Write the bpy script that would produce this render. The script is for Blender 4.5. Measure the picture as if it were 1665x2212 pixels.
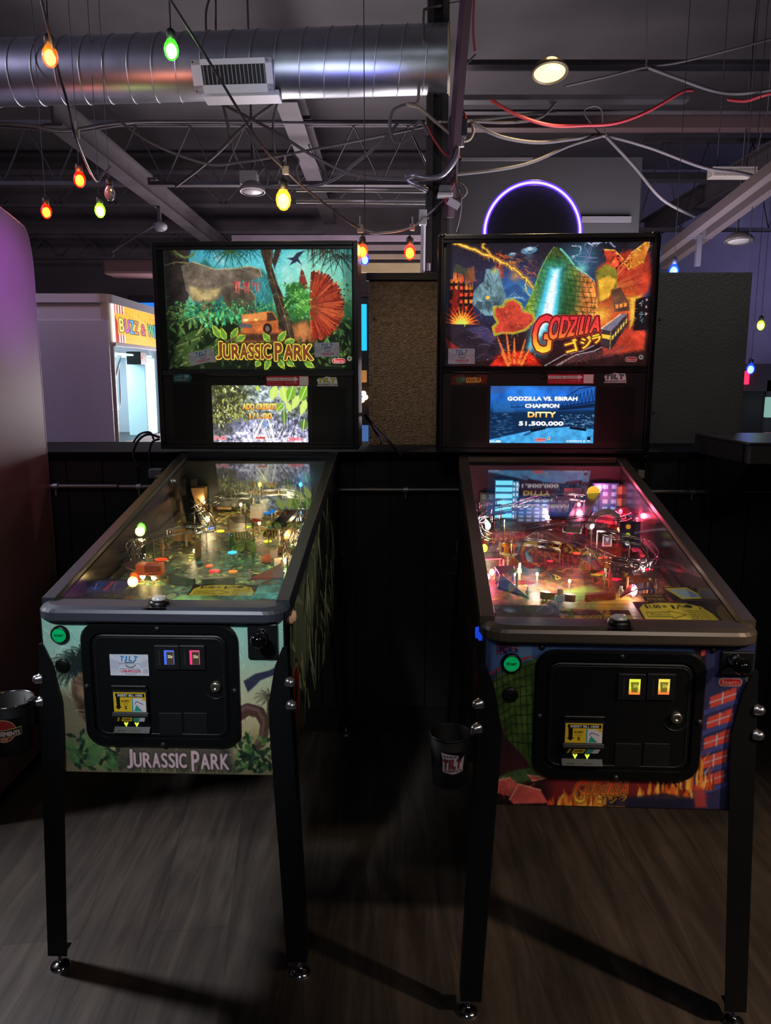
import bpy, bmesh, math, random
import numpy as np
from mathutils import Vector, Matrix
for _o in list(bpy.data.objects): bpy.data.objects.remove(_o)
S = bpy.context.scene
COL = S.collection
PI = math.pi
# ------------------------------------------------------------------ camera
F, CW, CH, EYE, PITCH = 1676.9, 1665, 2212, 1.433, 0.1718
cd = bpy.data.cameras.new('camera'); cam = bpy.data.objects.new('camera', cd); COL.objects.link(cam)
cd.sensor_fit = 'HORIZONTAL'; cd.sensor_width = 36; cd.lens = 36*F/CW; cd.clip_start = .02; cd.clip_end = 100
cam.location = (0, 0, EYE); cam.rotation_euler = (PI/2-PITCH, 0, 0)
S.camera = cam
# ------------------------------------------------------------------ exposure, world
S.view_settings.view_transform = 'Standard'; S.view_settings.look = 'None'
S.view_settings.exposure = 0.0; S.view_settings.gamma = 1.0; S.view_settings.use_curve_mapping = False
try:
    S.cycles.use_denoising = True; S.cycles.max_bounces = 8; S.cycles.transparent_max_bounces = 16
    S.cycles.sample_clamp_indirect = 4.0; S.cycles.caustics_reflective = False; S.cycles.caustics_refractive = False
except Exception: pass
W = bpy.data.worlds.new('world'); S.world = W; W.use_nodes = True
W.node_tree.nodes['Background'].inputs[0].default_value = (.55, .55, .75, 1)
W.node_tree.nodes['Background'].inputs[1].default_value = .018
# ------------------------------------------------------------------ lamps of the room (ceiling lamps and coloured party lamps), plus added fill lights
def lamp(name, kind, loc, col, power, size=.1, aim=None, spot=None, blend=.6):
    l = bpy.data.lights.new(name, kind); o = bpy.data.objects.new(name, l); COL.objects.link(o)
    l.color = col; l.energy = power; o.location = loc
    if kind == 'AREA': l.shape = 'DISK'; l.size = size
    else: l.shadow_soft_size = size
    if kind == 'SPOT': l.spot_size = spot or 1.2; l.spot_blend = blend
    if aim is not None: o.rotation_euler = (Vector(aim)-Vector(loc)).to_track_quat('-Z', 'Y').to_euler()
    return o
lamp('floor_lamp_cool', 'SPOT', (-2.0, 2.08, 1.85), (.93, .95, 1), 165, .08, (-.5, 1.72, 0), .95, 1)
lamp('floor_lamp_warm', 'SPOT', (2.1, .45, 2.0), (1, .76, .54), 165, .06, (.72, 1.95, 0), .72, 1)
lamp('ceiling_lamp_behind', 'AREA', (-.5, -1.6, 3.2), (.82, .9, 1), 9, .8, (-.4, 1.7, .7))
lamp('front_fill_left', 'SPOT', (-1.1, -.9, 3.0), (.88, .95, 1), 300, .12, (-.5, 1.7, .85), .27, 1)  # added narrow spot that brightens the left machine's front
lamp('front_fill_right', 'SPOT', (1.3, -1.0, 3.0), (1, .9, .8), 75, .12, (.5, 1.55, .82), .28, 1)  # added spot, weaker, for the right machine's front
lamp('ceiling_lamp_behind_warm', 'AREA', (2.2, -.4, 3.2), (1, .78, .55), 5, .5, (.6, 1.6, .9))
lamp('side_print_fill', 'SPOT', (1.0, .1, 3.1), (1, .97, .88), 90, .1, (-.22, 2.15, .84), .3, 1)  # added spot to bring out the print on the left machine's side
lamp('party_lamp_purple', 'SPOT', (-.62, 2.45, 1.9), (.42, .2, 1), 55, .05, (-1.28, 2.72, 1.74), .8, 1)
lamp('party_lamp_orange', 'SPOT', (-.95, 2.35, 2.5), (1, .6, .3), 24, .05, (-1.28, 2.5, 2.0), .42, 1)
lamp('party_lamp_red', 'SPOT', (-.75, 1.9, 1.35), (1, .14, .25), 3.5, .05, (-1.28, 2.7, 1.35), 1.0, 1)
lamp('room_lamp_far_left', 'AREA', (-3.6, 3.2, 3.3), (.68, .62, 1), 46, .5, (-1.9, 4.2, 1.3))
lamp('room_lamp_far', 'AREA', (.6, 6.4, 3.1), (.9, .7, .75), 26, .8, (0, 7, 0))
lamp('ceiling_fill', 'AREA', (-.3, 6.6, 1.3), (.84, .74, .8), 145, 1.6, (-.6, 5.6, 4))  # added light shining up from below to brighten the ceiling steelwork
lamp('ceiling_fill_front', 'AREA', (1.3, 3.9, 1.6), (.78, .73, .8), 50, 1.0, (1.2, 5.0, 4))  # second added upward light, for the nearer part of the ceiling
lamp('party_lamp_blue', 'POINT', (2.1, 3.7, 2.05), (.1, .2, 1), 3, .04)
lamp('party_lamp_blue_far', 'AREA', (4.6, 7.2, 3.0), (.42, .42, 1), 75, .6, (4.4, 9, 1.2))
lamp('duct_fill_white', 'SPOT', (-.5, 2.9, 2.2), (.82, .9, 1), 17, .25, (-.6, 4.1, 2.95), 1.9, .8)  # fill added to lighten the duct, no lamp hangs here
lamp('duct_lamp_blue', 'SPOT', (-.2, 3.2, 2.2), (.14, .18, 1), 16, .05, (-.25, 4.0, 2.85), .8, 1)
lamp('duct_lamp_red', 'SPOT', (-1.2, 3.3, 2.2), (1, .3, .2), 8, .05, (-1.2, 4.1, 2.85), .9, 1)
lamp('panel_fill_right', 'SPOT', (1.5, 1.7, 2.9), (1, .96, .9), 32, .08, (1.28, 3.34, 1.6), .7, 1)  # spot added to lift the dark grey panel
lamp('panel_lamp', 'SPOT', (.1, 1.9, 2.7), (1, .78, .54), 62, .05, (.12, 3.3, 1.42), .45, 1)
# ------------------------------------------------------------------ helpers
cp, sp = math.cos(PITCH), math.sin(PITCH)
def ray(px, py):
    u, v = (px-CW/2)/F, (py-CH/2)/F
    return Vector((u, cp-v*sp, -sp-v*cp))
def at(px, py, Y):
    d = ray(px, py); t = Y/d.y
    return Vector((0, 0, EYE))+d*t
def atx(px, py, X):
    d = ray(px, py); t = X/d.x
    return Vector((0, 0, EYE))+d*t
def tag(o, label=None, cat=None, group=None, kind=None):
    if label: o['label'] = label
    if cat: o['category'] = cat
    if group: o['group'] = group
    if kind: o['kind'] = kind
    return o
def empty(name, loc, rz=0, label=None, cat=None, group=None, kind=None):
    o = bpy.data.objects.new(name, None); COL.objects.link(o); o.location = loc; o.rotation_euler = (0, 0, rz)
    o.empty_display_size = .05
    return tag(o, label, cat, group, kind)
def lin(c):
    c = np.asarray(c, float)/255.
    return np.where(c <= .04045, c/12.92, ((c+.055)/1.055)**2.4)
MATS = {}
def mat(name, col, rough=.5, metal=0, emit=None, es=1, spec=.5, noise=None, bump=None, alpha=None, coat=0, trans=0, aniso=0):
    """col and emit are sRGB 0..255; noise=(scale, amount, stretch); bump=(scale, strength)"""
    if name in MATS: return MATS[name]
    m = bpy.data.materials.new(name); m.use_nodes = True; nt = m.node_tree; b = nt.nodes['Principled BSDF']
    c = tuple(lin(col))+(1,)
    b.inputs['Base Color'].default_value = c; b.inputs['Roughness'].default_value = rough; b.inputs['Metallic'].default_value = metal
    b.inputs['Specular IOR Level'].default_value = spec; b.inputs['Coat Weight'].default_value = coat
    b.inputs['Transmission Weight'].default_value = trans
    if aniso: b.inputs['Anisotropic'].default_value = aniso
    if alpha is not None: b.inputs['Alpha'].default_value = alpha
    if emit is not None:
        b.inputs['Emission Color'].default_value = tuple(lin(emit))+(1,); b.inputs['Emission Strength'].default_value = es
    if noise or bump:
        tc = nt.nodes.new('ShaderNodeTexCoord'); mp = nt.nodes.new('ShaderNodeMapping'); nt.links.new(tc.outputs['Object'], mp.inputs[0])
        if noise and len(noise) > 2: mp.inputs['Scale'].default_value = noise[2]
    if noise:
        n = nt.nodes.new('ShaderNodeTexNoise'); n.inputs['Scale'].default_value = noise[0]; n.inputs['Detail'].default_value = 6
        nt.links.new(mp.outputs[0], n.inputs['Vector'])
        r = nt.nodes.new('ShaderNodeMapRange'); r.inputs[1].default_value = .3; r.inputs[2].default_value = .7
        r.inputs[3].default_value = 1-noise[1]; r.inputs[4].default_value = 1+noise[1]; nt.links.new(n.outputs[0], r.inputs[0])
        mx = nt.nodes.new('ShaderNodeMix'); mx.data_type = 'RGBA'; mx.blend_type = 'MULTIPLY'; mx.inputs[0].default_value = 1
        mx.inputs[6].default_value = c; nt.links.new(r.outputs[0], mx.inputs[7]); nt.links.new(mx.outputs[2], b.inputs['Base Color'])
    if bump:
        n2 = nt.nodes.new('ShaderNodeTexNoise'); n2.inputs['Scale'].default_value = bump[0]; n2.inputs['Detail'].default_value = 4
        nt.links.new(mp.outputs[0], n2.inputs['Vector'])
        bp = nt.nodes.new('ShaderNodeBump'); bp.inputs['Strength'].default_value = bump[1]; bp.inputs['Distance'].default_value = .01
        nt.links.new(n2.outputs[0], bp.inputs['Height']); nt.links.new(bp.outputs[0], b.inputs['Normal'])
    MATS[name] = m
    return m
def glow(name, col, es): return mat(name, (10, 10, 10), .4, 0, col, es)
class MB:
    """collects shapes, links them as ONE mesh object"""
    def __init__(s): s.v = []; s.f = []; s.sm = []; s.mi = []; s.cur = 0
    def add(s, vs, fs, smooth=False):
        n = len(s.v); s.v += [tuple(p) for p in vs]
        for f in fs: s.f.append([i+n for i in f]); s.sm.append(smooth); s.mi.append(s.cur)
        return s
    def box(s, lo, hi, M=None):
        (a, b, c), (d, e, f) = lo, hi
        vs = [(x, y, z) for x in (a, d) for y in (b, e) for z in (c, f)]
        if M is not None: vs = [M @ Vector(p) for p in vs]
        return s.add(vs, [(0, 1, 3, 2), (4, 6, 7, 5), (0, 4, 5, 1), (2, 3, 7, 6), (0, 2, 6, 4), (1, 5, 7, 3)])
    def cbox(s, c, size, M=None):
        lo = [-.5*k for k in size]; hi = [.5*k for k in size]
        T = Matrix.Translation(c) @ (M if M is not None else Matrix())
        return s.box(lo, hi, T)
    def loft(s, rings, caps=True, closed=True, smooth=False):
        n = len(rings[0]); vs = [p for r in rings for p in r]; fs = []
        for i in range(len(rings)-1):
            for j in range(n if closed else n-1):
                k = (j+1) % n
                fs.append((i*n+j, i*n+k, (i+1)*n+k, (i+1)*n+j))
        s.add(vs, fs, smooth)
        if caps:
            s.add(rings[0], [tuple(range(n))[::-1]]); s.add(rings[-1], [tuple(range(n))])
        return s
    def prism(s, poly, d0, d1, ax='z'):
        def P(a, b, d):
            return (a, b, d) if ax == 'z' else (a, d, b) if ax == 'y' else (d, a, b)
        return s.loft([[P(a, b, d0) for a, b in poly], [P(a, b, d1) for a, b in poly]])
    def cyl(s, p0, p1, r, r2=None, seg=16, caps=True):
        p0, p1 = Vector(p0), Vector(p1); r2 = r if r2 is None else r2
        d = (p1-p0).normalized(); a = d.orthogonal().normalized(); b = d.cross(a)
        R = lambda p, q: [p+(a*math.cos(t)+b*math.sin(t))*q for t in [2*PI*i/seg for i in range(seg)]]
        return s.loft([R(p0, r), R(p1, r2)], caps, True, True)
    def lathe(s, prof, c=(0, 0, 0), axis=(0, 0, 1), seg=20, caps=True):
        c = Vector(c); d = Vector(axis).normalized(); a = d.orthogonal().normalized(); b = d.cross(a)
        return s.loft([[c+d*h+(a*math.cos(2*PI*i/seg)+b*math.sin(2*PI*i/seg))*max(r, 1e-5) for i in range(seg)] for r, h in prof], caps, True, True)
    def ball(s, c, r, sc=(1, 1, 1), seg=14, n=8):
        rings = []
        for i in range(n+1):
            t = PI*i/n; rr = max(math.sin(t), 1e-4)
            rings.append([(c[0]+r*sc[0]*rr*math.cos(2*PI*j/seg), c[1]+r*sc[1]*rr*math.sin(2*PI*j/seg), c[2]-r*sc[2]*math.cos(t)) for j in range(seg)])
        return s.loft(rings, True, True, True)
    def tube(s, pts, r, seg=8, caps=True, closed=False):
        pts = [Vector(p) for p in pts]; n = len(pts); rings = []; a = None
        for i, p in enumerate(pts):
            q0 = pts[i-1] if i > 0 else (pts[-1] if closed else pts[0]); q1 = pts[i+1] if i < n-1 else (pts[0] if closed else pts[-1])
            d = (q1-q0)
            d = d.normalized() if d.length > 1e-9 else Vector((0, 0, 1))
            if a is None: a = d.orthogonal().normalized()
            a = (a-d*a.dot(d)); a = a.normalized() if a.length > 1e-6 else d.orthogonal().normalized()
            b = d.cross(a); rr = r(i/(n-1)) if callable(r) else r
            rings.append([p+(a*math.cos(2*PI*j/seg)+b*math.sin(2*PI*j/seg))*rr for j in range(seg)])
        if closed: rings.append(rings[0]); caps = False
        return s.loft(rings, caps, True, True)
    def build(s, name, m, parent=None, bevel=0, seg=2):
        me = bpy.data.meshes.new(name); me.from_pydata(s.v, [], s.f)
        me.polygons.foreach_set('use_smooth', s.sm); me.polygons.foreach_set('material_index', s.mi)
        for k in (m if isinstance(m, (list, tuple)) else [m]): me.materials.append(k)
        bm = bmesh.new(); bm.from_mesh(me); bmesh.ops.recalc_face_normals(bm, faces=bm.faces[:]); bm.to_mesh(me); bm.free()
        me.update()
        o = bpy.data.objects.new(name, me); COL.objects.link(o)
        if parent is not None: o.parent = parent
        if bevel:
            b = o.modifiers.new('bevel', 'BEVEL'); b.width = bevel; b.segments = seg; b.limit_method = 'ANGLE'; b.angle_limit = .7; b.harden_normals = False
        return o
def spline(pts, n=8):
    P = [Vector(p) for p in pts]; out = []
    for i in range(len(P)-1):
        a, b, c, d = P[max(i-1, 0)], P[i], P[i+1], P[min(i+2, len(P)-1)]
        for k in range(n):
            t = k/n
            out.append(.5*((2*b)+(c-a)*t+(2*a-5*b+4*c-d)*t*t+(3*b-a-3*c+d)*t**3))
    return out+[P[-1]]
def rrect(x0, z0, x1, z1, r, n=5):
    out = []
    for cx, cz, a0 in ((x1-r, z1-r, 0), (x0+r, z1-r, 90), (x0+r, z0+r, 180), (x1-r, z0+r, 270)):
        for i in range(n+1):
            t = math.radians(a0+90*i/n); out.append((cx+r*math.cos(t), cz+r*math.sin(t)))
    return out
# ------------------------------------------------------------------ printed artwork: a painter whose picture becomes the colours of a fine mesh
def text_tris(body, cache={}):
    if body in cache: return cache[body]
    c = bpy.data.curves.new('lettering', 'FONT'); c.body = body; c.resolution_u = 3; c.size = 1
    o = bpy.data.objects.new('lettering', c); COL.objects.link(o)
    dg = bpy.context.evaluated_depsgraph_get(); ev = o.evaluated_get(dg); me = ev.to_mesh(); me.calc_loop_triangles()
    v = np.array([p.co[:2] for p in me.vertices]) if len(me.vertices) else np.zeros((0, 2))
    t = np.array([list(q.vertices) for q in me.loop_triangles], int).reshape(-1, 3)
    ev.to_mesh_clear(); bpy.data.objects.remove(o); bpy.data.curves.remove(c)
    lo, hi = v.min(0), v.max(0)
    cache[body] = ((v-lo)/(hi-lo), t, (hi-lo)[0]/(hi-lo)[1])
    return cache[body]
class Img:
    """picture over the rectangle x0..x1, y0..y1 (y down), n columns"""
    def __init__(s, x0, y0, x1, y1, n, bg=(0, 0, 0)):
        s.x0, s.y0, s.x1, s.y1 = x0, y0, x1, y1; s.w = n; s.h = max(2, round(n*abs((y1-y0)/(x1-x0))))
        s.px = abs(x1-x0)/n
        s.X, s.Y = np.meshgrid(np.linspace(x0, x1, s.w), np.linspace(y0, y1, s.h))
        s.a = np.ones((s.h, s.w, 3))*np.array(bg, float); s.rng = np.random.RandomState(7)
    def vgrad(s, stops, mask=None, alpha=1):
        ys = [k[0] for k in stops]; c = np.stack([np.interp(s.Y, ys, [k[1][i] for k in stops]) for i in range(3)], -1)
        m = (np.ones_like(s.X) if mask is None else mask)[..., None]*alpha; s.a = s.a*(1-m)+c*m
    def hgrad(s, stops, mask=None, alpha=1):
        xs = [k[0] for k in stops]; c = np.stack([np.interp(s.X, xs, [k[1][i] for k in stops]) for i in range(3)], -1)
        m = (np.ones_like(s.X) if mask is None else mask)[..., None]*alpha; s.a = s.a*(1-m)+c*m
    def blend(s, m, col, sl=None):
        t = s.a if sl is None else s.a[sl]
        t[...] = t*(1-m[..., None])+np.array(col, float)*m[..., None]
    def win(s, lo, hi, pad):
        i0 = np.searchsorted(s.X[0] if s.x1 > s.x0 else -s.X[0], (lo[0]-pad) if s.x1 > s.x0 else -(hi[0]+pad)); i1 = np.searchsorted(s.X[0] if s.x1 > s.x0 else -s.X[0], (hi[0]+pad) if s.x1 > s.x0 else -(lo[0]-pad))
        yy = s.Y[:, 0]; sg = 1 if s.y1 > s.y0 else -1
        a, b = (lo[1]-pad, hi[1]+pad) if sg > 0 else (-(hi[1]+pad), -(lo[1]-pad))
        j0 = np.searchsorted(yy*sg, a); j1 = np.searchsorted(yy*sg, b)
        return slice(j0, j1), slice(i0, i1)
    def segd(s, X, Y, p, q):
        d = q-p; L = max(d@d, 1e-12); t = np.clip(((X-p[0])*d[0]+(Y-p[1])*d[1])/L, 0, 1)
        return np.hypot(X-p[0]-t*d[0], Y-p[1]-t*d[1]), t
    def mask(s, pts, soft=None):
        P = np.array(pts, float); soft = soft or s.px
        sl = s.win(P.min(0), P.max(0), soft*1.5); X, Y = s.X[sl], s.Y[sl]
        if X.size == 0: return sl, np.zeros(X.shape)
        ins = np.zeros(X.shape, bool); dm = np.full(X.shape, 1e9)
        for i in range(len(P)):
            a, b = P[i-1], P[i]
            dm = np.minimum(dm, s.segd(X, Y, a, b)[0])
            if a[1] != b[1]:
                c = ((a[1] > Y) != (b[1] > Y)) & (X < (b[0]-a[0])*(Y-a[1])/(b[1]-a[1])+a[0]); ins ^= c
        return sl, np.clip(.5+np.where(ins, dm, -dm)/soft, 0, 1)
    def poly(s, pts, col, alpha=1, soft=None, edge=None, ew=0, grain=0):
        sl, m = s.mask(pts, soft)
        if m.size == 0: return
        if grain:
            c = np.array(col, float)*(1+grain*(s.noise(24)[sl]-.5)*2)[..., None]
            t = s.a[sl]; mm = (m*alpha)[..., None]; t[...] = t*(1-mm)+c*mm
        else: s.blend(m*alpha, col, sl)
        if edge is not None: s.stroke(list(pts)+[pts[0]], ew, edge)
    def stroke(s, pts, w, col, alpha=1, w2=None, soft=None):
        P = np.array(pts, float); w2 = w if w2 is None else w2; soft = soft or s.px
        sl = s.win(P.min(0), P.max(0), max(w, w2)+soft); X, Y = s.X[sl], s.Y[sl]
        if X.size == 0: return
        m = np.zeros(X.shape); n = len(P)-1
        for i in range(n):
            d, t = s.segd(X, Y, P[i], P[i+1]); ww = w+(w2-w)*(i+t)/n
            m = np.maximum(m, np.clip(.5+(ww/2-d)/soft, 0, 1))
        s.blend(m*alpha, col, sl)
    def ell(s, cx, cy, rx, ry, col, alpha=1, soft=0, rot=0):
        c, q = math.cos(rot), math.sin(rot); r = max(rx, ry)
        sl = s.win((cx-r, cy-r), (cx+r, cy+r), s.px*2); X, Y = s.X[sl]-cx, s.Y[sl]-cy
        if X.size == 0: return
        k = np.hypot((X*c+Y*q)/rx, (-X*q+Y*c)/ry)
        m = np.clip((1-k)/max(soft, s.px/min(rx, ry)), 0, 1)
        s.blend(m*alpha, col, sl)
    def glow(s, cx, cy, r, col, alpha=1):
        sl = s.win((cx-r, cy-r), (cx+r, cy+r), 0); k = np.hypot(s.X[sl]-cx, s.Y[sl]-cy)/r
        s.blend(np.clip(1-k, 0, 1)**1.6*alpha, col, sl)
    def noise(s, n, oct=4, seed=None):
        key = (n, oct, seed)
        if not hasattr(s, '_nz'): s._nz = {}
        if key in s._nz: return s._nz[key]
        rng = np.random.RandomState(seed if seed is not None else 11); o = np.zeros((s.h, s.w)); A = 0
        for k in range(oct):
            gx = int(n*2**k)+2; gy = max(2, int(gx*s.h/s.w)+1); g = rng.rand(gy+1, gx+1)
            x = np.linspace(0, gx-1e-6, s.w); y = np.linspace(0, gy-1e-6, s.h); i, j = x.astype(int), y.astype(int)
            fx, fy = x-i, y-j; fx = fx*fx*(3-2*fx); fy = fy*fy*(3-2*fy); fy = fy[:, None]
            v = (g[j][:, i]*(1-fx)+g[j][:, i+1]*fx)*(1-fy)+(g[j+1][:, i]*(1-fx)+g[j+1][:, i+1]*fx)*fy
            o += v/2**k; A += 1/2**k
        s._nz[key] = o/A; return s._nz[key]
    def mottle(s, n, amt, seed=None, mask=None):
        k = 1+amt*(s.noise(n, 4, seed)-.5)*2
        if mask is not None: k = 1+(k-1)*mask
        s.a = np.clip(s.a*k[..., None], 0, 255)
    def leaf(s, x, y, L, ang, w, col, vein=None):
        c, q = math.cos(ang), math.sin(ang); pts = []
        for t, k in ((0, 0), (.2, .7), (.45, 1), (.75, .65), (1, 0), (.75, -.65), (.45, -1), (.2, -.7)):
            pts.append((x+c*L*t-q*w*k, y+q*L*t+c*w*k))
        s.poly(pts, col)
        if vein is not None: s.stroke([(x, y), (x+c*L, y+q*L)], max(s.px, w*.18), vein)
    def palm(s, x, y, L, n, col, a0=0, a1=2*PI, hang=.5):
        for i in range(n):
            a = a0+(a1-a0)*(i+.5)/n; dx, dy = math.cos(a)*L, math.sin(a)*L*.6
            pts = [(x+dx*t, y+dy*t+hang*L*t*t) for t in (0, .3, .6, 1)]
            s.stroke(pts, L*.05, col, 1, L*.02)
            for t in np.linspace(.2, 1, 8):
                px, py = x+dx*t, y+dy*t+hang*L*t*t
                s.stroke([(px, py), (px+dx*.08, py+L*.28*(1.1-t*.6))], L*.03, col, 1, L*.008)
    def text(s, body, box, col, bold=0, out=0, oc=None, rot=0, warp=None, out2=0, oc2=None, grad=None):
        """box = x0,y0,x1,y1 in picture units; col fill, out = outline width; warp maps (u,v up) to picture units"""
        v, t, _ = text_tris(body); SS = 3
        x0, y0, x1, y1 = box
        if warp is None:
            X = x0+v[:, 0]*(x1-x0); Y = y1-v[:, 1]*(y1-y0)
            if rot:
                cx, cy = (x0+x1)/2, (y0+y1)/2; c, q = math.cos(rot), math.sin(rot); X, Y = cx+(X-cx)*c-(Y-cy)*q, cy+(X-cx)*q+(Y-cy)*c
        else: X, Y = warp(v[:, 0], v[:, 1])
        ix = (X-s.x0)/(s.x1-s.x0)*(s.w-1)*SS; iy = (Y-s.y0)/(s.y1-s.y0)*(s.h-1)*SS
        pad = int((bold+out+out2)/s.px*SS)+SS*2
        ax0 = max(0, int(ix.min()-pad)//SS); ay0 = max(0, int(iy.min()-pad)//SS); ax1 = min(s.w, int(ix.max()+pad)//SS+1); ay1 = min(s.h, int(iy.max()+pad)//SS+1)
        if ax1 <= ax0 or ay1 <= ay0: return
        m = np.zeros(((ay1-ay0)*SS, (ax1-ax0)*SS), bool); jx = ix-ax0*SS+SS/2-.5; jy = iy-ay0*SS+SS/2-.5
        for a, b, c in t:
            xa, xb, xc, ya, yb, yc = jx[a], jx[b], jx[c], jy[a], jy[b], jy[c]
            l0, l1 = max(0, int(min(xa, xb, xc))), min(m.shape[1], int(max(xa, xb, xc))+2); r0, r1 = max(0, int(min(ya, yb, yc))), min(m.shape[0], int(max(ya, yb, yc))+2)
            if l1 <= l0 or r1 <= r0: continue
            D = (yb-yc)*(xa-xc)+(xc-xb)*(ya-yc)
            if abs(D) < 1e-12: continue
            GX, GY = np.meshgrid(np.arange(l0, l1), np.arange(r0, r1))
            u = ((yb-yc)*(GX-xc)+(xc-xb)*(GY-yc))/D; w = ((yc-ya)*(GX-xc)+(xa-xc)*(GY-yc))/D
            m[r0:r1, l0:l1] |= (u >= -.01) & (w >= -.01) & (u+w <= 1.01)
        def dil(m, r):
            r = r/s.px*SS; k = int(r)
            if k < 1: return m
            o = m.copy()
            for dy in range(-k, k+1):
                e = int(math.sqrt(max(0, r*r-dy*dy)))
                src = np.zeros_like(m)
                if dy >= 0: src[dy:] = m[:m.shape[0]-dy]
                else: src[:dy] = m[-dy:]
                cs = np.cumsum(np.pad(src.astype(np.int32), ((0, 0), (e+1, e))), 1)
                o |= (cs[:, 2*e+1:]-cs[:, :-2*e-1]) > 0
            return o
        def cov(m): return m.reshape(ay1-ay0, SS, ax1-ax0, SS).mean((1, 3))
        sl = (slice(ay0, ay1), slice(ax0, ax1)); m = dil(m, bold)
        if out2: s.blend(cov(dil(m, out+out2)), oc2, sl)
        if out: s.blend(cov(dil(m, out)), oc, sl)
        k = cov(m)
        if grad is not None:
            c = np.stack([np.interp(s.Y[sl], [g[0] for g in grad], [g[1][i] for g in grad]) for i in range(3)], -1)
            t_ = s.a[sl]; t_[...] = t_*(1-k[..., None])+c*k[..., None]
        else: s.blend(k, col, sl)
    def brush(s, n, L, w, amt=.35, seed=3, box=None):
        """fine brush strokes in lighter and darker tints of what is painted below"""
        rg = random.Random(seed); x0, y0, x1, y1 = box or (s.x0, s.y0, s.x1, s.y1)
        for k in range(n):
            x, y = rg.uniform(x0, x1), rg.uniform(y0, y1); i = min(s.w-1, max(0, int((x-s.x0)/(s.x1-s.x0)*s.w))); j = min(s.h-1, max(0, int((y-s.y0)/(s.y1-s.y0)*s.h)))
            c = s.a[j, i]*(1+rg.uniform(-amt, amt*1.3)); a = rg.uniform(-.9, 2.2); l = L*rg.uniform(.4, 1.2)
            s.stroke([(x, y), (x+math.cos(a)*l*.5, y+math.sin(a)*l*.5+l*.1), (x+math.cos(a)*l, y+math.sin(a)*l)], w, np.clip(c, 0, 255), .75, w*.3)
    def mesh(s, name, O, ax, ay, material, parent=None, fn=None):
        """O = top-left corner, ax and ay the vectors along the top and the left edge"""
        O, ax, ay = Vector(O), Vector(ax), Vector(ay); h, w = s.h, s.w
        U, V = np.meshgrid(np.linspace(0, 1, w), np.linspace(0, 1, h))
        co = (np.array(O)[None, None]+U[..., None]*np.array(ax)+V[..., None]*np.array(ay)) if fn is None else fn(U, V)
        me = bpy.data.meshes.new(name); me.vertices.add(h*w); me.vertices.foreach_set('co', co.reshape(-1).astype(np.float32))
        i = (np.arange(h-1)[:, None]*w+np.arange(w-1)[None]).reshape(-1); q = np.stack([i, i+w, i+w+1, i+1], 1).astype(np.int32)
        nf = len(q); me.loops.add(nf*4); me.loops.foreach_set('vertex_index', q.reshape(-1)); me.polygons.add(nf)
        me.polygons.foreach_set('loop_start', np.arange(0, nf*4, 4, dtype=np.int32)); me.update(calc_edges=True)
        at_ = me.color_attributes.new('print', 'FLOAT_COLOR', 'POINT'); c = np.ones((h*w, 4), np.float32); c[:, :3] = lin(np.clip(s.a, 0, 255)).reshape(-1, 3)
        at_.data.foreach_set('color', c.reshape(-1)); me.materials.append(material); me.validate()
        o = bpy.data.objects.new(name, me); COL.objects.link(o)
        if parent is not None: o.parent = parent
        return o
def print_mat(name, emit=0, base=1, rough=.4, spec=.4):
    if name in MATS: return MATS[name]
    m = bpy.data.materials.new(name); m.use_nodes = True; nt = m.node_tree; b = nt.nodes['Principled BSDF']
    a = nt.nodes.new('ShaderNodeVertexColor'); a.layer_name = 'print'
    if base: nt.links.new(a.outputs[0], b.inputs['Base Color'])
    else: b.inputs['Base Color'].default_value = (.004, .004, .004, 1)
    b.inputs['Roughness'].default_value = rough; b.inputs['Specular IOR Level'].default_value = spec
    if emit: nt.links.new(a.outputs[0], b.inputs['Emission Color']); b.inputs['Emission Strength'].default_value = emit
    MATS[name] = m
    return m
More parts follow.
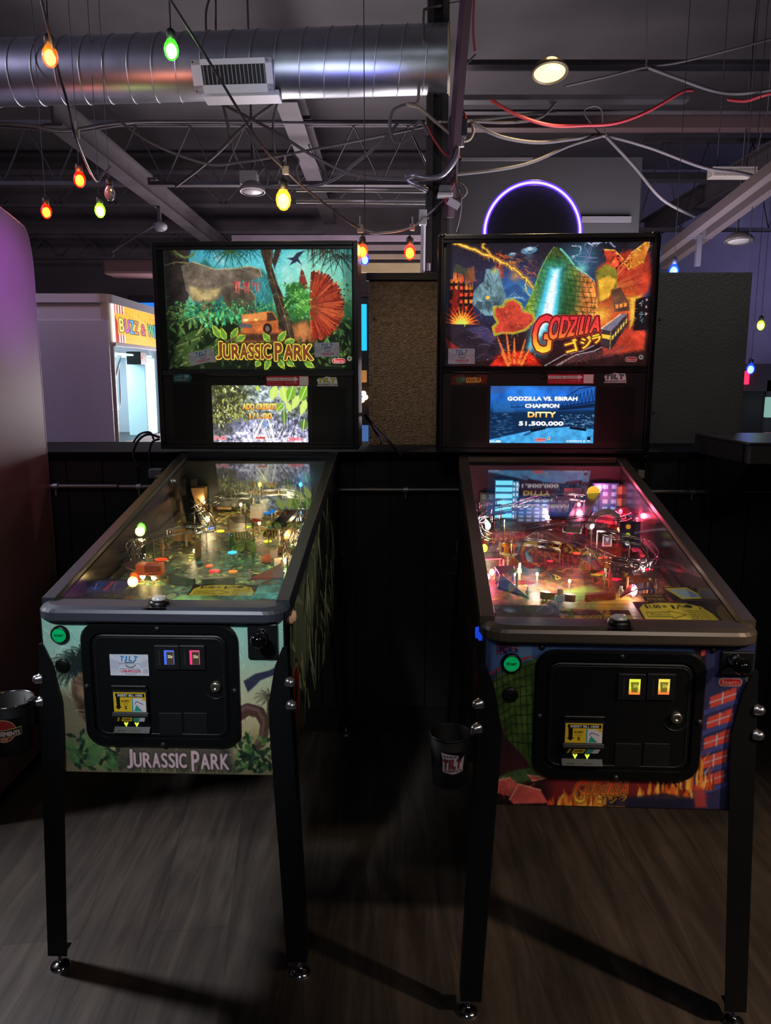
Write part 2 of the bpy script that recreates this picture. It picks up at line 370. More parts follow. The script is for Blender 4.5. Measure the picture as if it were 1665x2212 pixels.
# ------------------------------------------------------------------ surfaces
def wood_floor():
    m = bpy.data.materials.new('vinyl_plank_floor'); m.use_nodes = True; nt = m.node_tree; b = nt.nodes['Principled BSDF']; L = nt.links.new
    tc = nt.nodes.new('ShaderNodeTexCoord'); mp = nt.nodes.new('ShaderNodeMapping'); mp.inputs['Rotation'].default_value = (0, 0, PI/2-.12); L(tc.outputs['Object'], mp.inputs[0])
    br = nt.nodes.new('ShaderNodeTexBrick'); br.inputs['Scale'].default_value = 1; br.inputs['Brick Width'].default_value = 1.25; br.inputs['Row Height'].default_value = .19
    br.inputs['Mortar Size'].default_value = .0012; br.inputs['Color1'].default_value = (.8, .8, .8, 1); br.inputs['Color2'].default_value = (1.2, 1.17, 1.15, 1); br.inputs['Mortar'].default_value = (.62, .62, .62, 1)
    L(mp.outputs[0], br.inputs['Vector'])
    m2 = nt.nodes.new('ShaderNodeMapping'); m2.inputs['Rotation'].default_value = (0, 0, -.1); m2.inputs['Scale'].default_value = (24, 2.0, 1); L(tc.outputs['Object'], m2.inputs[0])
    n = nt.nodes.new('ShaderNodeTexNoise'); n.inputs['Scale'].default_value = 1; n.inputs['Detail'].default_value = 8; n.inputs['Roughness'].default_value = .65; n.inputs['Distortion'].default_value = .6; L(m2.outputs[0], n.inputs['Vector'])
    r = nt.nodes.new('ShaderNodeValToRGB'); e = r.color_ramp.elements
    e[0].position = .28; e[0].color = tuple(lin((40, 35, 33)))+(1,); e[1].position = .75; e[1].color = tuple(lin((84, 75, 68)))+(1,)
    k = r.color_ramp.elements.new(.5); k.color = tuple(lin((62, 55, 51)))+(1,)
    L(n.outputs[0], r.inputs[0])
    n3 = nt.nodes.new('ShaderNodeTexNoise'); n3.inputs['Scale'].default_value = 3; n3.inputs['Detail'].default_value = 3; L(tc.outputs['Object'], n3.inputs['Vector'])
    r3 = nt.nodes.new('ShaderNodeMapRange'); r3.inputs[1].default_value = .3; r3.inputs[2].default_value = .7; r3.inputs[3].default_value = .75; r3.inputs[4].default_value = 1.2; L(n3.outputs[0], r3.inputs[0])
    x = nt.nodes.new('ShaderNodeMix'); x.data_type = 'RGBA'; x.blend_type = 'MULTIPLY'; x.inputs[0].default_value = 1; L(r.outputs[0], x.inputs[6]); L(br.outputs[0], x.inputs[7])
    y = nt.nodes.new('ShaderNodeMix'); y.data_type = 'RGBA'; y.blend_type = 'MULTIPLY'; y.inputs[0].default_value = 1; L(x.outputs[2], y.inputs[6]); L(r3.outputs[0], y.inputs[7])
    L(y.outputs[2], b.inputs['Base Color']); b.inputs['Roughness'].default_value = .55; b.inputs['Specular IOR Level'].default_value = .35
    bp = nt.nodes.new('ShaderNodeBump'); bp.inputs['Strength'].default_value = .25; bp.inputs['Distance'].default_value = .003; L(n.outputs[0], bp.inputs['Height']); L(bp.outputs[0], b.inputs['Normal'])
    return m
BLACKWALL = mat('black_painted_boards', (24, 24, 25), .6, noise=(5, .25, (1, 1, .15)), bump=(60, .1))
CEIL = mat('dark_painted_deck', (58, 54, 56), .85, noise=(1.5, .3))
STEELP = mat('dark_painted_steel', (62, 56, 60), .6, noise=(6, .2))
STEELB = mat('near_black_steel', (38, 34, 37), .5, noise=(6, .2))
GALV = mat('galvanized_steel', (190, 193, 198), .4, 1, noise=(9, .12), aniso=.3)
PIPE = mat('dull_conduit', (150, 145, 138), .4, .9)
CHROME = mat('chrome', (215, 215, 220), .12, 1)
CABLE = mat('grey_cable', (84, 77, 80), .65)
CABLEK = mat('black_cable', (16, 16, 17), .5)
CABLER = mat('red_cable', (160, 48, 56), .6)
WHITEM = mat('white_painted_metal', (200, 202, 205), .4)
BLACK = mat('black_plastic', (14, 14, 15), .35)
BLACKM = mat('matte_black', (13, 13, 14), .6)
# ------------------------------------------------------------------ the setting
def struct(mb, name, m, label=None, cat=None, bevel=0, group=None):
    o = mb.build(name, m, None, bevel); return tag(o, label, cat, group, 'structure')
struct(MB().box((-6, -2.5, -.05), (6, 9.2, 0)), 'floor', wood_floor(), 'dark wood look plank floor under both machines', 'floor')
m = MB().box((-6, -2.5, 3.72), (6, 9.2, 3.8))

struct(m, 'ceiling', CEIL, 'dark ribbed roof deck above the steelwork', 'ceiling')
FARW = mat('far_wall_paint', (74, 66, 68), .8, noise=(2, .25))
struct(MB().box((-6, 9.2, 0), (6, 9.3, 3.8)), 'wall_far', FARW, 'dark wall at the far end of the hall', 'wall')
struct(MB().box((-6.1, -2.5, 0), (-6, 9.2, 3.8)), 'wall_left', FARW, 'dark wall far off on the left', 'wall')
struct(MB().box((6, -2.5, 0), (6.1, 9.2, 3.8)), 'wall_right', FARW, 'dark wall far off on the right', 'wall')
m = MB(); m.box((-5.99, 3.015, 0), (5.99, 3.12, 1.118))
for i in range(86): m.box((-6+i*.14+.0025, 3.0, 0), (-6+(i+1)*.14-.0025, 3.016, 1.118))
struct(m, 'wall_back', BLACKWALL, 'black boarded half wall behind both machines', 'wall')
LEDGE = mat('ledge_paint', (11, 11, 11), .85, spec=.2)
struct(MB().box((-5.99, 2.985, 1.118), (5.99, 3.46, 1.15)), 'trim_1', LEDGE, 'black ledge capping the half wall', 'ledge', .003)
struct(MB().box((-5.99, 2.988, 0), (5.99, 3.0, .1)), 'baseboard_back', BLACKM, 'black baseboard along the foot of the half wall', 'baseboard')
# bulkhead, beams and far boards
p0, p1 = at(992, 338, 4.45), at(1388, 345, 4.45)
BULK = mat('bulkhead_grey', (36, 33, 35), .75, noise=(2.5, .12))
struct(MB().box((p0.x, 4.45, 1.15), (p1.x, 5.1, p0.z)), 'wall_bulkhead', BULK, 'grey boxed bulkhead behind the purple neon ring', 'bulkhead', .004)
m = MB()
for a, b, rows in ((996, 1150, (341, 347)), (1256, 1362, (468, 480))):
    q0, q1 = at(a, rows[0], 4.44), at(b, rows[1], 4.44); m.box((q0.x, 4.43, q1.z), (q1.x, 4.449, q0.z))
struct(m, 'trim_2', mat('pale_strip', (84, 79, 82), .6), 'two pale strips screwed to the grey bulkhead', 'trim')
def beam(px0, px1, r0, r1, Y, dep, name, m, label):
    a, b = at(px0, r0, Y), at(px1, r1, Y)
    return struct(MB().box((a.x, Y, b.z), (b.x, Y+dep, a.z)), name, m, label, 'beam', .003)
beam(985, 1780, 128, 140, 5.0, .1, 'ceiling_beam', STEELB, 'dark flat beam running behind the lit flood lamp')
beam(985, 1490, 204, 216, 4.7, .08, 'ceiling_beam', STEELP, 'grey steel channel just below the lit flood lamp')
beam(985, 1780, 236, 241, 4.9, .06, 'ceiling_beam', STEELP, 'thin steel rail above the long red cable sag')
beam(985, 1780, 249, 276, 5.2, .1, 'ceiling_beam', mat('brown_beam', (88, 66, 66), .6), 'reddish brown beam behind the long red cable')
beam(1385, 1690, 372, 388, 5.6, .1, 'ceiling_beam', STEELB, 'dark beam right of the grey bulkhead')
for i, (r0, r1, c) in enumerate(((508, 522, (96, 84, 96)), (529, 541, (84, 72, 74)), (549, 560, (92, 78, 62)), (568, 588, (100, 88, 60)))):
    a, b = at(500, r0, 7.2), at(960, r1, 7.2)
    struct(MB().box((a.x, 7.2, b.z), (b.x, 7.26, a.z)), 'trim_%d' % (3+i), mat('far_board_%d' % i, c, .7, noise=(4, .2)), '%s horizontal board far behind the gap between the machines' % ('highest', 'second highest', 'third highest', 'lowest')[i], 'board', group=None)
# long I beam running away on the left
def ibeam(x, z, y0, y1, w, h, name, label):
    m = MB(); t = .014
    m.box((x-w/2, y0, z), (x+w/2, y1, z+t)); m.box((x-w/2, y0, z+h-t), (x+w/2, y1, z+h)); m.box((x-t/2, y0, z+t), (x+t/2, y1, z+h-t))
    return struct(m, name, STEELP, label, 'beam')
ibeam(-1.76, 2.745, 4.4, 9.1, .1, .15, 'steel_beam', 'steel beam running away under the duct on the left')
ibeam(-.62, 3.12, 5.2, 9.1, .14, .2, 'steel_beam', 'higher steel beam running away behind the wire tangle')
ibeam(2.9, 2.95, 4.6, 9.1, .14, .2, 'steel_beam', 'steel beam running away at the far right')
# bar joists with zigzag webs
def joist(px0, px1, r0, r1, Y, pitch, label, skew=0):
    a, b = at(px0, r0, Y), at(px1, r1, Y); zt, zb = a.z, b.z
    root = empty('bar_joist', ((a.x+b.x)/2, Y, zb), 0, label, 'joist', 'bar joists', 'structure'); cx = (a.x+b.x)/2
    def P(x, z): return (x-cx, 0, z-zb)
    ch = MB()
    ch.box((a.x-cx, -.035, zt-zb-.03), (b.x-cx, -.006, zt-zb)); ch.box((a.x-cx, .006, zt-zb-.03), (b.x-cx, .035, zt-zb)); ch.build('top_chord', STEELP, root)
    ch = MB(); ch.box((a.x-cx, -.035, 0), (b.x-cx, -.006, .028)); ch.box((a.x-cx, .006, 0), (b.x-cx, .035, .028)); ch.build('bottom_chord', STEELP, root)
    w = MB(); n = int((b.x-a.x)/pitch); pts = []
    for i in range(n+1): pts.append(P(a.x+i*pitch, zt-.03 if i % 2 else zb+.02))
    w.tube(pts, .011, 6); w.build('web', STEELP, root)
    return root
joist(-120, 960, 262, 402, 6.1, .2, 'bar joist with zigzag web behind the duct, nearest one')
joist(-120, 940, 372, 448, 8.3, .28, 'bar joist with zigzag web farther back on the left')
joist(-80, 700, 500, 560, 8.9, .26, 'low bar joist on the far wall at the left')
joist(1385, 1800, 300, 500, 7.4, .2, 'bar joist with zigzag web right of the grey bulkhead')
# sloped strut pair at the right
def bar_between(m, A, B, w, h):
    A, B = Vector(A), Vector(B); d = (B-A).normalized(); s_ = d.cross(Vector((0, 0, 1))).normalized(); u = s_.cross(d)
    R = lambda p: [p-s_*w/2-u*h/2, p+s_*w/2-u*h/2, p+s_*w/2+u*h/2, p-s_*w/2+u*h/2]
    return m.loft([R(A), R(B)])
A, B = at(1720, 345, 3.5), at(1418, 572, 4.75); sv = (B-A).normalized().cross(Vector((0, 0, 1))).normalized()
root = empty('strut_channel', A, 0, 'sloping pair of strut channels lit blue at the low end, upper right', 'strut', None, 'structure')
for k, o_ in enumerate((-.05, .05)):
    q = MB(); bar_between(q, sv*o_, B-A+sv*o_, .045, .05); q.build('channel', mat('strut_metal', (66, 55, 55), .5, .3), root)
q = MB(); 
for t in (.62,): c = (B-A)*t; q.cbox(c, (.14, .02, .06)); q.cbox(c-Vector((0, 0, .09)), (.025, .025, .16))
q.build('hanger', STEELP, root)
# steel column
a, b = at(921, 420, 4.0), at(966, 420, 4.0)
m = MB(); m.box((a.x, 4.0, 1.15), (a.x+.03, 4.11, 3.72)); m.box((b.x-.03, 4.0, 1.15), (b.x, 4.11, 3.72)); m.box((a.x+.03, 4.04, 1.15), (b.x-.03, 4.07, 3.72))
struct(m, 'steel_column', mat('column_paint', (42, 34, 36), .45, noise=(4, .2)), 'dark steel column between the two machines', 'column')
m = MB(); bar_between(m, at(968, 470, 3.96), at(1008, -20, 3.8), .035, .06)
struct(m, 'trim_7', mat('angle_paint', (86, 66, 76), .4, .3), 'leaning steel angle beside the column at the duct end', 'steel angle')
# ------------------------------------------------------------------ ceiling things
A, B = at(972, 128, 4.0), at(0, 158, 4.17); B = A+(B-A)*2.2; ax = (B-A); L_ = ax.length; d = ax.normalized(); R_ = .149
root = empty('spiral_duct', A, 0, 'round spiral steel air duct across the top left', 'air duct')
a1 = d.orthogonal().normalized(); a2 = d.cross(a1)
MB().cyl((0, 0, 0), ax, R_, seg=64, caps=False).build('duct_tube', GALV, root)
pts = []; pitch = .118; n = int(L_/pitch*48)
for i in range(n):
    t = i/48; th = -2*PI*t; pts.append(d*(t*pitch)+(a1*math.cos(th)+a2*math.sin(th))*(R_+.001))
MB().tube(pts, .0028, 5).build('spiral_seam', GALV, root)
m = MB(); rings = []
for r_, o_ in ((R_+.004, .012), (R_+.005, 0), (R_-.012, -.001), (R_-.012, .012)):
    rings.append([d*o_+(a1*math.cos(2*PI*i/64)+a2*math.sin(2*PI*i/64))*r_ for i in range(64)])
m.loft(rings, False, True, True); m.build('end_collar', mat('cream_paint', (205, 190, 160), .5), root)
MB().cyl(d*.01, d*.014, R_-.008, seg=48).build('end_cap', BLACKM, root)
# register on the duct
rx = -d; nrm = Vector((0, -1, -.45)); nrm = (nrm-rx*nrm.dot(rx)).normalized(); up = nrm.cross(rx).normalized()
if up.z < 0: up = -up
c = at(503, 163, 3.915); 
Q = Matrix((rx, up, nrm)).transposed().to_4x4()
def reg(name, cpos, w, h, label, lou=True):
    r = empty(name, cpos, 0, label, 'air register')
    m = MB(); t = .012; fw = .036 if lou else h/2-.001
    T = Q
    m.box((-w/2, -h/2, 0), (-w/2+fw*1.3, h/2, t), T); m.box((w/2-fw*.9, -h/2, 0), (w/2, h/2, t), T); m.box((-w/2, h/2-fw*.7, 0), (w/2, h/2, t), T); m.box((-w/2, -h/2, 0), (w/2, -h/2+fw, t), T)
    m.build('frame', WHITEM, r, .002)
    MB().box((-w/2+.01, -h/2+.01, -.06), (w/2-.01, h/2-.01, .001), T).build('throat', BLACKM, r)
    if lou:
        for i in range(16):
            x = -w/2+fw*1.5+i*(w-fw*2.6)/15
            MB().box((x, -h/2+fw, .002), (x+.004, h/2-fw*.7, .011), T).build('louver', mat('register_grey', (120, 122, 126), .5), r)
    for sx in (-.47, .45):
        for sy in (-.42, .42): MB().cyl(T @ Vector((sx*w, sy*h, t)), T @ Vector((sx*w, sy*h, t+.003)), .004, seg=8).build('screw', CHROME, r)
    return r
reg('air_register', c, .38, .142, 'white slotted air register on the face of the spiral duct')
q0 = at(524, 211, 4.02)
r = empty('air_register', q0, 0, 'second white register seen edge on under the duct', 'air register')
MB().box((-.185, -.06, -.012), (.185, .06, .012), Matrix((rx, Vector((0, 1, 0)), Vector((0, 0, 1)))).transposed().to_4x4()).build('frame', WHITEM, r, .002)
MB().box((-.15, -.045, .01), (.15, .045, .03)).build('neck', GALV, r)
# flood lamps
def flood(px, py, Y, R, label, lit, tilt=(0, -.28, -1), arm=None):
    c = at(px, py, Y); r = empty('flood_lamp', c, 0, label, 'ceiling lamp', 'round ceiling flood lamps'); ax_ = Vector(tilt).normalized()
    MB().lathe([(R*.35, -.05), (R*.6, -.045), (R*.8, -.03), (R*.95, -.012), (R, -.004), (R, .004), (R*.86, .006), (R*.82, -.012)], (0, 0, 0), ax_, 32, False).build('shade', mat('lamp_shade_%d' % lit, (96, 84, 66) if lit else (120, 110, 112), .4, .3), r)
    MB().lathe([(1e-4, .012), (R*.5, .009), (R*.83, 0), (R*.83, -.01)], (0, 0, 0), ax_, 32).build('lens', glow('warm_flood', (255, 206, 112), 4.5) if lit else mat('unlit_lens', (225, 215, 215), .4), r)
    top = -ax_*.045
    MB().tube([top, top+Vector((0, .03, .02)), (Vector(arm)-c) if arm else top+Vector((0, 0, 3.7-c.z-top.z))], .006, 8).build('stem', STEELP, r)
    if lit:
        l = lamp('flood_lamp_light', 'SPOT', c+ax_*.03, (1, .74, .4), 26, .05, c+ax_, 2.4, .8); l2 = lamp('flood_lamp_spill', 'POINT', c+Vector((0, -.05, .06)), (1, .72, .32), .8, .04)
    return r
flood(1187, 157, 4.0, .088, 'lit round flood lamp glowing warm yellow, upper right', 1, arm=at(1187, 133, 5.0))
flood(545, 413, 4.7, .075, 'unlit round lamp under the grey box above the green jungle sign', 0, (0, -.12, -1))
flood(1596, 521, 5.2, .09, 'unlit round lamp right of the sloping strut', 0, (0, -.12, -1))
q = at(538, 385, 4.72); r = empty('junction_box', q, 0, 'grey metal box with a cable loop above the unlit lamp on the left', 'junction box')
MB().box((-.05, -.04, -.035), (.05, .04, .035)).build('box', mat('box_grey', (135, 130, 132), .5, .3), r, .003)
MB().tube(spline([(.05, 0, .02), (.09, 0, .055), (.105, 0, .02), (.1, 0, -.05)], 5), .006, 6).build('cable_loop', CABLE, r)
# hanging box left
a, b = at(219, 560, 6.2), at(420, 592, 6.2)
r = empty('hanging_box', ((a.x+b.x)/2, 6.2, b.z), 0, 'pinkish brown box hung on a chain left of the jungle sign', 'hanging box'); w = b.x-a.x; h = a.z-b.z
MB().box((-w/2, 0, 0), (w/2, .3, h)).build('body', mat('pink_brown', (130, 96, 98), .6), r, .02)
ey = Vector((-w/2+.08, -.01, h+.03)); MB().tube([ey+Vector((math.cos(t)*.018, 0, math.sin(t)*.018)) for t in np.linspace(0, 2*PI, 12)[:-1]], .005, 6, closed=True).build('eye', CABLE, r)
e2 = at(338, 484, 6.33)-Vector(r.location); MB().tube([ey+Vector((0, 0, .018)), e2], .008, 6).build('chain', CABLE, r)
q = at(345, 490, 6.36); r = empty('beam_clamp', q, 0, 'white clamp hooked on the steel beam above the jungle sign', 'clamp')
MB().ball((0, 0, 0), .05, (1.2, 1, .75)).build('cup', mat('clamp_grey', (150, 146, 156), .5), r); MB().box((-.014, -.014, .02), (.014, .014, 2.745-q.z)).build('hook', STEELP, r, .004)
# ------------------------------------------------------------------ string lights
SOCK = mat('bulb_socket', (26, 24, 30), .5)
def bulb(px, py, Y, dia, col, es, label, drop=.09, light=None, power=.5):
    es *= 2.6
    c = at(px, py, Y); r = empty('festoon_bulb', c, 0, label, 'light bulb', 'festoon bulbs'); R = dia*.56
    sat = tuple(255*(k/255)**1.9 for k in col)
    g = mat('bulb_%d_%d_%d' % col, sat, .25, 0, sat, 2.2, alpha=.5) if es else mat('clear_bulb', (190, 180, 190), .1, trans=.6)
    if es: MB().ball((0, 0, -.15*R), R*.72, (1, 1, 1.3), 14, 10).build('filament', glow('fil_%d_%d_%d' % col, (120, 200, 255) if col[2] > 200 else (255, 150, 44) if col[1] < 130 else (200, 255, 170) if col[0] < 200 else tuple(.75*k+50 for k in col), 7), r)
    MB().lathe([(1e-4, -1.35*R), (.45*R, -1.2*R), (.85*R, -.7*R), (R, 0), (.9*R, .6*R), (.6*R, 1.1*R), (.5*R, 1.3*R)], seg=16).build('glass', g, r)
    MB().lathe([(.5*R, 1.25*R), (.62*R, 1.3*R), (.62*R, 2.3*R), (.45*R, 2.5*R), (.2*R, 2.7*R)], seg=12).build('socket', SOCK, r)
    MB().cyl((0, 0, 2.6*R), (0, 0, (2.6*R+drop) if drop < 1 else 3.69-c.z), .003 if drop < 1 else .0018, seg=6).build('drop_wire', SOCK, r)
    if light: 
        l = lamp('festoon_bulb_light', 'POINT', c+Vector((0, -R*1.3, 0)), light, power, R)
    return r
OR, GR, RD, YE, BL = (255, 150, 50), (120, 255, 90), (255, 62, 22), (255, 200, 90), (40, 110, 255)
bulb(108, 122, 2.75, .046, OR, 14, 'orange bulb in front of the duct at the far left', .1, (1, .5, .15), .8)
bulb(370, 108, 2.8, .044, GR, 7, 'green bulb in front of the duct, top left', .1, (.4, 1, .3), .7)
bulb(612, 432, 2.85, .048, YE, 12, 'large warm yellow bulb above the jungle sign', .06, (1, .7, .3), 1.0)
bulb(172, 388, 3.6, .046, RD, 9, 'higher of the two red bulbs at the left', 2, (1, .2, .06), 2.6)
bulb(100, 457, 4.0, .046, RD, 9, 'lower of the two red bulbs at the left, by the purple cabinet', 2, (1, .15, .05), .8)
bulb(216, 455, 4.0, .046, (190, 255, 80), 7, 'yellow green bulb below the steel beam at the left', 2, (.7, 1, .2), .5)
bulb(237, 418, 3.7, .044, (190, 180, 190), 0, 'unlit clear bulb hanging from the steel beam at the left', 2)
bulb(783, 543, 3.02, .036, (255, 120, 40), 9, 'small orange bulb at the top corner of the jungle sign cabinet', .05, (1, .4, .1), .3)
bulb(788, 560, 3.1, .03, (40, 70, 255), 5, 'small blue bulb right below the small orange bulb', 2)
bulb(885, 545, 3.6, .046, (255, 80, 24), 10, 'red orange bulb in the gap between the machines', .07, (1, .25, .05), .9)
bulb(1455, 585, 4.2, .046, BL, 9, 'blue bulb right of the fiery sign', 2, (.05, .15, 1), 4)
bulb(1621, 797, 6.2, .056, BL, 9, 'far blue bulb above the red exit light', 2, (.05, .15, 1), 1.2)
bulb(1643, 703, 6.2, .05, (220, 255, 90), 7, 'far yellow green bulb at the right edge', 2, (.7, 1, .2), .4)
bulb(1612, 612, 3.9, .034, (205, 195, 190), 0, 'small unlit bulb at the top of the right grey panel', 2)
def cable(pts, r, m, label, name='cable', cat='cable'):
    P = [at(*p) for p in pts]; o = P[0].copy()
    q = MB().tube(spline([p-o for p in P], 7), r, 7).build(name, m); q.location = o
    return tag(q, label, cat)
cable([(352, -25, 2.7), (450, 130, 2.75), (555, 300, 2.8), (617, 368, 2.85), (665, 412, 2.9), (778, 494, 3.0), (835, 502, 3.2), (890, 490, 3.6), (918, 468, 3.95), (968, 424, 3.95)], .0045, mat('festoon_cord', (92, 84, 104), .4), 'light string cord sloping from top left to the column', 'light_string_cord', 'cord')
cable([(84, -25, 2.7), (118, 120, 2.75), (148, 230, 2.9), (165, 300, 3.0), (205, 388, 3.4), (222, 376, 3.5), (238, 360, 3.7)], .005, mat('festoon_cord_dark', (70, 58, 80), .3), 'dark light string cord hanging past the duct at the left', 'light_string_cord', 'cord')
for px, py, Y in ((617, 368, 2.85), (778, 494, 3.0), (890, 491, 3.6), (165, 290, 3.0)):
    q = at(px, py, Y); o = MB().cbox((0, 0, 0), (.022, .016, .028)).cyl((0, 0, .01), (0, 0, .045), .004, seg=6).build('cord_clip', mat('pale_clip', (170, 165, 180), .5), None, .003); o.location = q
    tag(o, 'pale clip on the light string cord %s' % {617: 'above the large yellow bulb', 778: 'above the small orange bulb', 890: 'above the red orange bulb', 165: 'under the duct at the left'}[px], 'cord clip', 'cord clips')
cable([(-20, 265, 4.3), (60, 270, 4.3), (140, 282, 4.4), (260, 265, 4.6), (420, 262, 4.9), (650, 265, 5), (920, 265, 4.2)], .008, CABLE, 'cable run drooping at the left and straight to the column')
cable([(-20, 272, 4.5), (70, 278, 4.5), (150, 286, 4.5), (250, 272, 4.6), (300, 262, 4.8)], .006, CABLE, 'second cable drooping below the first at the left')
cable([(210, 215, 4.4), (310, 300, 4.4), (440, 352, 4.5), (520, 350, 4.5), (640, 330, 4.5), (840, 290, 4.4), (920, 272, 4.2)], .007, CABLE, 'cable crossing the wire tangle from left to column')
cable([(470, 220, 4.5), (585, 280, 4.4), (690, 345, 4.3), (770, 378, 4.2), (880, 388, 4.05), (960, 385, 3.95)], .008, CABLE, 'thick grey cable sagging from the duct to the column')
cable([(860, 265, 4.1), (820, 310, 4.1), (770, 350, 4.2), (720, 388, 4.3), (660, 404, 4.4), (560, 402, 4.5)], .008, CABLE, 'pair cable curving down left of the column')
cable([(590, 225, 4.5), (530, 270, 4.5), (470, 330, 4.6), (420, 372, 4.8), (380, 402, 5)], .009, CABLE, 'straight grey cable slanting down left behind the duct')
cable([(480, 220, 4.6), (490, 260, 4.6), (505, 330, 4.65), (525, 365, 4.7), (530, 374, 4.72)], .008, CABLE, 'grey cable dropping into the grey metal box')
cable([(535, 268, 4.6), (545, 310, 4.65), (550, 350, 4.7), (543, 372, 4.72)], .006, CABLE, 'short cable from the joist to the grey metal box')
cable([(600, 220, 4.5), (590, 260, 4.5), (592, 320, 4.5), (610, 370, 4.6), (622, 400, 4.6)], .006, CABLE, 'thin cable hanging beside the yellow bulb')
cable([(625, 330, 4.5), (645, 345, 4.5), (640, 370, 4.5), (650, 398, 4.5)], .005, CABLE, 'short loose wire end right of the yellow bulb cord')
th = [(905, 262), (880, 300), (852, 305), (842, 270), (850, 238), (880, 225), (905, 232), (940, 262), (985, 298), (1010, 303), (1022, 285), (1018, 262)]
cable([(905, 195, 4.0), (900, 222, 3.97)]+[(x, y, 3.93) for x, y in th[5:]], .008, mat('tan_cable', (146, 130, 116), .5), 'tan cable looping round the column below the duct end')
cable([(925, 290, 3.94)]+[(x, y, 3.95) for x, y in th[:6]], .008, CABLE, 'round coil of grey cable left of the column')
cable([(1020, 265, 3.9), (1080, 295, 3.95), (1160, 308, 4.1), (1240, 300, 4.2), (1300, 293, 4.3), (1400, 318, 4.3), (1520, 362, 4.2), (1600, 374, 4.1), (1690, 398, 4.0)], .009, CABLE, 'long pale cable draped across the grey bulkhead')
cable([(985, 377, 3.93), (1080, 366, 4.0), (1150, 350, 4.1), (1230, 315, 4.2), (1300, 294, 4.28)], .008, CABLE, 'pale cable rising from the column to the drape point')
cable([(1310, 296, 4.3), (1370, 360, 4.3), (1430, 430, 4.3), (1500, 468, 4.4)], .009, CABLE, 'pale cable falling from the drape point to the strut')
cable([(1220, 186, 4.2), (1300, 168, 4.3), (1390, 146, 4.4), (1480, 132, 4.4), (1690, 78, 4.4)], .006, CABLE, 'thin cable rising right behind the flood lamp')
cable([(1400, 146, 4.4), (1470, 172, 4.4), (1540, 196, 4.4), (1600, 202, 4.3), (1690, 190, 4.2)], .009, CABLE, 'pale cable sagging at the upper right edge')
cable([(1200, 222, 4.3), (1165, 255, 4.2), (1100, 265, 4.1), (1020, 262, 4.0)], .007, CABLE, 'pale cable curving down left of the flood lamp')
cable([(1060, 216, 4.1), (1120, 250, 4.1), (1190, 271, 4.1), (1260, 271, 4.15), (1330, 266, 4.2), (1400, 240, 4.3), (1470, 200, 4.4), (1495, 195, 4.5)], .0085, CABLER, 'long red cable sagging across the upper right', 'red_cable')
cable([(1572, 215, 4.4), (1610, 218, 4.3), (1650, 206, 4.2), (1690, 196, 4.2)], .008, CABLER, 'short red cable end at the upper right edge', 'red_cable')
cable([(922, 272, 3.94), (940, 305, 3.93), (965, 335, 3.92), (995, 338, 3.92)], .006, CABLER, 'red wire across the column face', 'red_cable')
cable([(985, 218, 3.92), (1002, 245, 3.9), (1006, 256, 3.9)], .006, CABLER, 'red wire stub entering the black box on the column', 'red_cable')
cable([(983, 375, 3.9), (982, 392, 3.9), (968, 420, 3.9), (962, 436, 3.9), (966, 440, 3.9)], .004, CABLER, 'thin red wire round the small white device', 'red_cable')
cable([(1025, -20, 4.3), (1022, 60, 4.3), (1026, 112, 4.3)], .007, mat('rust_cable', (128, 62, 66), .5), 'rust red cable hanging beside the duct end')
cable([(1396, -20, 4.4), (1396, 60, 4.4), (1397, 118, 4.4), (1394, 150, 4.4)], .004, CABLE, 'hanger wire dropping from the roof at the right', 'hanger_wire', 'wire')
cable([(1300, 295, 4.29), (1262, 245, 4.3), (1278, 230, 4.3), (1298, 236, 4.3), (1302, 270, 4.3), (1310, 292, 4.29)], .004, CABLE, 'tie wire loop holding the draped cables', 'hanger_wire', 'wire')
cable([(1676, -85, 4.8), (1660, 215, 4.8), (1648, 270, 4.8), (1636, 326, 4.8)], .004, CABLE, 'hanger wire at the right edge below the red cable', 'hanger_wire', 'wire')
cable([(985, 205, 4.1), (1000, 150, 4.1), (1027, 118, 4.2)], .005, CABLE, 'thin grey cable beside the leaning steel angle')
cable([(915, 90, 3.85), (915, 30, 3.9), (925, 18, 3.95), (998, 3, 4.1)], .006, PIPE, 'bent conduit over the duct end', 'conduit', 'conduit')
cable([(445, 72, 4.15), (445, 25, 4.2), (455, -10, 4.3)], .006, CABLE, 'hanger wire holding the duct from the roof', 'hanger_wire', 'wire')
cable([(466, 72, 4.15), (466, 0, 4.3)], .005, CABLE, 'straight rod hanger above the duct register', 'hanger_rod', 'rod')
for r0, lab in ((410, 'upper of two horizontal conduits left of the column'), (435, 'lower of two horizontal conduits left of the column')):
    cable([(640, r0-1, 4.6), (780, r0, 4.5), (922, r0+1, 4.15)], .014, PIPE, lab, 'conduit', 'conduit')
cable([(920, 262, 4.08), (1000, 262, 3.99), (1200, 240, 4.9)], .008, PIPE, 'straight conduit passing in front of the column', 'conduit', 'conduit')
cable([(912, 600, 3.93), (913, 540, 3.93), (914, 485, 3.93)], .012, WHITEM, 'white vertical conduit on the column above the gap', 'conduit', 'conduit')
cable([(880, 385, 3.97), (895, 380, 3.9), (930, 385, 3.88), (960, 375, 3.88), (985, 340, 3.88), (988, 305, 3.9)], .013, mat('flex_conduit', (150, 146, 156), .35, .7), 'curved metal flex conduit round the column', 'flex_conduit', 'conduit')
cable([(878, 380, 3.98), (885, 392, 3.96), (905, 402, 3.93), (922, 410, 3.95)], .013, mat('flex_conduit', (150, 146, 156), .35, .7), 'short flex conduit end bending into the column', 'flex_conduit', 'conduit')
cable([(985, 395, 3.9), (1000, 402, 3.86), (1007, 415, 3.86), (995, 428, 3.88), (975, 430, 3.9)], .007, CABLE, 'coil of white cable on the column beside the tag')
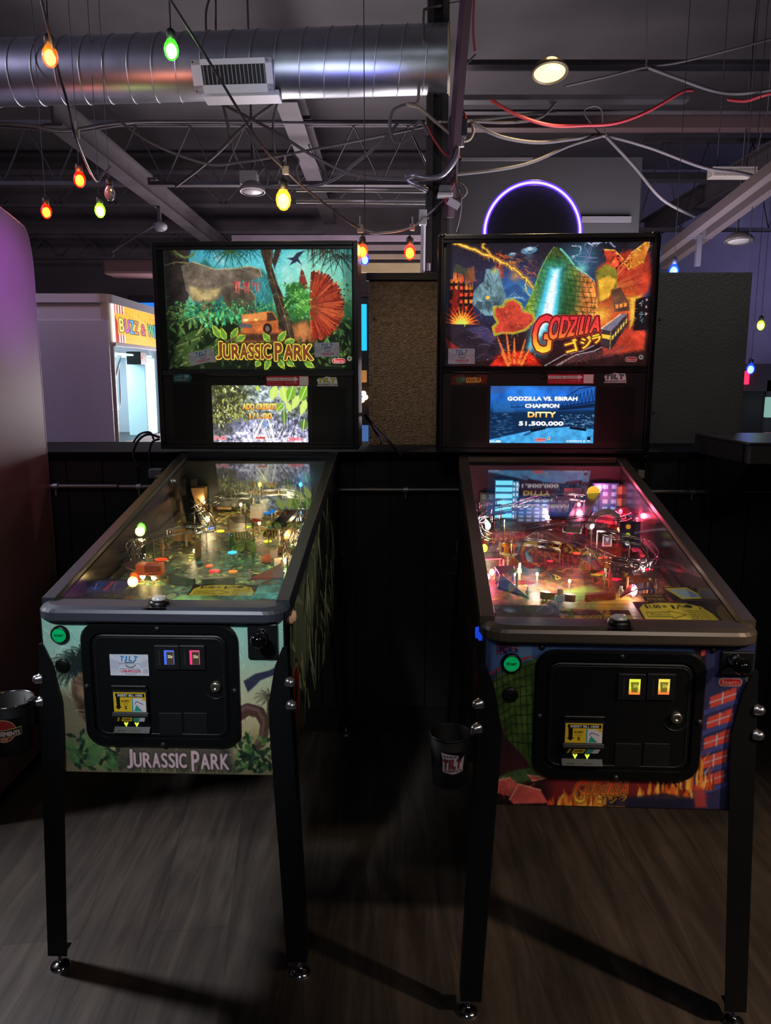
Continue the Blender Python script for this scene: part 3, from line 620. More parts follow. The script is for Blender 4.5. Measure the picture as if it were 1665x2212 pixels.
cable([(985, 345, 3.9), (985, 395, 3.88), (995, 430, 3.88), (992, 470, 3.9), (984, 500, 3.92)], .006, CABLE, 'white cable running down the column to the sign')
q = at(989, 276, 3.93); r = empty('junction_box', q, 0, 'square black junction box high on the column', 'junction box')
MB().box((-.042, -.03, -.045), (.042, .03, .045)).build('box', mat('box_black', (44, 42, 46), .5), r, .004)
for sx in (-.02, .02): MB().cyl((sx, 0, -.045), (sx, 0, -.085), .011, seg=10).build('connector', GALV, r)
q = at(961, 413, 3.9); r = empty('network_device', q, 0, 'small grey white device clipped to the column', 'network device')
MB().box((-.028, -.03, -.012), (.028, .03, .022)).build('body', mat('device_grey', (110, 112, 120), .5), r, .003)
MB().box((-.036, -.034, -.028), (.036, .034, -.012)).build('bracket', WHITEM, r, .003)
o = MB().box((-.03, -.001, -.018), (.03, .001, .018), Matrix.Rotation(.5, 4, 'Y')).build('paper_tag', mat('paper', (205, 205, 215), .6), None); o.location = at(980, 440, 3.88); tag(o, 'white paper tag dangling at the column', 'tag')
q = at(913, 470, 3.92); r = empty('junction_box', q, 0, 'small white box on top of the vertical conduit', 'junction box')
MB().box((-.018, -.02, -.035), (.018, .02, .035)).build('box', WHITEM, r, .003); MB().cyl((0, -.02, -.005), (.03, -.02, -.005), .006, seg=8).build('screw_clamp', GALV, r)
q = at(925, 592, 3.9); r = empty('cable_plug', q, 0, 'black plug at the low end of the white conduit', 'plug')
MB().box((-.02, -.02, -.012), (.02, .02, .012)).build('body', BLACK, r, .004); MB().cyl((0, 0, .01), (0, 0, .05), .009, seg=8).build('neck', mat('pale_clip', (170, 165, 180), .5), r)
q = at(1588, 372, 4.4); r = empty('vent_box', q, 0, 'pale ribbed vent box above the sloping strut', 'vent')
m = MB().box((-.12, 0, -.02), (.12, .08, .03)); m.build('body', mat('vent_cream', (185, 172, 160), .5), r, .003); MB().cyl((-.08, .05, .03), (-.08, .05, 3.69-q.z), .003, seg=6).cyl((.08, .05, .03), (.08, .05, 3.69-q.z), .003, seg=6).build('hanger_rods', STEELP, r)
m = MB()
for i in range(18): m.box((-.115+i*.0132, -.006, -.018), (-.108+i*.0132, .001, .012))
m.build('ribs', mat('vent_rib', (150, 136, 124), .5), r)
# ------------------------------------------------------------------ on and behind the half wall
a, b = at(796, 606, 3.28), at(947, 958, 3.28)
SPECK = mat('speckled_brown_panel', (92, 76, 58), .42, noise=(55, .45), bump=(140, .9))
r = empty('partition_panel', ((a.x+b.x)/2, 3.28, 1.15), 0, 'speckled brown panel standing on the ledge between the machines', 'panel'); w = (b.x-a.x)/2
MB().box((-w, 0, 0), (w, .03, a.z-1.15)).build('board', SPECK, r, .003)
q = at(808, 688, 3.279); MB().cyl((q.x-r.location.x, -.004, q.z-1.15), (q.x-r.location.x, .001, q.z-1.15), .006, seg=10).build('screw', CHROME, r)
MB().box((w-.006, -.012, 0), (w+.05, .03, a.z-1.14)).build('edge_post', BLACKM, r, .003)
MB().box((-w-.01, -.01, a.z-1.15), (w+.05, .03, a.z-1.12)).build('top_cap', BLACKM, r, .003)
a, b = at(1340, 588, 3.34), at(1597, 960, 3.34)
r = empty('partition_panel', ((a.x+b.x)/2, 3.34, 1.15), 0, 'large dark grey panel standing on the ledge at the right', 'panel'); w = (b.x-a.x)/2
MB().box((-w, 0, 0), (w, .035, a.z-1.15)).build('board', mat('grey_panel', (66, 65, 66), .55, noise=(4, .15), bump=(90, .25)), r, .004)
for sx, sy in ((1425, 689), (1412, 890)):
    q = at(sx, sy, 3.339); MB().cyl((q.x-r.location.x, -.005, q.z-1.15), (q.x-r.location.x, .001, q.z-1.15), .006, seg=10).build('screw', CHROME, r)
# neon ring sign
c = at(1148, 505, 3.32); r = empty('neon_ring_sign', (c.x, 3.32, 1.15), 0, 'round dark sign with a glowing purple neon ring behind the fiery sign', 'neon sign'); hz = c.z-1.15; R0 = .194
MB().tube([(R0*math.cos(t), -.018, hz+R0*math.sin(t)) for t in np.linspace(0, 2*PI, 81)[:-1]], .0046, 8, closed=True).build('neon_tube', glow('neon_purple', (190, 165, 255), 3.6), r)
MB().tube([(R0*math.cos(t), -.018, hz+R0*math.sin(t)) for t in np.linspace(0, 2*PI, 81)[:-1]], .0105, 10, closed=True).build('neon_rim_glow', mat('neon_rim_glow', (90, 50, 220), .3, 0, (100, 50, 255), 1.3, alpha=.42), r)  # translucent glowing shell added round the tube for its purple rim of light
MB().cyl((0, .004, hz), (0, .022, hz), R0-.004, seg=64).build('backing_disc', mat('sign_disc', (44, 36, 50), .5), r)
m = MB()
for sx, sz in ((-.11, .08), (0, .08), (.11, .08), (-.02, .16), (0, .178), (.105, .12), (.115, .108), (-.125, .084), (-.13, .07)): m.cyl((sx, .0, hz+sz-.06), (sx, .005, hz+sz-.06), .0025, seg=6)
m.build('rivets', CHROME, r)
MB().box((-.03, .006, 0), (.03, .02, hz-R0+.02)).build('stand', BLACKM, r, .002)
# conduit rail on the half wall
def rail(px0, px1, row, lab, clamps=()):
    a, b = at(px0, row, 2.965), at(px1, row, 2.965); z = a.z
    r = empty('wall_pipe', ((a.x+b.x)/2, 2.965, z), 0, lab, 'pipe', 'pipes along the half wall'); cx = r.location.x
    MB().cyl((a.x-cx, 0, 0), (b.x-cx, 0, 0), .0085, seg=12).build('pipe', PIPE, r)
    for c_ in clamps:
        x = at(c_, row, 2.965).x-cx
        MB().cyl((x-.009, 0, 0), (x+.009, 0, 0), .0125, seg=12).cyl((x, 0, 0), (x, .033, .012), .005, seg=8).cyl((x, 0, -.01), (x, -.002, -.034), .0035, seg=6).build('clamp', GALV, r)
rail(-60, 254, 1051, 'pipe on the half wall left of the left machine', (120,)); rail(258, 420, 1052, 'short pipe running behind the left machine', (300,))
rail(733, 1015, 1058, 'pipe on the half wall between the two machines', (876,)); rail(1360, 1800, 1062, 'pipe on the half wall right of the right machine', (1494,))
# counter at the right
r = empty('bar_counter', (1.95, 2.78, 1.15), 0, 'dark bar counter jutting from the half wall at the right edge', 'counter')
MB().box((-.75, -.23, .0), (1.2, .22, .062)).build('counter_edge', mat('counter_grey', (74, 70, 66), .5, noise=(8, .15)), r, .003)
MB().box((-.757, -.235, .062), (1.2, .225, .072)).build('counter_top', mat('counter_top', (54, 50, 48), .35), r, .002)
MB().box((-.757, -.19, -.0), (-.748, .218, .06)).build('side_cover', BLACKM, r)
m = MB().prism([(.2, -.002), (.2, -.24), (.16, -.24), (-.18, -.002)], -.72, -.66, 'x'); m.build('bracket', BLACKM, r, .002)  # black wedge standing in for the counter's shadow on the half wall
q = at(1522, 982, 2.99); o = MB().box((-.008, -.012, -.03), (.008, 0, .02)).cyl((0, -.012, .01), (0, -.02, .01), .005, seg=8).build('wall_hook', GALV, None, .002); o.location = (q.x, 3.0, q.z); tag(o, 'small metal hook on the half wall left of the counter', 'hook')
q = at(1383, 1024, 2.99); r = empty('wall_switch', (q.x, 3.0, q.z), 0, 'small white switch box with a white reflection line beside the right machine', 'switch')
MB().box((-.014, -.02, -.016), (.014, 0, .016)).build('box', mat('switch_white', (205, 200, 185), .4), r, .003)
MB().tube([(0, -.012, -.015), (-.012, -.014, -.16), (-.02, -.014, -.3)], .0016, 5).build('reflection_line', mat('reflection_white', (215, 205, 200), .5), r)  # thin white line built in place of a reflection below the box
# ------------------------------------------------------------------ left neighbours
def side_cabinet():
    X = -1.285; far = 2.945
    P = [atx(x, y, X) for x, y in ((2, 449), (26, 468), (52, 490), (66, 505))]
    zc = P[-1].z; out = [(2.3, .06), (2.3, P[0].z+(P[0].z-P[1].z)/(P[1].y-P[0].y)*(P[0].y-2.3))]+[(p.y, p.z) for p in P[:3]]
    y2, z2 = P[2].y, P[2].z
    for k in range(1, 7): a = PI/2*k/6; out.append((y2+(far-y2)*math.sin(a), z2-.13*(1-math.cos(a))-.02*k/6))
    out += [(far, 1.0), (far, .06)]
    r = empty('arcade_cabinet', (X, 2.6, 0), 0, 'tall arcade cabinet side lit purple at the left edge', 'arcade cabinet')
    m = MB(); m.loft([[(0, a-2.6, b) for a, b in out], [(-.03, a-2.6, b) for a, b in out]]); m.build('side_panel', mat('cabinet_side', (120, 84, 92), .4, noise=(3, .06)), r, .006)
    MB().loft([[(-.031, a-2.6, b) for a, b in out], [(-.75, a-2.6, b) for a, b in out]]).build('body', BLACKM, r)
    MB().tube([(-.004, a-2.6, b) for a, b in out[1:]], .005, 6).build('edge_trim', mat('t_molding', (150, 120, 140), .4), r)
    MB().box((-.7, -.28, 0), (-.05, .3, .06)).build('base', BLACKM, r)
side_cabinet()
def white_game():
    X = at(233, 640, 3.9).x; Y0, Y1 = 3.9, 4.86; z0 = 0; zt = at(240, 633, 3.9).z; w = 1.05; tw = .03
    r = empty('prize_game', (X, Y0, 0), 0, 'white prize game cabinet with lit yellow sign behind the half wall', 'prize game'); D = Y1-Y0
    WH = mat('white_cabinet', (205, 203, 214), .35)
    # shell open on the right hand (front) side
    pr = rrect(-w, 0, 0, D, .07, 5)
    m = MB(); m.box((-w, .0, z0), (-.04, tw, zt-.04)); m.box((-w, D-tw, z0), (-.04, D, zt-.04)); m.box((-w, 0, z0), (-w+tw, D, zt-.04)); m.build('side_panel', WH, r)
    m = MB(); m.cyl((-.045, .045, 0), (-.045, .045, zt-.04), .045, seg=24); m.build('corner_post', mat('white_post', (215, 213, 220), .22), r)
    MB().cyl((-.045, D-.045, 0), (-.045, D-.045, zt-.04), .045, seg=20).build('corner_post', mat('white_post', (215, 213, 220), .22), r)
    MB().prism(rrect(-w-.01, -.01, .006, D+.01, .06, 6), zt-.045, zt-.003).build('top_cap', WH, r, .012)
    MB().ball((-.5, .35, zt-.012), .3, (1, .8, .12), 24, 8).build('dome', WH, r)
    q0 = at(208, 655, 3.895); MB().box((-w, -.006, .3), (q0.x-X+.05, .002, zt-.13)).build('side_decal', mat('white_decal', (196, 194, 208), .4), r)
    # front, seen obliquely: sign, window, lower door
    zs1, zs0 = zt-.045, at(240, 738, 3.9).z; zw0 = at(246, 952, 3.9).z-.02
    I = Img(0, 0, 330, 150, 150, (250, 185, 60))
    I.glow(165, 75, 150, (255, 215, 110), .9)
    for x0, x1 in ((0, 60), (270, 330)):
        for k in range(5):
            I.poly([(x0+k*14, 0), (x0+k*14+7, 0), (x0+k*14+7, 34), (x0+k*14, 34)], (190, 50, 40)); I.poly([(x0+k*14+7, 0), (x0+k*14+14, 0), (x0+k*14+14, 34), (x0+k*14+7, 34)], (255, 250, 240))
            I.poly([(x0+k*14, 116), (x0+k*14+7, 116), (x0+k*14+7, 150), (x0+k*14, 150)], (190, 50, 40)); I.poly([(x0+k*14+7, 116), (x0+k*14+14, 116), (x0+k*14+14, 150), (x0+k*14+7, 150)], (255, 250, 240))
    I.poly([(0, 0), (16, 0), (16, 150), (0, 150)], (255, 250, 240)); I.poly([(16, 40), (30, 70), (30, 150), (16, 150)], (190, 50, 40))
    for k in range(12): I.stroke([(60+k*19, 14+(k*37 % 30)), (66+k*19, 30+(k*37 % 30))], 2.5, (230, 120, 50))
    x = 40
    for ch, c_, wd in zip('BUZZ&WIN', ((245, 235, 120), (230, 120, 200), (90, 190, 225), (235, 150, 90), (235, 120, 130), (120, 210, 150), (70, 170, 215), (90, 180, 220)), (30, 30, 28, 28, 34, 44, 14, 34)):
        if ch in '&W': x += 12
        I.text(ch, (x, 52 if ch != '&' else 58, x+wd-5, 104), c_, 1.5, 3, (60, 40, 60)); x += wd
    I.mesh('sign_panel', (.004, .025, zs1), (0, D-.06, 0), (0, 0, zs0-zs1), print_mat('lit_sign', 1.15, 0, .25), r)
    MB().box((-.02, .04, zs0-.02), (.01, D-.04, zs0)).build('sign_rail', WH, r, .002)
    Wd = D-.1
    MB().box((-.03, .05, zw0), (-.01, .075, zs0-.02)).build('window_frame', WHITEM, r)
    WIN = glow('window_light', (205, 240, 255), 1.5)
    m = MB(); m.box((-.52, .06, zs0-.055), (-.06, D-.06, zs0-.045)); m.build('light_panel', WIN, r)
    MB().box((-.57, .05, zw0), (-.55, D-.05, zs0-.02)).build('back_panel', mat('inner_teal', (120, 190, 200), .5), r)
    MB().box((-.55, .04, zw0-.03), (-.02, D-.04, zw0)).build('play_deck', BLACK, r)
    MB().box((-.14, D*.66, zw0), (-.03, D*.86, zs0-.06)).build('inner_post', mat('post_cyan', (190, 230, 240), .4, 0, (190, 235, 250), .45), r, .004)
    h = zs0-zw0
    TB = mat('inner_tube', (200, 205, 205), .3, .6)
    MB().tube(spline([(-.1, .1, zs0-.04), (-.1, .17, zs0-h*.3), (-.1, .26, zs0-h*.42), (-.1, .34, zs0-h*.28), (-.1, .42, zs0-h*.08)], 6), .014, 8).build('hose', TB, r)
    MB().tube(spline([(-.12, .36, zs0-h*.2), (-.12, .33, zs0-h*.5), (-.12, .38, zs0-h*.68), (-.12, .44, zs0-h*.6), (-.12, .45, zs0-h*.2)], 6), .006, 8).build('hose', TB, r)
    MB().lathe([(.03, 0), (.026, .03), (.03, .06), (.026, .09), (.03, .12), (.026, .15)], (-.15, .29, zs0-h*.62), seg=14).build('spring', TB, r)
    for k in range(4): MB().cyl((-.2, .1+k*.035, zs0-h*.72), (-.2, .1+k*.035, zs0-h*.4), .006, seg=8).build('rod', CHROME, r)
    for a_ in (-1, 0, 1): MB().tube(spline([(-.13, .3, zs0-h*.66), (-.13+.02*a_, .3+.06*a_, zs0-h*.7), (-.13, .3+.075*a_, zs0-h*.9)], 5), .004, 6).build('claw_finger', CHROME, r)
    m = MB().box((-.1, D*.55, zs0-h*.2), (-.02, D*.67, zs0-h*.06)); m.build('motor_box', BLACK, r, .003)
    MB().box((-.018, D*.58, zs0-h*.135), (-.016, D*.63, zs0-h*.12)).build('red_display', glow('red_led', (255, 70, 40), 3), r)
    MB().box((-.4, .3, zw0+.02), (-.39, .5, zw0+h*.3)).build('green_card', glow('green_leds', (40, 200, 90), .7), r)
    MB().box((-.02, .04, 0), (0, D-.04, zw0-.03)).build('lower_door', WH, r)
    lamp('prize_game_lamp', 'AREA', (X-.3, Y0+D/2, zs0-.07), (.8, .95, 1), 3, .3, (X-.3, Y0+D/2, 0))
white_game()
# game seen in the slot left of the speckled panel and the blue one behind the jungle sign
def far_game(x0, x1, r0, r1, Y, label, col, kind):
    a, b = at(x0, r0, Y), at(x1, r1, Y); w = b.x-a.x; h = a.z-b.z
    r = empty('arcade_game', ((a.x+b.x)/2, Y, 0), 0, label, 'arcade game')
    MB().box((-w/2-.1, .02, 0), (w/2+.1, .6, a.z+.06)).build('cabinet', mat('far_cab', (30, 28, 36), .5), r, .02)
    MB().box((-w/2, 0, b.z), (w/2, .02, a.z)).build('screen', glow('scr_%d_%d_%d' % col, col, 1.1), r)
    MB().box((-w/2-.08, -.2, .75), (w/2+.08, .02, .95)).build('control_panel', mat('far_panel', (60, 50, 60), .5), r, .02)
    return r
r = far_game(700, 792, 657, 757, 5.4, 'arcade game with cyan screen glimpsed left of the speckled panel', (30, 200, 245), 0)
a = at(760, 800, 5.3); MB().box((a.x-r.location.x-.1, -.1, at(760, 826, 5.3).z), (at(792, 826, 5.3).x-r.location.x, -.08, a.z)).build('card', mat('tan_card', (190, 140, 80), .5, 0, (190, 130, 70), .6), r)
for px, py in ((785, 850), (782, 864), (789, 858)):
    q = at(px, py, 5.25); MB().ball((q.x-r.location.x, -.15, q.z), .018).build('spark_lamp', glow('spark', (255, 200, 130), 8), r)
q = at(786, 935, 5.25); MB().box((q.x-r.location.x-.03, -.13, q.z-.06), (q.x-r.location.x+.03, -.12, q.z+.05)).build('blue_card', glow('blue_card', (90, 130, 200), .6), r)
far_game(300, 352, 654, 674, 6.4, 'arcade game with bright blue topper right behind the prize game', (30, 130, 250), 0)
# far right corner of the hall
o = MB().box((-.05, 0, -.06), (.05, .1, .06)).build('exit_sign', glow('exit_red', (255, 40, 80), 2.2), None, .006); o.location = at(1607, 816, 7.2); tag(o, 'small red exit light far right beside the blue bulb', 'exit sign')
m = MB(); a, b = at(1560, 845, 7.3), at(1642, 970, 7.3)
r = empty('door_1', ((a.x+b.x)/2, 7.3, 0), 0, 'dark door in a grey frame at the far right', 'door', None, 'structure'); w = (b.x-a.x)/2
MB().box((-w, 0, 0), (w, .06, a.z)).build('leaf', mat('far_door', (58, 54, 58), .6), r); MB().box((-w-.1, -.03, 0), (-w, .1, a.z+.1)).box((w, -.03, 0), (w+.12, .1, a.z+.1)).box((-w-.1, -.03, a.z), (w+.12, .1, a.z+.25)).build('frame', mat('far_frame', (74, 70, 76), .6), r)
q = at(1640, 962, 5.6); r = empty('side_table', (q.x+.3, 5.6, 0), 0, 'dark table with white boxes far behind the counter', 'table')
MB().box((-.6, -.3, q.z-.04), (.8, .3, q.z)).build('table_top', BLACK, r); MB().box((-.5, -.2, 0), (.7, .2, q.z-.04)).build('table_base', BLACKM, r)
for px, ww, lab in ((1605, .022, 'leftmost'), (1621, .022, 'middle'), (1638, .025, 'rightmost')):
    a = at(px, 962, 5.5); o = MB().box((-ww, 0, 0), (ww*.8, .1, .07)).build('paper_box', mat('paper_box', (190, 190, 225), .5), None, .004); o.location = (a.x, 5.5, q.z); tag(o, '%s small white box on the far table' % lab, 'box', 'white boxes on the far table')
a = at(1640, 956, 5.2); o = MB().box((0, 0, 0), (.42, .012, .12+.0)).build('flyer_board', mat('pink_flyer', (226, 150, 130), .5, 0, (226, 140, 120), .25), None, .003); o.location = (at(1652, 925, 5.2).x, 5.2, q.z); o.scale = (1, 1, 1); tag(o, 'pink flyer standing on the far table at the right edge', 'flyer')
a = at(1674, 880, 7.0); o = MB().box((-.07, 0, -.09), (.3, .06, .09)).build('lit_poster', glow('poster_mint', (150, 200, 190), .7), None, .004); o.location = a; tag(o, 'pale green lit poster on the blue wall at the right edge', 'poster')
# ------------------------------------------------------------------ pinball machines
class Pin:
    def __init__(s, x, y, yaw, label):
        s.o = Vector((x, y, 0)); s.a = yaw
        s.root = empty('pinball_machine', (x, y, 0), yaw, label, 'pinball machine', 'pinball machines')
        s.R = Matrix.Rotation(-yaw, 3, 'Z')
    def lray(s, px, py): return s.R @ (Vector((0, 0, EYE))-s.o), s.R @ ray(px, py)
    def front(s, px, py, y=0):
        o, d = s.lray(px, py); return o+d*((y-o.y)/d.y)
    def side(s, px, py, x):
        o, d = s.lray(px, py); return o+d*((x-o.x)/d.x)
    def pf(s, px, py, h=0):
        """point on the playfield plane raised by h"""
        o, d = s.lray(px, py); t = (PF0+h-o.z+PFS*o.y)/(d.z-PFS*d.y); q = o+d*t
        if q.y > 1.06: q.x *= 1.06/max(q.y, 1.06)*.5+.5; q.y = 1.06; q.z = PF0+PFS*1.06+h
        return q
PF0, PFS = .838, .112
GZ0, GZS = .926, .2015          # glass height at the front edge and its slope
CW2 = .2795                     # half width of the cabinet
CABBLK = mat('cabinet_black', (17, 17, 18), .45, bump=(300, .08))
LEGM = mat('leg_black_powder', (15, 16, 19), .42, spec=.4)
RAILM = mat('rail_black', (34, 35, 38), .35, .3)
GLASS = None
def glass_mat():
    m = bpy.data.materials.new('clear_glass'); m.use_nodes = True; nt = m.node_tree; nt.nodes.remove(nt.nodes['Principled BSDF']); L = nt.links.new
    out = nt.nodes['Material Output']; tr = nt.nodes.new('ShaderNodeBsdfTransparent'); gl = nt.nodes.new('ShaderNodeBsdfGlossy'); gl.inputs['Roughness'].default_value = 0.0
    tr.inputs[0].default_value = (.96, .97, .96, 1)
    g = nt.nodes.new('ShaderNodeNewGeometry'); mr = nt.nodes.new('ShaderNodeMapRange'); mr.inputs[3].default_value = 1.5; mr.inputs[4].default_value = 1/1.5; L(g.outputs['Backfacing'], mr.inputs[0])
    fr = nt.nodes.new('ShaderNodeFresnel'); L(mr.outputs[0], fr.inputs['IOR']); mx = nt.nodes.new('ShaderNodeMixShader')
    L(fr.outputs[0], mx.inputs[0]); L(tr.outputs[0], mx.inputs[1]); L(gl.outputs[0], mx.inputs[2]); L(mx.outputs[0], out.inputs[0])
    return m
GLASS = glass_mat()
CLEARP = mat('clear_plastic', (225, 225, 225), .08, alpha=.25)
def mk_sticker(w=200, n=150, phone=True):
    I = Img(0, 0, 200, 108, n, (205, 208, 222)); I.mottle(5, .05)
    I.poly([(0, 20), (60, 40), (40, 80), (0, 70)], (186, 190, 212)); I.poly([(200, 25), (150, 45), (165, 70), (200, 60)], (186, 190, 212))
    x = 56
    for ch, wd in zip('TILT', (28, 17, 26, 28)):
        I.text(ch, (x, 10, x+wd-12, 34), (60, 120, 200), 1.6, 1.6, (170, 215, 240), .15); x += wd
    I.stroke([(78, 34), (80, 42), (125, 40), (127, 30)], 4, (30, 40, 60)); I.text('AMUSEMENTS', (46, 43, 152, 51), (80, 100, 150), .3)
    I.stroke([(82, 56), (92, 64), (108, 66), (122, 62), (132, 55)], 4, (40, 40, 60))
    I.text('Need Service? Call or Text', (52, 70, 152, 76), (60, 60, 80), .2)
    I.text('1-248-893-2278', (50, 79, 156, 92), (200, 60, 80), .8); I.text('tiltamusements.com', (76, 96, 136, 102), (60, 60, 80), .2)
    for k in range(3): I.text('GAMES', (172, 74+k*8, 194, 79+k*8), (120, 70, 100), .2)
    return I
def logo_badge(I, x, y, w, h, dim=1):
    """small red oblong maker's badge with a ball at its upper right"""
    c = lambda t: tuple(k*dim for k in t)
    I.ell(x+w*.8, y-h*.45, h*.52, h*.52, c((225, 215, 190))); I.ell(x+w*.8, y-h*.45, h*.36, h*.36, c((120, 110, 100)))
    for k, col in ((1, (235, 225, 215)), (.82, (190, 30, 40))):
        hh = h*.5*k; I.poly([(x-(w*.5-h*.5)+hh*math.cos(a)+(w-h)*(math.cos(a) > 0)+0, y+hh*math.sin(a)) for a in np.linspace(0.01, 2*PI+.01, 28)[:-1]], c(col))
    I.text('Stern', (x-w*.36, y-h*.26, x+w*.36, y+h*.26), c((250, 235, 225)), I.px*.2)
def build_pin(P, T):
    """cabinet, legs, lockbar, rails, glass, backbox, coin door; T holds what differs between the two machines"""
    R = P.root; rz = lambda y: GZ0+GZS*y; yb = 1.29; zb = .518
    # ---- cabinet (open box)
    m = MB(); t = .018
    m.box((-CW2, 0, zb), (CW2, t, .916)); m.box((-CW2, yb-t, zb), (CW2, yb, 1.15)); m.box((-CW2+t, t, zb), (CW2-t, yb-t, zb+.012))
    for sx in (-1, 1):
        x0, x1 = sorted((sx*CW2, sx*(CW2-t)))
        m.prism([(t, zb), (yb-t, zb), (yb-t, 1.15), (1.13, rz(1.13)-.014), (t, rz(t)-.014)], x0, x1, 'x')
    m.build('cabinet', CABBLK, R, .002)
    for sx in (-1, 1):      # glossy inner side blades
        x = sx*(CW2-t-.002)
        MB().prism([(t, pz(t)-.03), (1.12, pz(1.12)-.03), (1.12, rz(1.12)-.02), (t, rz(t)-.02)], min(x, x-sx*.0018), max(x, x-sx*.0018), 'x').build('side_blade', T['blade'], R)
    # ---- lockbar with rounded corners
    def lb(e, z, y1): return [(x, z0, z) for x, z0 in [(CW2+.006+e, y1)]+[(CW2+.006+e-.05*(1-math.cos(a)), -.022-e+.05*(1-math.sin(a))) for a in np.linspace(0, PI/2, 7)]+[(-(CW2+.006+e-.05*(1-math.cos(a))), -.022-e+.05*(1-math.sin(a))) for a in np.linspace(PI/2, 0, 7)]+[(-(CW2+.006+e), y1)]]
    m = MB(); y1 = .048; m.loft([lb(-.003, .893, y1), lb(0, .897, y1), lb(0, .914, y1), lb(-.004, .921, y1), lb(-.014, .927, y1-.0)], True, True)
    lock = m.build('lockbar', T['lock'], R, .0015)
    q = P.pf(T['button'][0], T['button'][1], .1); q = Vector((q.x, .012, .927))
    MB().lathe([(.024, -.002), (.024, .006), (.019, .011), (.016, .012)], q, seg=24).build('button_collar', BLACK, lock)
    MB().lathe([(.0165, .01), (.0165, .014), (.014, .018), (.006, .0205), (1e-4, .021)], q, seg=24).build('action_button', mat('clear_button', (220, 215, 205), .08, .2, spec=.8), lock)
    MB().prism([(q.x-.03, -.0225), (q.x+.022, -.0225), (q.x+.02, .01), (q.x-.02, .01)], .9268, .9276).build('button_plate', BLACK, lock)
    # ---- side rails and glass
    for sx in (-1, 1):
        xa, xb = sorted((sx*(CW2-.024), sx*(CW2+.007))); xo = sorted((sx*(CW2+.0005), sx*(CW2+.007)))
        m = MB()
        m.loft([[(xa, y, rz(y)-.014), (xb, y, rz(y)-.014), (xb, y, rz(y)+.002), (xa, y, rz(y)+.002)] for y in (.03, 1.15)])
        m.loft([[(xo[0], y, rz(y)-.045), (xo[1], y, rz(y)-.045), (xo[1], y, rz(y)-.012), (xo[0], y, rz(y)-.012)] for y in (.05, 1.15)])
        m.build('side_rail', T['rail'], R, .002)
    m = MB(); xg = CW2-.0235
    m.loft([[(-xg, y, rz(y)-.0075), (xg, y, rz(y)-.0075), (xg, y, rz(y)-.0055), (-xg, y, rz(y)-.0055)] for y in (.049, 1.145)]); m.build('playfield_glass', GLASS, R)
    MB().loft([[(-xg, y, rz(y)-.016), (xg, y, rz(y)-.016), (xg, y, rz(y)+.002), (-xg, y, rz(y)+.002)] for y in (1.146, 1.163)]).build('glass_channel', T['rail'], R)
    # ---- legs
    for sx in (-1, 1):
        for fy, sg in ((-.004, 1), (yb+.004, -1)):
            m = MB(); zt, z1 = .835, .045
            sh = lambda z: (sx*.034*(zt-z)/zt, -sg*.012*(zt-z)/zt)
            X0 = sx*(CW2+.0045)
            def plate(prof, face):
                a = []; b = []
                for u, z in prof:
                    dx, dy = sh(z)
                    if face == 'f': a.append((X0+dx-sx*u, fy+dy, z)); b.append((X0+dx-sx*u, fy+dy-sg*.0035, z))
                    else: a.append((X0+dx, fy+dy+sg*u, z)); b.append((X0+dx-sx*.0035, fy+dy+sg*u, z))
                m.loft([a, b])
            pr = [(0, zt), (.01, zt), (.03, .79), (.05, .70), (.052, .64), (.049, .30), (.047, z1), (0, z1)]
            plate(pr, 'f'); plate(pr, 's')
            dx, dy = sh(z1); m.box((min(X0+dx, X0+dx-sx*.04), min(fy+dy, fy+dy+sg*.04), z1-.0), (max(X0+dx, X0+dx-sx*.04), max(fy+dy, fy+dy+sg*.04), z1+.004))
            leg = m.build('leg', LEGM, R, .0012)
            fx, fyy = X0+dx-sx*.018, fy+dy+sg*.018
            MB().lathe([(.0045, .05), (.0045, .016), (.009, .014), (.018, .010), (.025, .005), (.026, .001), (.026, 0)], (fx, fyy, 0), seg=18).build('leveler_foot', CHROME if sg > 0 else mat('dull_foot', (120, 118, 112), .35, .9), leg)
            for zbt in (.752, .697):
                ex, ey = sh(zbt); c = Vector((X0+ex-sx*.001, fy+ey+sg*.001, zbt)); dr = Vector((sx, -sg*.75, 0)).normalized()
                MB().lathe([(.0125, -.002), (.0125, .003), (.0105, .005), (.0105, .010), (.0085, .0145), (.004, .0175), (1e-4, .018)], c, dr, 16).build('leg_bolt', mat('bolt_steel', (200, 198, 205), .25, .95), leg)
    # ---- coin door
    (a0, a1, a2, a3) = T['door']; A, B = P.front(a0, (a2+a3)/2), P.front(a1, (a2+a3)/2); x0, x1 = A.x, B.x
    z1, z0 = P.front((a0+a1)/2, a2).z, P.front((a0+a1)/2, a3).z
    ring = lambda e, y, r: [(x, y, z) for x, z in rrect(x0+e, z0+e, x1-e, z1-e, r, 6)]
    m = MB(); m.loft([ring(0, .0, .042), ring(0, -.006, .042), ring(.004, -.011, .04), ring(.022, -.011, .03), ring(.025, -.004, .028)], True, True)
    door = m.build('coin_door', mat('door_black', (11, 12, 14), .38, spec=.35), R)
    dz = (z1-z0); dw = x1-x0
    m = MB(); m.loft([ring(.027, -.003, .024), ring(.027, -.007, .024), ring(.03, -.0085, .022)], True, True); m.build('door_panel', mat('door_panel_black', (10, 11, 13), .45, spec=.35), door)
    pts = [(x, -.0088, z) for x, z in rrect(x0+.034, z0+.034, x1-.034, z1-.034, .02, 5)]
    MB().tube(pts, .0016, 5, closed=True).build('panel_bead', mat('door_bead', (30, 33, 36), .3), door)
    for fx, fz in ((.5, .965), (.5, .03), (.03, .5), (.972, .48)):
        MB().lathe([(.006, 0), (.006, .003), (.003, .005), (1e-4, .0055)], (x0+dw*fx, -.0105, z0+dz*fz), (0, -1, 0), 10).build('door_screw', mat('dark_screw', (70, 72, 76), .3, .7), door)
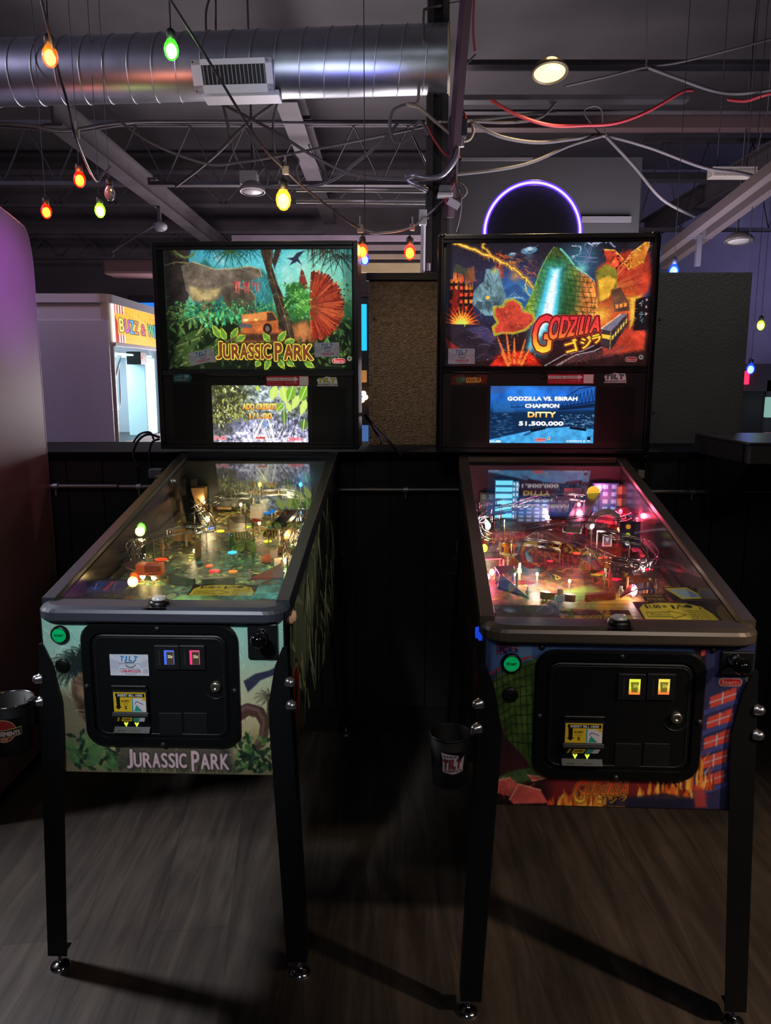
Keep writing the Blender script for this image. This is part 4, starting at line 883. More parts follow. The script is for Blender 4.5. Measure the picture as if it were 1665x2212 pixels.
    for i, (cx, cy, g1, g2) in enumerate(T['slots']):
        c = P.front(cx, cy, -.008); w, h = .029, .029
        s_ = MB().box((c.x-w, -.014, c.z-h), (c.x+w, -.008, c.z+h)).build('coin_slot', mat('slot_black', (24, 25, 28), .4), door, .002)
        I = Img(0, 0, 60, 70, 40, g1)
        if T['two_tone']: I.vgrad([(0, g1), (40, g1), (70, g2)]); I.poly([(8, 14), (52, 14), (46, 60), (14, 60)], (70, 70, 20), .75)
        else: I.poly([(14, 8), (60, 8), (60, 70), (14, 70)], (58, 52, 40)); I.stroke([(14, 5), (58, 5), (58, 66)], 5, tuple(.5*k+60 for k in g1)); I.glow(6, 35, 22, g1, .5)
        I.text('25¢', (22, 24, 50, 40), (235, 225, 170) if not T['two_tone'] else (235, 210, 90), .6)
        I.mesh('price_window', (c.x-.006, -.0146, c.z+.018), (.023, 0, 0), (0, 0, -.034), print_mat('slot_window', 1.0, 0, .3), s_)
        MB().box((c.x-.019, -.0146, c.z-.018), (c.x-.0145, -.0138, c.z+.018)).build('slot_opening', MATS['near_black_steel'], s_)
        k = P.front(cx, T['ret'], -.008)
        MB().box((c.x-.027, -.0105, k.z-.026), (c.x+.027, -.008, k.z+.026)).build('coin_return', mat('return_black', (13, 14, 16), .5), door, .003)
    c = P.front(*T['lockpx'], -.01)
    MB().tube([(c.x+.026*math.cos(a), -.0088, c.z-.004+.026*math.sin(a)) for a in np.linspace(PI*1.1, PI*1.9, 12)], .0018, 5).build('lock_recess', MATS['door_bead'], door)
    MB().lathe([(.0125, 0), (.0125, .006), (.010, .009), (.004, .0095), (.003, .007), (1e-4, .007)], (c.x, -.0085, c.z), (0, -1, 0), 18).build('door_lock', mat('lock_steel', (190, 184, 170), .28, .95), door)
    # bill acceptor
    (b0, b1, b2, b3) = T['bill']; A = P.front(b0, b2, -.012); B = P.front(b1, b3, -.012); bw = B.x-A.x; bh = A.z-B.z
    bl = MB().prism([(-.008, A.z+.006), (-.020, A.z+.002), (-.020, B.z-.002), (-.026, B.z-.008), (-.012, B.z-.03), (-.012, B.z-.04), (-.022, B.z-.052), (-.008, B.z-.06)], A.x-.004, B.x+.004, 'x').build('bill_acceptor', BLACK, door, .001)
    MB().tube([(A.x-.002, -.02, A.z+.014), (B.x+.002, -.02, A.z+.014)], .004, 8).build('bill_hood', BLACK, bl)
    I = Img(0, 0, 100, 60, 110, (214, 176, 40)); I.poly([(6, 4), (96, 4), (96, 15), (20, 15), (20, 44), (25, 44), (14, 54), (4, 44), (9, 44), (8, 15), (6, 10)], (18, 18, 16)); I.text('INSERT BILL HERE', (14, 6, 90, 13), (225, 220, 210), .5)
    I.poly([(55, 18), (88, 18), (88, 24), (100, 27), (100, 60), (55, 60)], (210, 205, 215)); I.poly([(56, 18), (60, 18), (60, 60), (56, 60)], (60, 150, 140)); I.poly([(62, 58), (70, 38), (88, 58)], (50, 150, 135)); I.stroke([(66, 36), (70, 28), (76, 30), (82, 33), (90, 36)], 2, (60, 60, 70))
    I.text('ACCEPTS', (24, 24, 48, 30), (60, 50, 16), .4); I.text('1-5-10', (28, 33, 44, 38), (60, 50, 16), .3); I.poly([(32, 42), (42, 42), (38, 47), (42, 52), (32, 52), (36, 47)], (50, 44, 20))
    I.mesh('bill_label', (A.x, -.0203, A.z), (bw, 0, 0), (0, 0, -bh), print_mat('print_label', .03, 1, .4), bl)
    for k, (yy, zz, hh, ins) in enumerate(((-.0235, B.z-.012, .013, .003), (-.0205, B.z-.046, .009, .006))):
        J = Img(0, 0, 100, 14, 90, (20, 20, 20)); J.poly([(2, 14), (9, 0), (15, 0), (8, 14)], (190, 160, 40)); J.poly([(16, 14), (24, 0), (58, 0), (52, 14)], (205, 170, 45)); J.poly([(56, 14), (62, 0), (84, 0), (74, 14)], (70, 150, 140)); J.poly([(74, 14), (84, 0), (100, 0), (94, 14)], (205, 200, 210)); J.text('ACCEPTS', (26, 4, 50, 9), (60, 50, 16), .4)
        J.mesh('bill_stripe', (A.x+ins, yy, zz), (bw-2*ins, 0, 0), (0, .006, -hh), print_mat('print_label', .03, 1, .4), bl)
    for fx in (.31, .64):
        xx = A.x+bw*fx; zz = B.z-.034
        MB().prism([(xx-.005, zz+.004), (xx-.002, zz+.005), (xx, zz+.001), (xx+.002, zz+.005), (xx+.005, zz+.004), (xx, zz-.006)], -.0135, -.012, 'y').build('guide_light', glow('guide_green', (210, 240, 60), 1.3), bl)
    # start button, blank plug, plunger, top screws
    c = P.front(*T['start']); s_ = MB().lathe([(.0215, 0), (.0215, .005), (.018, .009), (.0165, .009), (.0165, .004)], (c.x, -.001, c.z), (0, -1, 0), 28).build('start_button', BLACK, R)
    I = Img(-1, -1, 1, 1, 44, (0, 150, 82)); I.text('START', (-.62, -.16, .62, .14), (0, 50, 28), .04)
    rr = .0165
    def disc(U, V):
        x = (U*2-1); y = (V*2-1); k = np.maximum(np.abs(x), np.abs(y))/np.maximum(np.hypot(x, y), 1e-6); k = np.where(np.hypot(x, y) < 1e-6, 1, k)
        return np.stack([c.x+x*k*rr, -.0085-.0025*(1-np.clip((x*k)**2+(y*k)**2, 0, 1)), c.z-y*k*rr], -1)
    I.mesh('button_cap', (0, 0, 0), (0, 0, 0), (0, 0, 0), print_mat('green_cap', .55, 1, .15), s_, disc)
    c = P.front(*T['plug']); MB().lathe([(.0165, 0), (.0165, .003), (.014, .005), (1e-4, .005)], (c.x, -.001, c.z), (0, -1, 0), 24).build('blank_plug', BLACK, R)
    for px, py in T['screws']:
        c = P.front(px, py); MB().lathe([(.007, 0), (.007, .002), (.004, .005), (1e-4, .006)], (c.x, -.001, c.z), (0, -1, 0), 12).build('panel_bolt', mat('bolt_black', (40, 44, 46), .3, .4), R)
    (p0, p1, p2, p3) = T['plate']; A, B = P.front(p0, p2), P.front(p1, p3)
    pl = MB().box((A.x, -.009, B.z), (B.x, -.0005, A.z)).build('plunger_plate', mat('plate_black', (22, 23, 26), .35), R, .003)
    c = P.front(T['knob'][0], T['knob'][1], -.05)
    MB().cyl((c.x, -.008, c.z), (c.x, -.04, c.z), .007, seg=14).lathe([(.013, .0), (.013, .006), (.009, .01)], (c.x, -.008, c.z), (0, -1, 0), 16).build('plunger_rod', CHROME, pl)
    MB().lathe([(.007, .026), (.013, .03), (.017, .04), (.0175, .048), (.014, .057), (.007, .062), (1e-4, .063)], (c.x, -.004, c.z), (0, -1, 0), 20).build('plunger_knob', mat('knob_black', (10, 10, 11), .08), pl)
    # flipper buttons
    for sx in (-1, 1):
        MB().lathe([(.0175, 0), (.0175, .006), (.013, .007), (.012, .013), (1e-4, .014)], (sx*CW2, .075, .882), (sx, 0, 0), 20).build('flipper_button', T['flip'], R)
    # ---- backbox
    W2, y0, z0, z1, y1 = .3655, 1.165, 1.172, 1.905, 1.36
    m = MB(); t = .016
    m.box((-W2, y0, z0), (-W2+t, y1, z1)); m.box((W2-t, y0, z0), (W2, y1, z1)); m.box((-W2+t, y0, z0), (W2-t, y1, z0+t)); m.box((-W2+t, y0+.0, z1-t), (W2-t, y1, z1)); m.box((-W2+t, y1-.012, z0+t), (W2-t, y1, z1-t))
    box = m.build('backbox', mat('backbox_black', (38, 38, 42), .35), R, .003)
    if T['corners']:
        for sx in (-1, 1): MB().ball((sx*(W2-.012), y0+.012, z1-.004), .016, (1, 1, .6), 14, 8).build('corner_guard', BLACK, box)
        for sx in (-1, 1): MB().cyl((sx*(W2-.004), y0, z0+.01), (sx*(W2-.004), y0, z1-.01), .007, seg=12).build('edge_trim', mat('gloss_trim', (22, 22, 26), .12), box)
    (t0, t1, t2, t3) = T['glass']; A, B = P.front(t0, t2, y0+.014), P.front(t1, t3, y0+.014)
    MB().box((-W2+t, y0+.018, z0+t), (W2-t, y0+.05, z1-t)).build('liner', BLACKM, box)
    MB().box((-W2+t, y0+.004, B.z-.022), (W2-t, y0+.02, B.z-.002)).build('divider_bar', T['trimm'], box, .003)
    MB().box((-W2+t, y0+.004, z1-t-.012), (W2-t, y0+.018, z1-t)).build('top_trim', T['trimm'], box, .002)
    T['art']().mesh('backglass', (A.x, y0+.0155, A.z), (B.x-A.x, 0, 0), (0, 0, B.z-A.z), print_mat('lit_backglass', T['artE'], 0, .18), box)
    # display panel
    zt = B.z-.024; dp = MB()
    (s0, s1, s2, s3) = T['screen']; C, D = P.front(s0, s2, y0+.006), P.front(s1, s3, y0+.006)
    for lo, hi in (((-W2+t+.004, z0+t+.002), (C.x, zt)), ((D.x, z0+t+.002), (W2-t-.004, zt)), ((C.x, C.z), (D.x, zt)), ((C.x, z0+t+.002), (D.x, D.z))):
        dp.box((lo[0], y0+.004, lo[1]), (hi[0], y0+.016, hi[1]))
    dp = dp.build('display_panel', mat('panel_black', (34, 33, 34), .42), R, 0)
    T['lcd']().mesh('screen', (C.x, y0+.0125, C.z), (D.x-C.x, 0, 0), (0, 0, D.z-C.z), print_mat('lit_screen', T['lcdE'], 0, .15), dp)
    for (g0, g1, g2, g3) in T['grilles']:
        A, B = P.front(g0, g2, y0+.003), P.front(g1, g3, y0+.003)
        I = Img(0, 0, 100, 100*(A.z-B.z)/(B.x-A.x), 120, (13, 13, 14)); k = 0
        for j in np.arange(3, I.y1-2, 4.2):
            k += 1
            for i in np.arange(3+(k % 2)*2.4, 98, 4.8): I.ell(i, j, 1.5, 1.3, T['gcol'])
        I.mesh('speaker_grille', (A.x, y0+.0036, A.z), (B.x-A.x, 0, 0), (0, 0, B.z-A.z), print_mat('grille_print', 0, 1, .5), dp)
    c = P.front(T['cam'][0], T['cam'][1], y0); MB().lathe([(.009, 0), (.009, .006), (.006, .008), (1e-4, .008)], (c.x, y0+.005, c.z), (0, -1, 0), 16).build('panel_lock', BLACK, dp)
    def stick(I, name, box_, rot=0, par=dp, y=y0+.003, em=.06):
        A, B = P.front(box_[0], box_[1], y), P.front(box_[2], box_[3], y); cx, cz, w, h = (A.x+B.x)/2, (A.z+B.z)/2, B.x-A.x, A.z-B.z; c, q = math.cos(rot), math.sin(rot)
        ax = Vector((w*c, 0, w*q)); ay = Vector((h*q, 0, -h*c)); O = Vector((cx, y, cz))-ax/2-ay/2
        return I.mesh(name, O, ax, ay, print_mat('sticker_print', em, 1, .35), par)
    # scan sticker (its code is left blank)
    I = Img(0, 0, 150, 34, 110, (176, 40, 52)); I.poly([(2, 6), (100, 6), (100, 2), (115, 11), (100, 20), (100, 16), (2, 16)], (232, 226, 226)); I.text('SCAN THIS CODE - SIGN UP NOW!', (6, 8, 96, 14), (60, 50, 55), .3)
    I.text('NEW WAYS TO PLAY', (6, 20, 56, 24), (230, 150, 150), .2); I.text('TRACK YOUR PROGRESS', (6, 27, 62, 31), (230, 150, 150), .2); I.text('INSIDER', (80, 20, 108, 27), (235, 170, 170), .3); I.ell(73, 23, 4, 4, (210, 110, 115)); I.poly([(117, 2), (148, 2), (148, 32), (117, 32)], (222, 218, 220))
    stick(I, 'scan_sticker', T['scan']); stick(T['badge'](), 'name_badge', T['badgebox']); 
    I = Img(0, 0, 100, 46, 90, (34, 33, 34))
    out = [(8, 30), (2, 16), (10, 8), (34, 6), (48, 0), (66, 4), (92, 4), (96, 18), (99, 44), (2, 44)]; I.poly(out, (226, 226, 226)); x = 10
    for ch, wd in zip('TILT', (26, 14, 24, 26)): I.text(ch, (x, 9, x+wd-9, 27), T['tiltc'][0], 1.2, 1.4, T['tiltc'][1], .12); x += wd-2
    I.text('AMUSEMENTS.COM', (5, 33, 95, 41), (40, 40, 44), .5); stick(I, 'operator_sticker', T['tilt'])
    for bx, rot in T['cards']: stick(mk_sticker(n=130), 'service_sticker', bx, rot, box, y0+.012, .28)
    if T.get('doorcard'): 
        c0 = T['doorcard']; A, B = P.front(c0[0], c0[1], -.0095), P.front(c0[2], c0[3], -.0095)
        mk_sticker(n=140).mesh('service_sticker', (A.x, -.0095, A.z), (B.x-A.x, 0, 0), (0, 0, B.z-A.z), print_mat('door_sticker_print', .03, 1, .4), door)
    # ---- printed fronts and sides
    A = P.front(*T['fa'][:2], -.0006); zt_, zb_ = .9, .521
    T['fart']().mesh('front_artwork', (-CW2+.004, -.0008, zt_), (2*CW2-.008, 0, 0), (0, 0, zb_-zt_), print_mat('cabinet_print', 0, 1, .38), R)
    for sx in (-1, 1):
        I = T['sart'](); x = sx*(CW2+.0006); ya, yc = .06, 1.1
        def f(U, V, sx=sx, x=x):
            y = ya+U*(yc-ya) if sx > 0 else yc-U*(yc-ya); zt2 = GZ0+GZS*y-.047
            return np.stack([np.full_like(U, x), y, zt2+V*(zb+.005-zt2)], -1)
        I.mesh('side_artwork', (0, 0, 0), (0, 0, 0), (0, 0, 0), print_mat('cabinet_print', 0, 1, .38), R, f)
    return R
def pz(y): return PF0+PFS*y
# ------------------------------------------------------------------ artwork of the left machine: a plain generic jungle
def jungle_glass():
    I = Img(110, 150, 1530, 1070, 430, (40, 60, 60)); rg = random.Random(3)
    I.vgrad([(150, (58, 182, 222)), (330, (128, 222, 228)), (480, (130, 215, 190)), (640, (70, 150, 110)), (760, (40, 70, 45)), (1070, (20, 26, 18))])
    I.hgrad([(110, (30, 60, 70)), (900, (90, 190, 190)), (1250, (175, 220, 150)), (1530, (80, 150, 110))], np.clip((620-I.Y)/200, 0, 1)*.45)
    for x, y, r in ((520, 230, 60), (560, 260, 40), (1080, 240, 70), (1030, 320, 60), (1150, 300, 80), (1050, 390, 70)): I.glow(x, y, r, (215, 240, 235), .55)
    I.poly([(330, 330), (420, 240), (480, 300), (560, 330), (700, 300), (860, 320), (930, 420), (930, 640), (330, 640)], (40, 95, 90), .85, 20)
    for k in range(60): I.stroke([(760+rg.random()*160, 340+rg.random()*60), (740+rg.random()*180, 500+rg.random()*80)], 4, rg.choice([(60, 150, 160), (90, 190, 200), (40, 110, 120)]), .45)
    # palms and hanging growth
    for x, y, L, c in ((620, 180, 130, (24, 52, 44)), (610, 190, 90, (60, 90, 50)), (760, 170, 90, (22, 48, 40)), (480, 170, 70, (26, 44, 40)), (1360, 190, 150, (44, 46, 34)), (1450, 230, 130, (34, 36, 28)), (1250, 160, 70, (50, 60, 36))): I.palm(x, y, L, 11, c, 0, 2*PI, .45)
    for k in range(40): x = 1200+rg.random()*310; I.stroke([(x, 150), (x+rg.uniform(-12, 12), 200+rg.random()*110)], 5, rg.choice([(50, 44, 30), (70, 70, 36), (36, 34, 28)]), .9, 1)
    # dark left edge with roots
    I.poly([(110, 150), (330, 150), (300, 240), (330, 420), (270, 560), (210, 700), (110, 720)], (52, 46, 44), 1, 12, grain=.35)
    I.stroke([(170, 150), (210, 200), (270, 230), (330, 215), (360, 170), (380, 150)], 22, (96, 108, 60), 1, 12); I.stroke([(120, 285), (200, 262), (300, 270)], 7, (150, 130, 90)); I.stroke([(160, 180), (220, 230)], 8, (84, 76, 50))
    # a plain rocky ledge
    rock = [(240, 290), (330, 262), (420, 290), (500, 318), (640, 312), (760, 296), (836, 318), (852, 372), (760, 402), (668, 404), (640, 452), (560, 480), (520, 540), (440, 560), (330, 556), (270, 470)]
    I.poly(rock, (104, 92, 80), 1, 4, grain=.45)
    for k in range(46):
        x, y = rg.uniform(270, 830), rg.uniform(290, 540); I.stroke([(x, y), (x+rg.uniform(20, 60), y+rg.uniform(-10, 26))], rg.uniform(3, 9), rg.choice([(64, 54, 48), (140, 124, 100), (80, 70, 62), (54, 46, 42)]), .6, 1)
    I.stroke(rock[1:8], 7, (190, 176, 120), .9); I.poly([(300, 440), (420, 470), (540, 450), (500, 530), (380, 552), (300, 540)], (190, 168, 110), .75, 30, grain=.4)
    I.poly([(380, 556), (480, 548), (470, 640), (430, 700), (390, 640)], (120, 104, 82), 1, 6, grain=.5); I.stroke([(430, 690), (500, 700), (560, 720)], 16, (150, 126, 92), 1, 6)
    I.poly([(540, 480), (640, 446), (760, 470), (800, 520), (790, 640), (700, 660), (600, 640), (560, 560)], (90, 80, 66), 1, 5, grain=.45); I.stroke([(640, 446), (760, 470), (800, 520), (794, 600)], 6, (180, 164, 110), .7)
    for k in range(34): x = 640+rg.random()*190; I.stroke([(x, 404+rg.random()*20), (x+rg.uniform(-14, 14), 440+rg.random()*60)], 8, rg.choice([(200, 70, 70), (170, 44, 52), (225, 130, 110)]), .85, 3)
    # undergrowth
    for k in range(420):
        x, y = rg.uniform(120, 930), rg.uniform(560, 720); c = rg.choice([(36, 96, 66), (60, 150, 90), (26, 66, 50), (110, 190, 110), (90, 140, 60)])
        I.leaf(x, y, rg.uniform(14, 34), rg.uniform(0, 2*PI), 6, c)
    I.poly([(900, 620), (1530, 560), (1530, 760), (900, 760)], (50, 110, 66), .7, 40)
    for k in range(160): I.leaf(rg.uniform(1040, 1520), rg.uniform(430, 720), rg.uniform(14, 36), rg.uniform(0, 2*PI), 7, rg.choice([(60, 130, 70), (110, 170, 70), (40, 90, 60), (150, 190, 80)]))
    I.poly([(110, 690), (1530, 700), (1530, 1070), (110, 1070)], (24, 30, 20), .85, 60)
    for k in range(150):
        x, y = rg.uniform(120, 1520), rg.uniform(730, 1010); a = rg.uniform(-2.6, -.5); L = rg.uniform(30, 80); c = rg.choice([(52, 80, 42), (70, 104, 50), (38, 60, 38), (88, 116, 60)])
        I.leaf(x, y, L, a, L*.22, c, tuple(min(255, 1.7*q) for q in c))
    for k in range(30): x = rg.uniform(380, 680); I.leaf(x, rg.uniform(640, 760), rg.uniform(26, 60), rg.uniform(-2.4, -.7), 9, rg.choice([(70, 190, 120), (120, 214, 120), (60, 150, 110)]))
    # ochre bank and a plain boxy truck
    I.poly([(650, 780), (980, 760), (1180, 700), (1260, 860), (640, 870)], (150, 84, 52), .9, 30, grain=.5); I.glow(1150, 770, 120, (230, 160, 90), .7)
    I.poly([(690, 655), (880, 630), (930, 630), (968, 700), (970, 790), (880, 810), (690, 790)], (196, 104, 54), 1, 4, grain=.25); I.poly([(884, 640), (926, 640), (956, 696), (884, 704)], (70, 50, 44))
    I.poly([(690, 655), (880, 632), (880, 690), (690, 712)], (226, 140, 76)); I.poly([(664, 716), (760, 722), (760, 752), (664, 748)], (90, 90, 96)); I.ell(884, 760, 36, 44, (44, 34, 30)); I.ell(884, 760, 18, 24, (120, 100, 84)); I.ell(800, 690, 15, 12, (255, 225, 120)); I.ell(720, 694, 22, 12, (255, 225, 170)); I.poly([(700, 800), (1000, 790), (1010, 850), (690, 850)], (66, 44, 34), .9, 20)
    # tree trunk
    I.poly([(838, 150), (944, 150), (930, 290), (968, 420), (1010, 520), (1060, 690), (1100, 860), (1020, 860), (960, 640), (905, 400)], (66, 52, 42), 1, 4, grain=.55); I.poly([(950, 320), (990, 210), (1010, 150), (965, 150), (930, 260)], (58, 48, 40), 1, 4)
    I.stroke([(930, 180), (918, 330), (960, 480), (1020, 660), (1060, 840)], 5, (136, 128, 80), .7); I.stroke([(880, 160), (900, 380), (960, 600), (1020, 800)], 7, (40, 32, 28), .8)
    for k in range(40): t = rg.random(); I.stroke([(860+t*150+rg.uniform(-20, 40), 200+t*560), (870+t*160, 250+t*560)], 4, rg.choice([(100, 84, 60), (40, 32, 28)]), .6)
    # dark bird far off
    I.poly([(1035, 238), (1090, 232), (1120, 200), (1185, 178), (1150, 215), (1128, 240), (1160, 290), (1120, 262), (1060, 292), (1085, 256)], (44, 52, 70))
    # big round fan of red fronds
    cx, cy = 1205, 590
    for k in range(150):
        a = -1.45+2.95*(k/149)+rg.uniform(-.02, .02); L = 245+20*math.sin(k*1.7)+rg.uniform(-12, 8); c = rg.choice([(150, 46, 34), (176, 66, 42), (120, 36, 30), (200, 92, 52)])
        I.stroke([(cx, cy), (cx+math.cos(a)*L, cy+math.sin(a)*L)], 5, c, 1, 17)
        if k % 3 == 0: I.stroke([(cx+math.cos(a)*L*.35, cy+math.sin(a)*L*.35), (cx+math.cos(a)*L*.8, cy+math.sin(a)*L*.8)], 4, (238, 150, 96), .75, 2)
        if k % 2: I.stroke([(cx+math.cos(a)*L*.82, cy+math.sin(a)*L*.82), (cx+math.cos(a)*L, cy+math.sin(a)*L)], 6, (70, 30, 26), .8, 12)
    for k in range(60):
        a = rg.uniform(-1.4, 1.4); L = rg.uniform(40, 130); I.stroke([(cx+math.cos(a)*L*.5, cy+math.sin(a)*L*.5), (cx+math.cos(a)*L, cy+math.sin(a)*L)], 5, (110, 60, 40), .7, 2)
    I.poly([(1130, 420), (1150, 310), (1170, 340), (1196, 430), (1180, 470), (1140, 480)], (126, 52, 40), 1, 4, grain=.3)
    # green thicket at the fan's foot
    for x, y, rx, ry, c in ((1100, 470, 80, 62, (52, 104, 50)), (1125, 520, 98, 66, (70, 140, 62)), (1160, 590, 66, 56, (92, 160, 70)), (1110, 640, 62, 44, (60, 116, 54)), (1050, 560, 44, 50, (44, 92, 48))): I.ell(x, y, rx, ry, c, 1, .2)
    for k in range(130): I.leaf(rg.uniform(1020, 1220), rg.uniform(430, 690), rg.uniform(14, 30), rg.uniform(0, 6.3), 6, rg.choice([(40, 80, 40), (110, 180, 80), (150, 210, 110), (60, 120, 56)]))
    # large dark leaves in the lower left
    for x, y, L, a, w in ((150, 980, 330, -.75, 70), (160, 900, 240, -.35, 50), (200, 1040, 260, -.5, 55), (330, 1010, 230, -.7, 45), (120, 1060, 180, -.9, 40)):
        I.leaf(x, y, L, a, w, rg.choice([(44, 62, 36), (56, 78, 40), (36, 52, 34)]), (130, 150, 80))
        for t in np.linspace(.15, .9, 9):
            X, Y = x+math.cos(a)*L*t, y+math.sin(a)*L*t
            for s_ in (-1, 1): I.stroke([(X, Y), (X+math.cos(a+s_*.8)*w*.8, Y+math.sin(a+s_*.8)*w*.8)], 3, (90, 110, 60), .7)
    I.stroke([(250, 700), (330, 672), (400, 668), (390, 720), (350, 790)], 6, (180, 200, 110), .8)
    for k in range(160): I.leaf(rg.uniform(120, 1520), rg.uniform(850, 1066), rg.uniform(24, 60), rg.uniform(-2.8, -.3), 9, rg.choice([(40, 54, 32), (58, 74, 40), (28, 36, 26), (80, 96, 50)]))
    for k in range(46): I.leaf(rg.uniform(120, 260), rg.uniform(580, 730), rg.uniform(20, 44), rg.uniform(0, 6.3), 8, rg.choice([(90, 130, 50), (60, 96, 56), (120, 150, 70), (60, 60, 50)]))
    for x, y, L, a in ((600, 840, 110, -1.0), (560, 850, 110, -1.9), (520, 830, 120, -2.1), (640, 850, 90, -.5), (900, 860, 90, -2.2), (960, 860, 110, -.9), (1010, 870, 90, -.3), (900, 980, 110, 2.0), (960, 990, 90, 1.0), (1020, 1000, 80, .6), (820, 1000, 60, 2.2), (1160, 1010, 90, .5)):
        I.leaf(x, y, L, a, 27, (226, 226, 70)); I.leaf(x, y, L*.93, a, 21, (110, 158, 60), (60, 100, 40))
    I.stroke([(470, 1010), (520, 930), (570, 860)], 10, (130, 84, 50), 1, 4); I.stroke([(560, 860), (660, 810)], 14, (120, 80, 46), 1, 5)
    I.brush(2600, 30, 5, .2)
    # title
    BR, YL = (122, 62, 38), (244, 226, 84)
    kw = dict(bold=5, out=7, oc=YL, out2=6, oc2=(40, 24, 14))
    I.text('J', (488, 862, 528, 985), BR, **kw); x = 540
    for ch, wd in zip('URASSIC', (66, 66, 62, 50, 50, 18, 60)): I.text(ch, (x, 880, x+wd-9, 985), BR, rot=rg.uniform(-.05, .05), **kw); x += wd
    I.text('P', (938, 868, 990, 998), BR, **kw); x = 1010
    for ch, wd in zip('ARK', (74, 72, 76)): I.text(ch, (x, 884, x+wd-9, 992), BR, rot=rg.uniform(-.05, .05), **kw); x += wd
    logo_badge(I, 1425, 1003, 104, 38); I.stroke([(1310, 1040), (1480, 1044)], 3, (120, 130, 110), .6)
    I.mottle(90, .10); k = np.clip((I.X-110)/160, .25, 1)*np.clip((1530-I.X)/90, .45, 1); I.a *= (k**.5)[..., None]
    return I
def jungle_lcd():
    I = Img(470, 1188, 1200, 1615, 225, (70, 80, 60)); rg = random.Random(5)
    I.vgrad([(1188, (110, 120, 90)), (1380, (95, 105, 95)), (1470, (90, 92, 120)), (1615, (190, 185, 215))]); I.glow(880, 1250, 260, (190, 205, 225), .8); I.glow(900, 1560, 330, (240, 240, 255), .8)
    I.mottle(30, .9, 3); I.mottle(70, .5, 9)
    I.poly([(470, 1188), (700, 1188), (620, 1300), (560, 1420), (640, 1530), (470, 1615)], (64, 62, 40), .6, 40)
    for k in range(34):
        x0, y0 = rg.uniform(470, 740), rg.uniform(1190, 1470); I.ell(x0, y0, 50, 34, (48, 48, 30), .6, .8); br = rg.random()
        for j in range(13):
            x, y = x0+rg.gauss(0, 30), y0+rg.gauss(0, 22); I.leaf(x, y, rg.uniform(10, 40), rg.uniform(.4, 2.4), rg.uniform(3, 7), rg.choice([(176, 180, 90), (226, 228, 170), (120, 124, 60)] if br > .6 else [(70, 72, 44), (104, 108, 56), (54, 54, 36), (150, 152, 84)]), None)
    for k in range(30): x, y = rg.uniform(480, 760), rg.uniform(1200, 1500); I.stroke([(x, y), (x+rg.uniform(-40, 40), y+rg.uniform(30, 90))], 3, (44, 38, 28), .8, 1)
    for k in range(70): x = 760+rg.random()*420; I.stroke([(x, 1420+rg.random()*190), (x+rg.uniform(-60, 60), 1430+rg.random()*180)], rg.uniform(3, 9), rg.choice([(246, 246, 255), (60, 60, 80), (160, 160, 200), (36, 36, 52)]), .85, 2)
    for x0 in (790, 930): I.stroke([(880+(x0-880)*.25, 1440), (x0, 1570)], 7, (250, 250, 255), 1, 18)
    I.ell(868, 1480, 20, 30, (120, 150, 190), 1, .4)
    for x, y, L, a, w in ((960, 1188, 120, 1.9, 34), (1010, 1188, 140, 1.4, 40), (1090, 1188, 130, 1.9, 36), (1150, 1200, 120, 1.5, 34), (1195, 1188, 130, 2.0, 36), (1010, 1320, 80, 2.3, 26), (1040, 1315, 80, 1.2, 24), (1015, 1360, 130, 1.55, 26), (1170, 1440, 90, 1.7, 38), (820, 1188, 50, 1.6, 14), (1130, 1260, 120, 2.0, 30), (1185, 1290, 130, 1.9, 28)):
        I.leaf(x, y, L, a, w, rg.choice([(170, 206, 60), (120, 170, 50), (196, 220, 110), (90, 120, 60)]), (210, 230, 140))
    kw = dict(bold=1.2, out=2.5, oc=(90, 60, 20)); g = [(1325, (255, 240, 130)), (1365, (235, 150, 50))]
    I.text('ADD CREDITS', (702, 1325, 962, 1366), (250, 190, 70), 2.5, 3, (90, 60, 20), grad=g); g = [(1395, (255, 240, 130)), (1435, (235, 150, 50))]
    I.text('1/1.00', (752, 1396, 922, 1436), (250, 200, 80), 2.5, 3, (90, 60, 20), grad=g)
    I.text('1/1.00', (478, 1574, 563, 1596), (225, 40, 50), 2, 3, (255, 230, 230)); logo_badge(I, 832, 1583, 74, 20)
    I.text('CREDITS 0', (1035, 1582, 1150, 1604), (240, 60, 80), 1.5, 2, (255, 220, 220)); return I
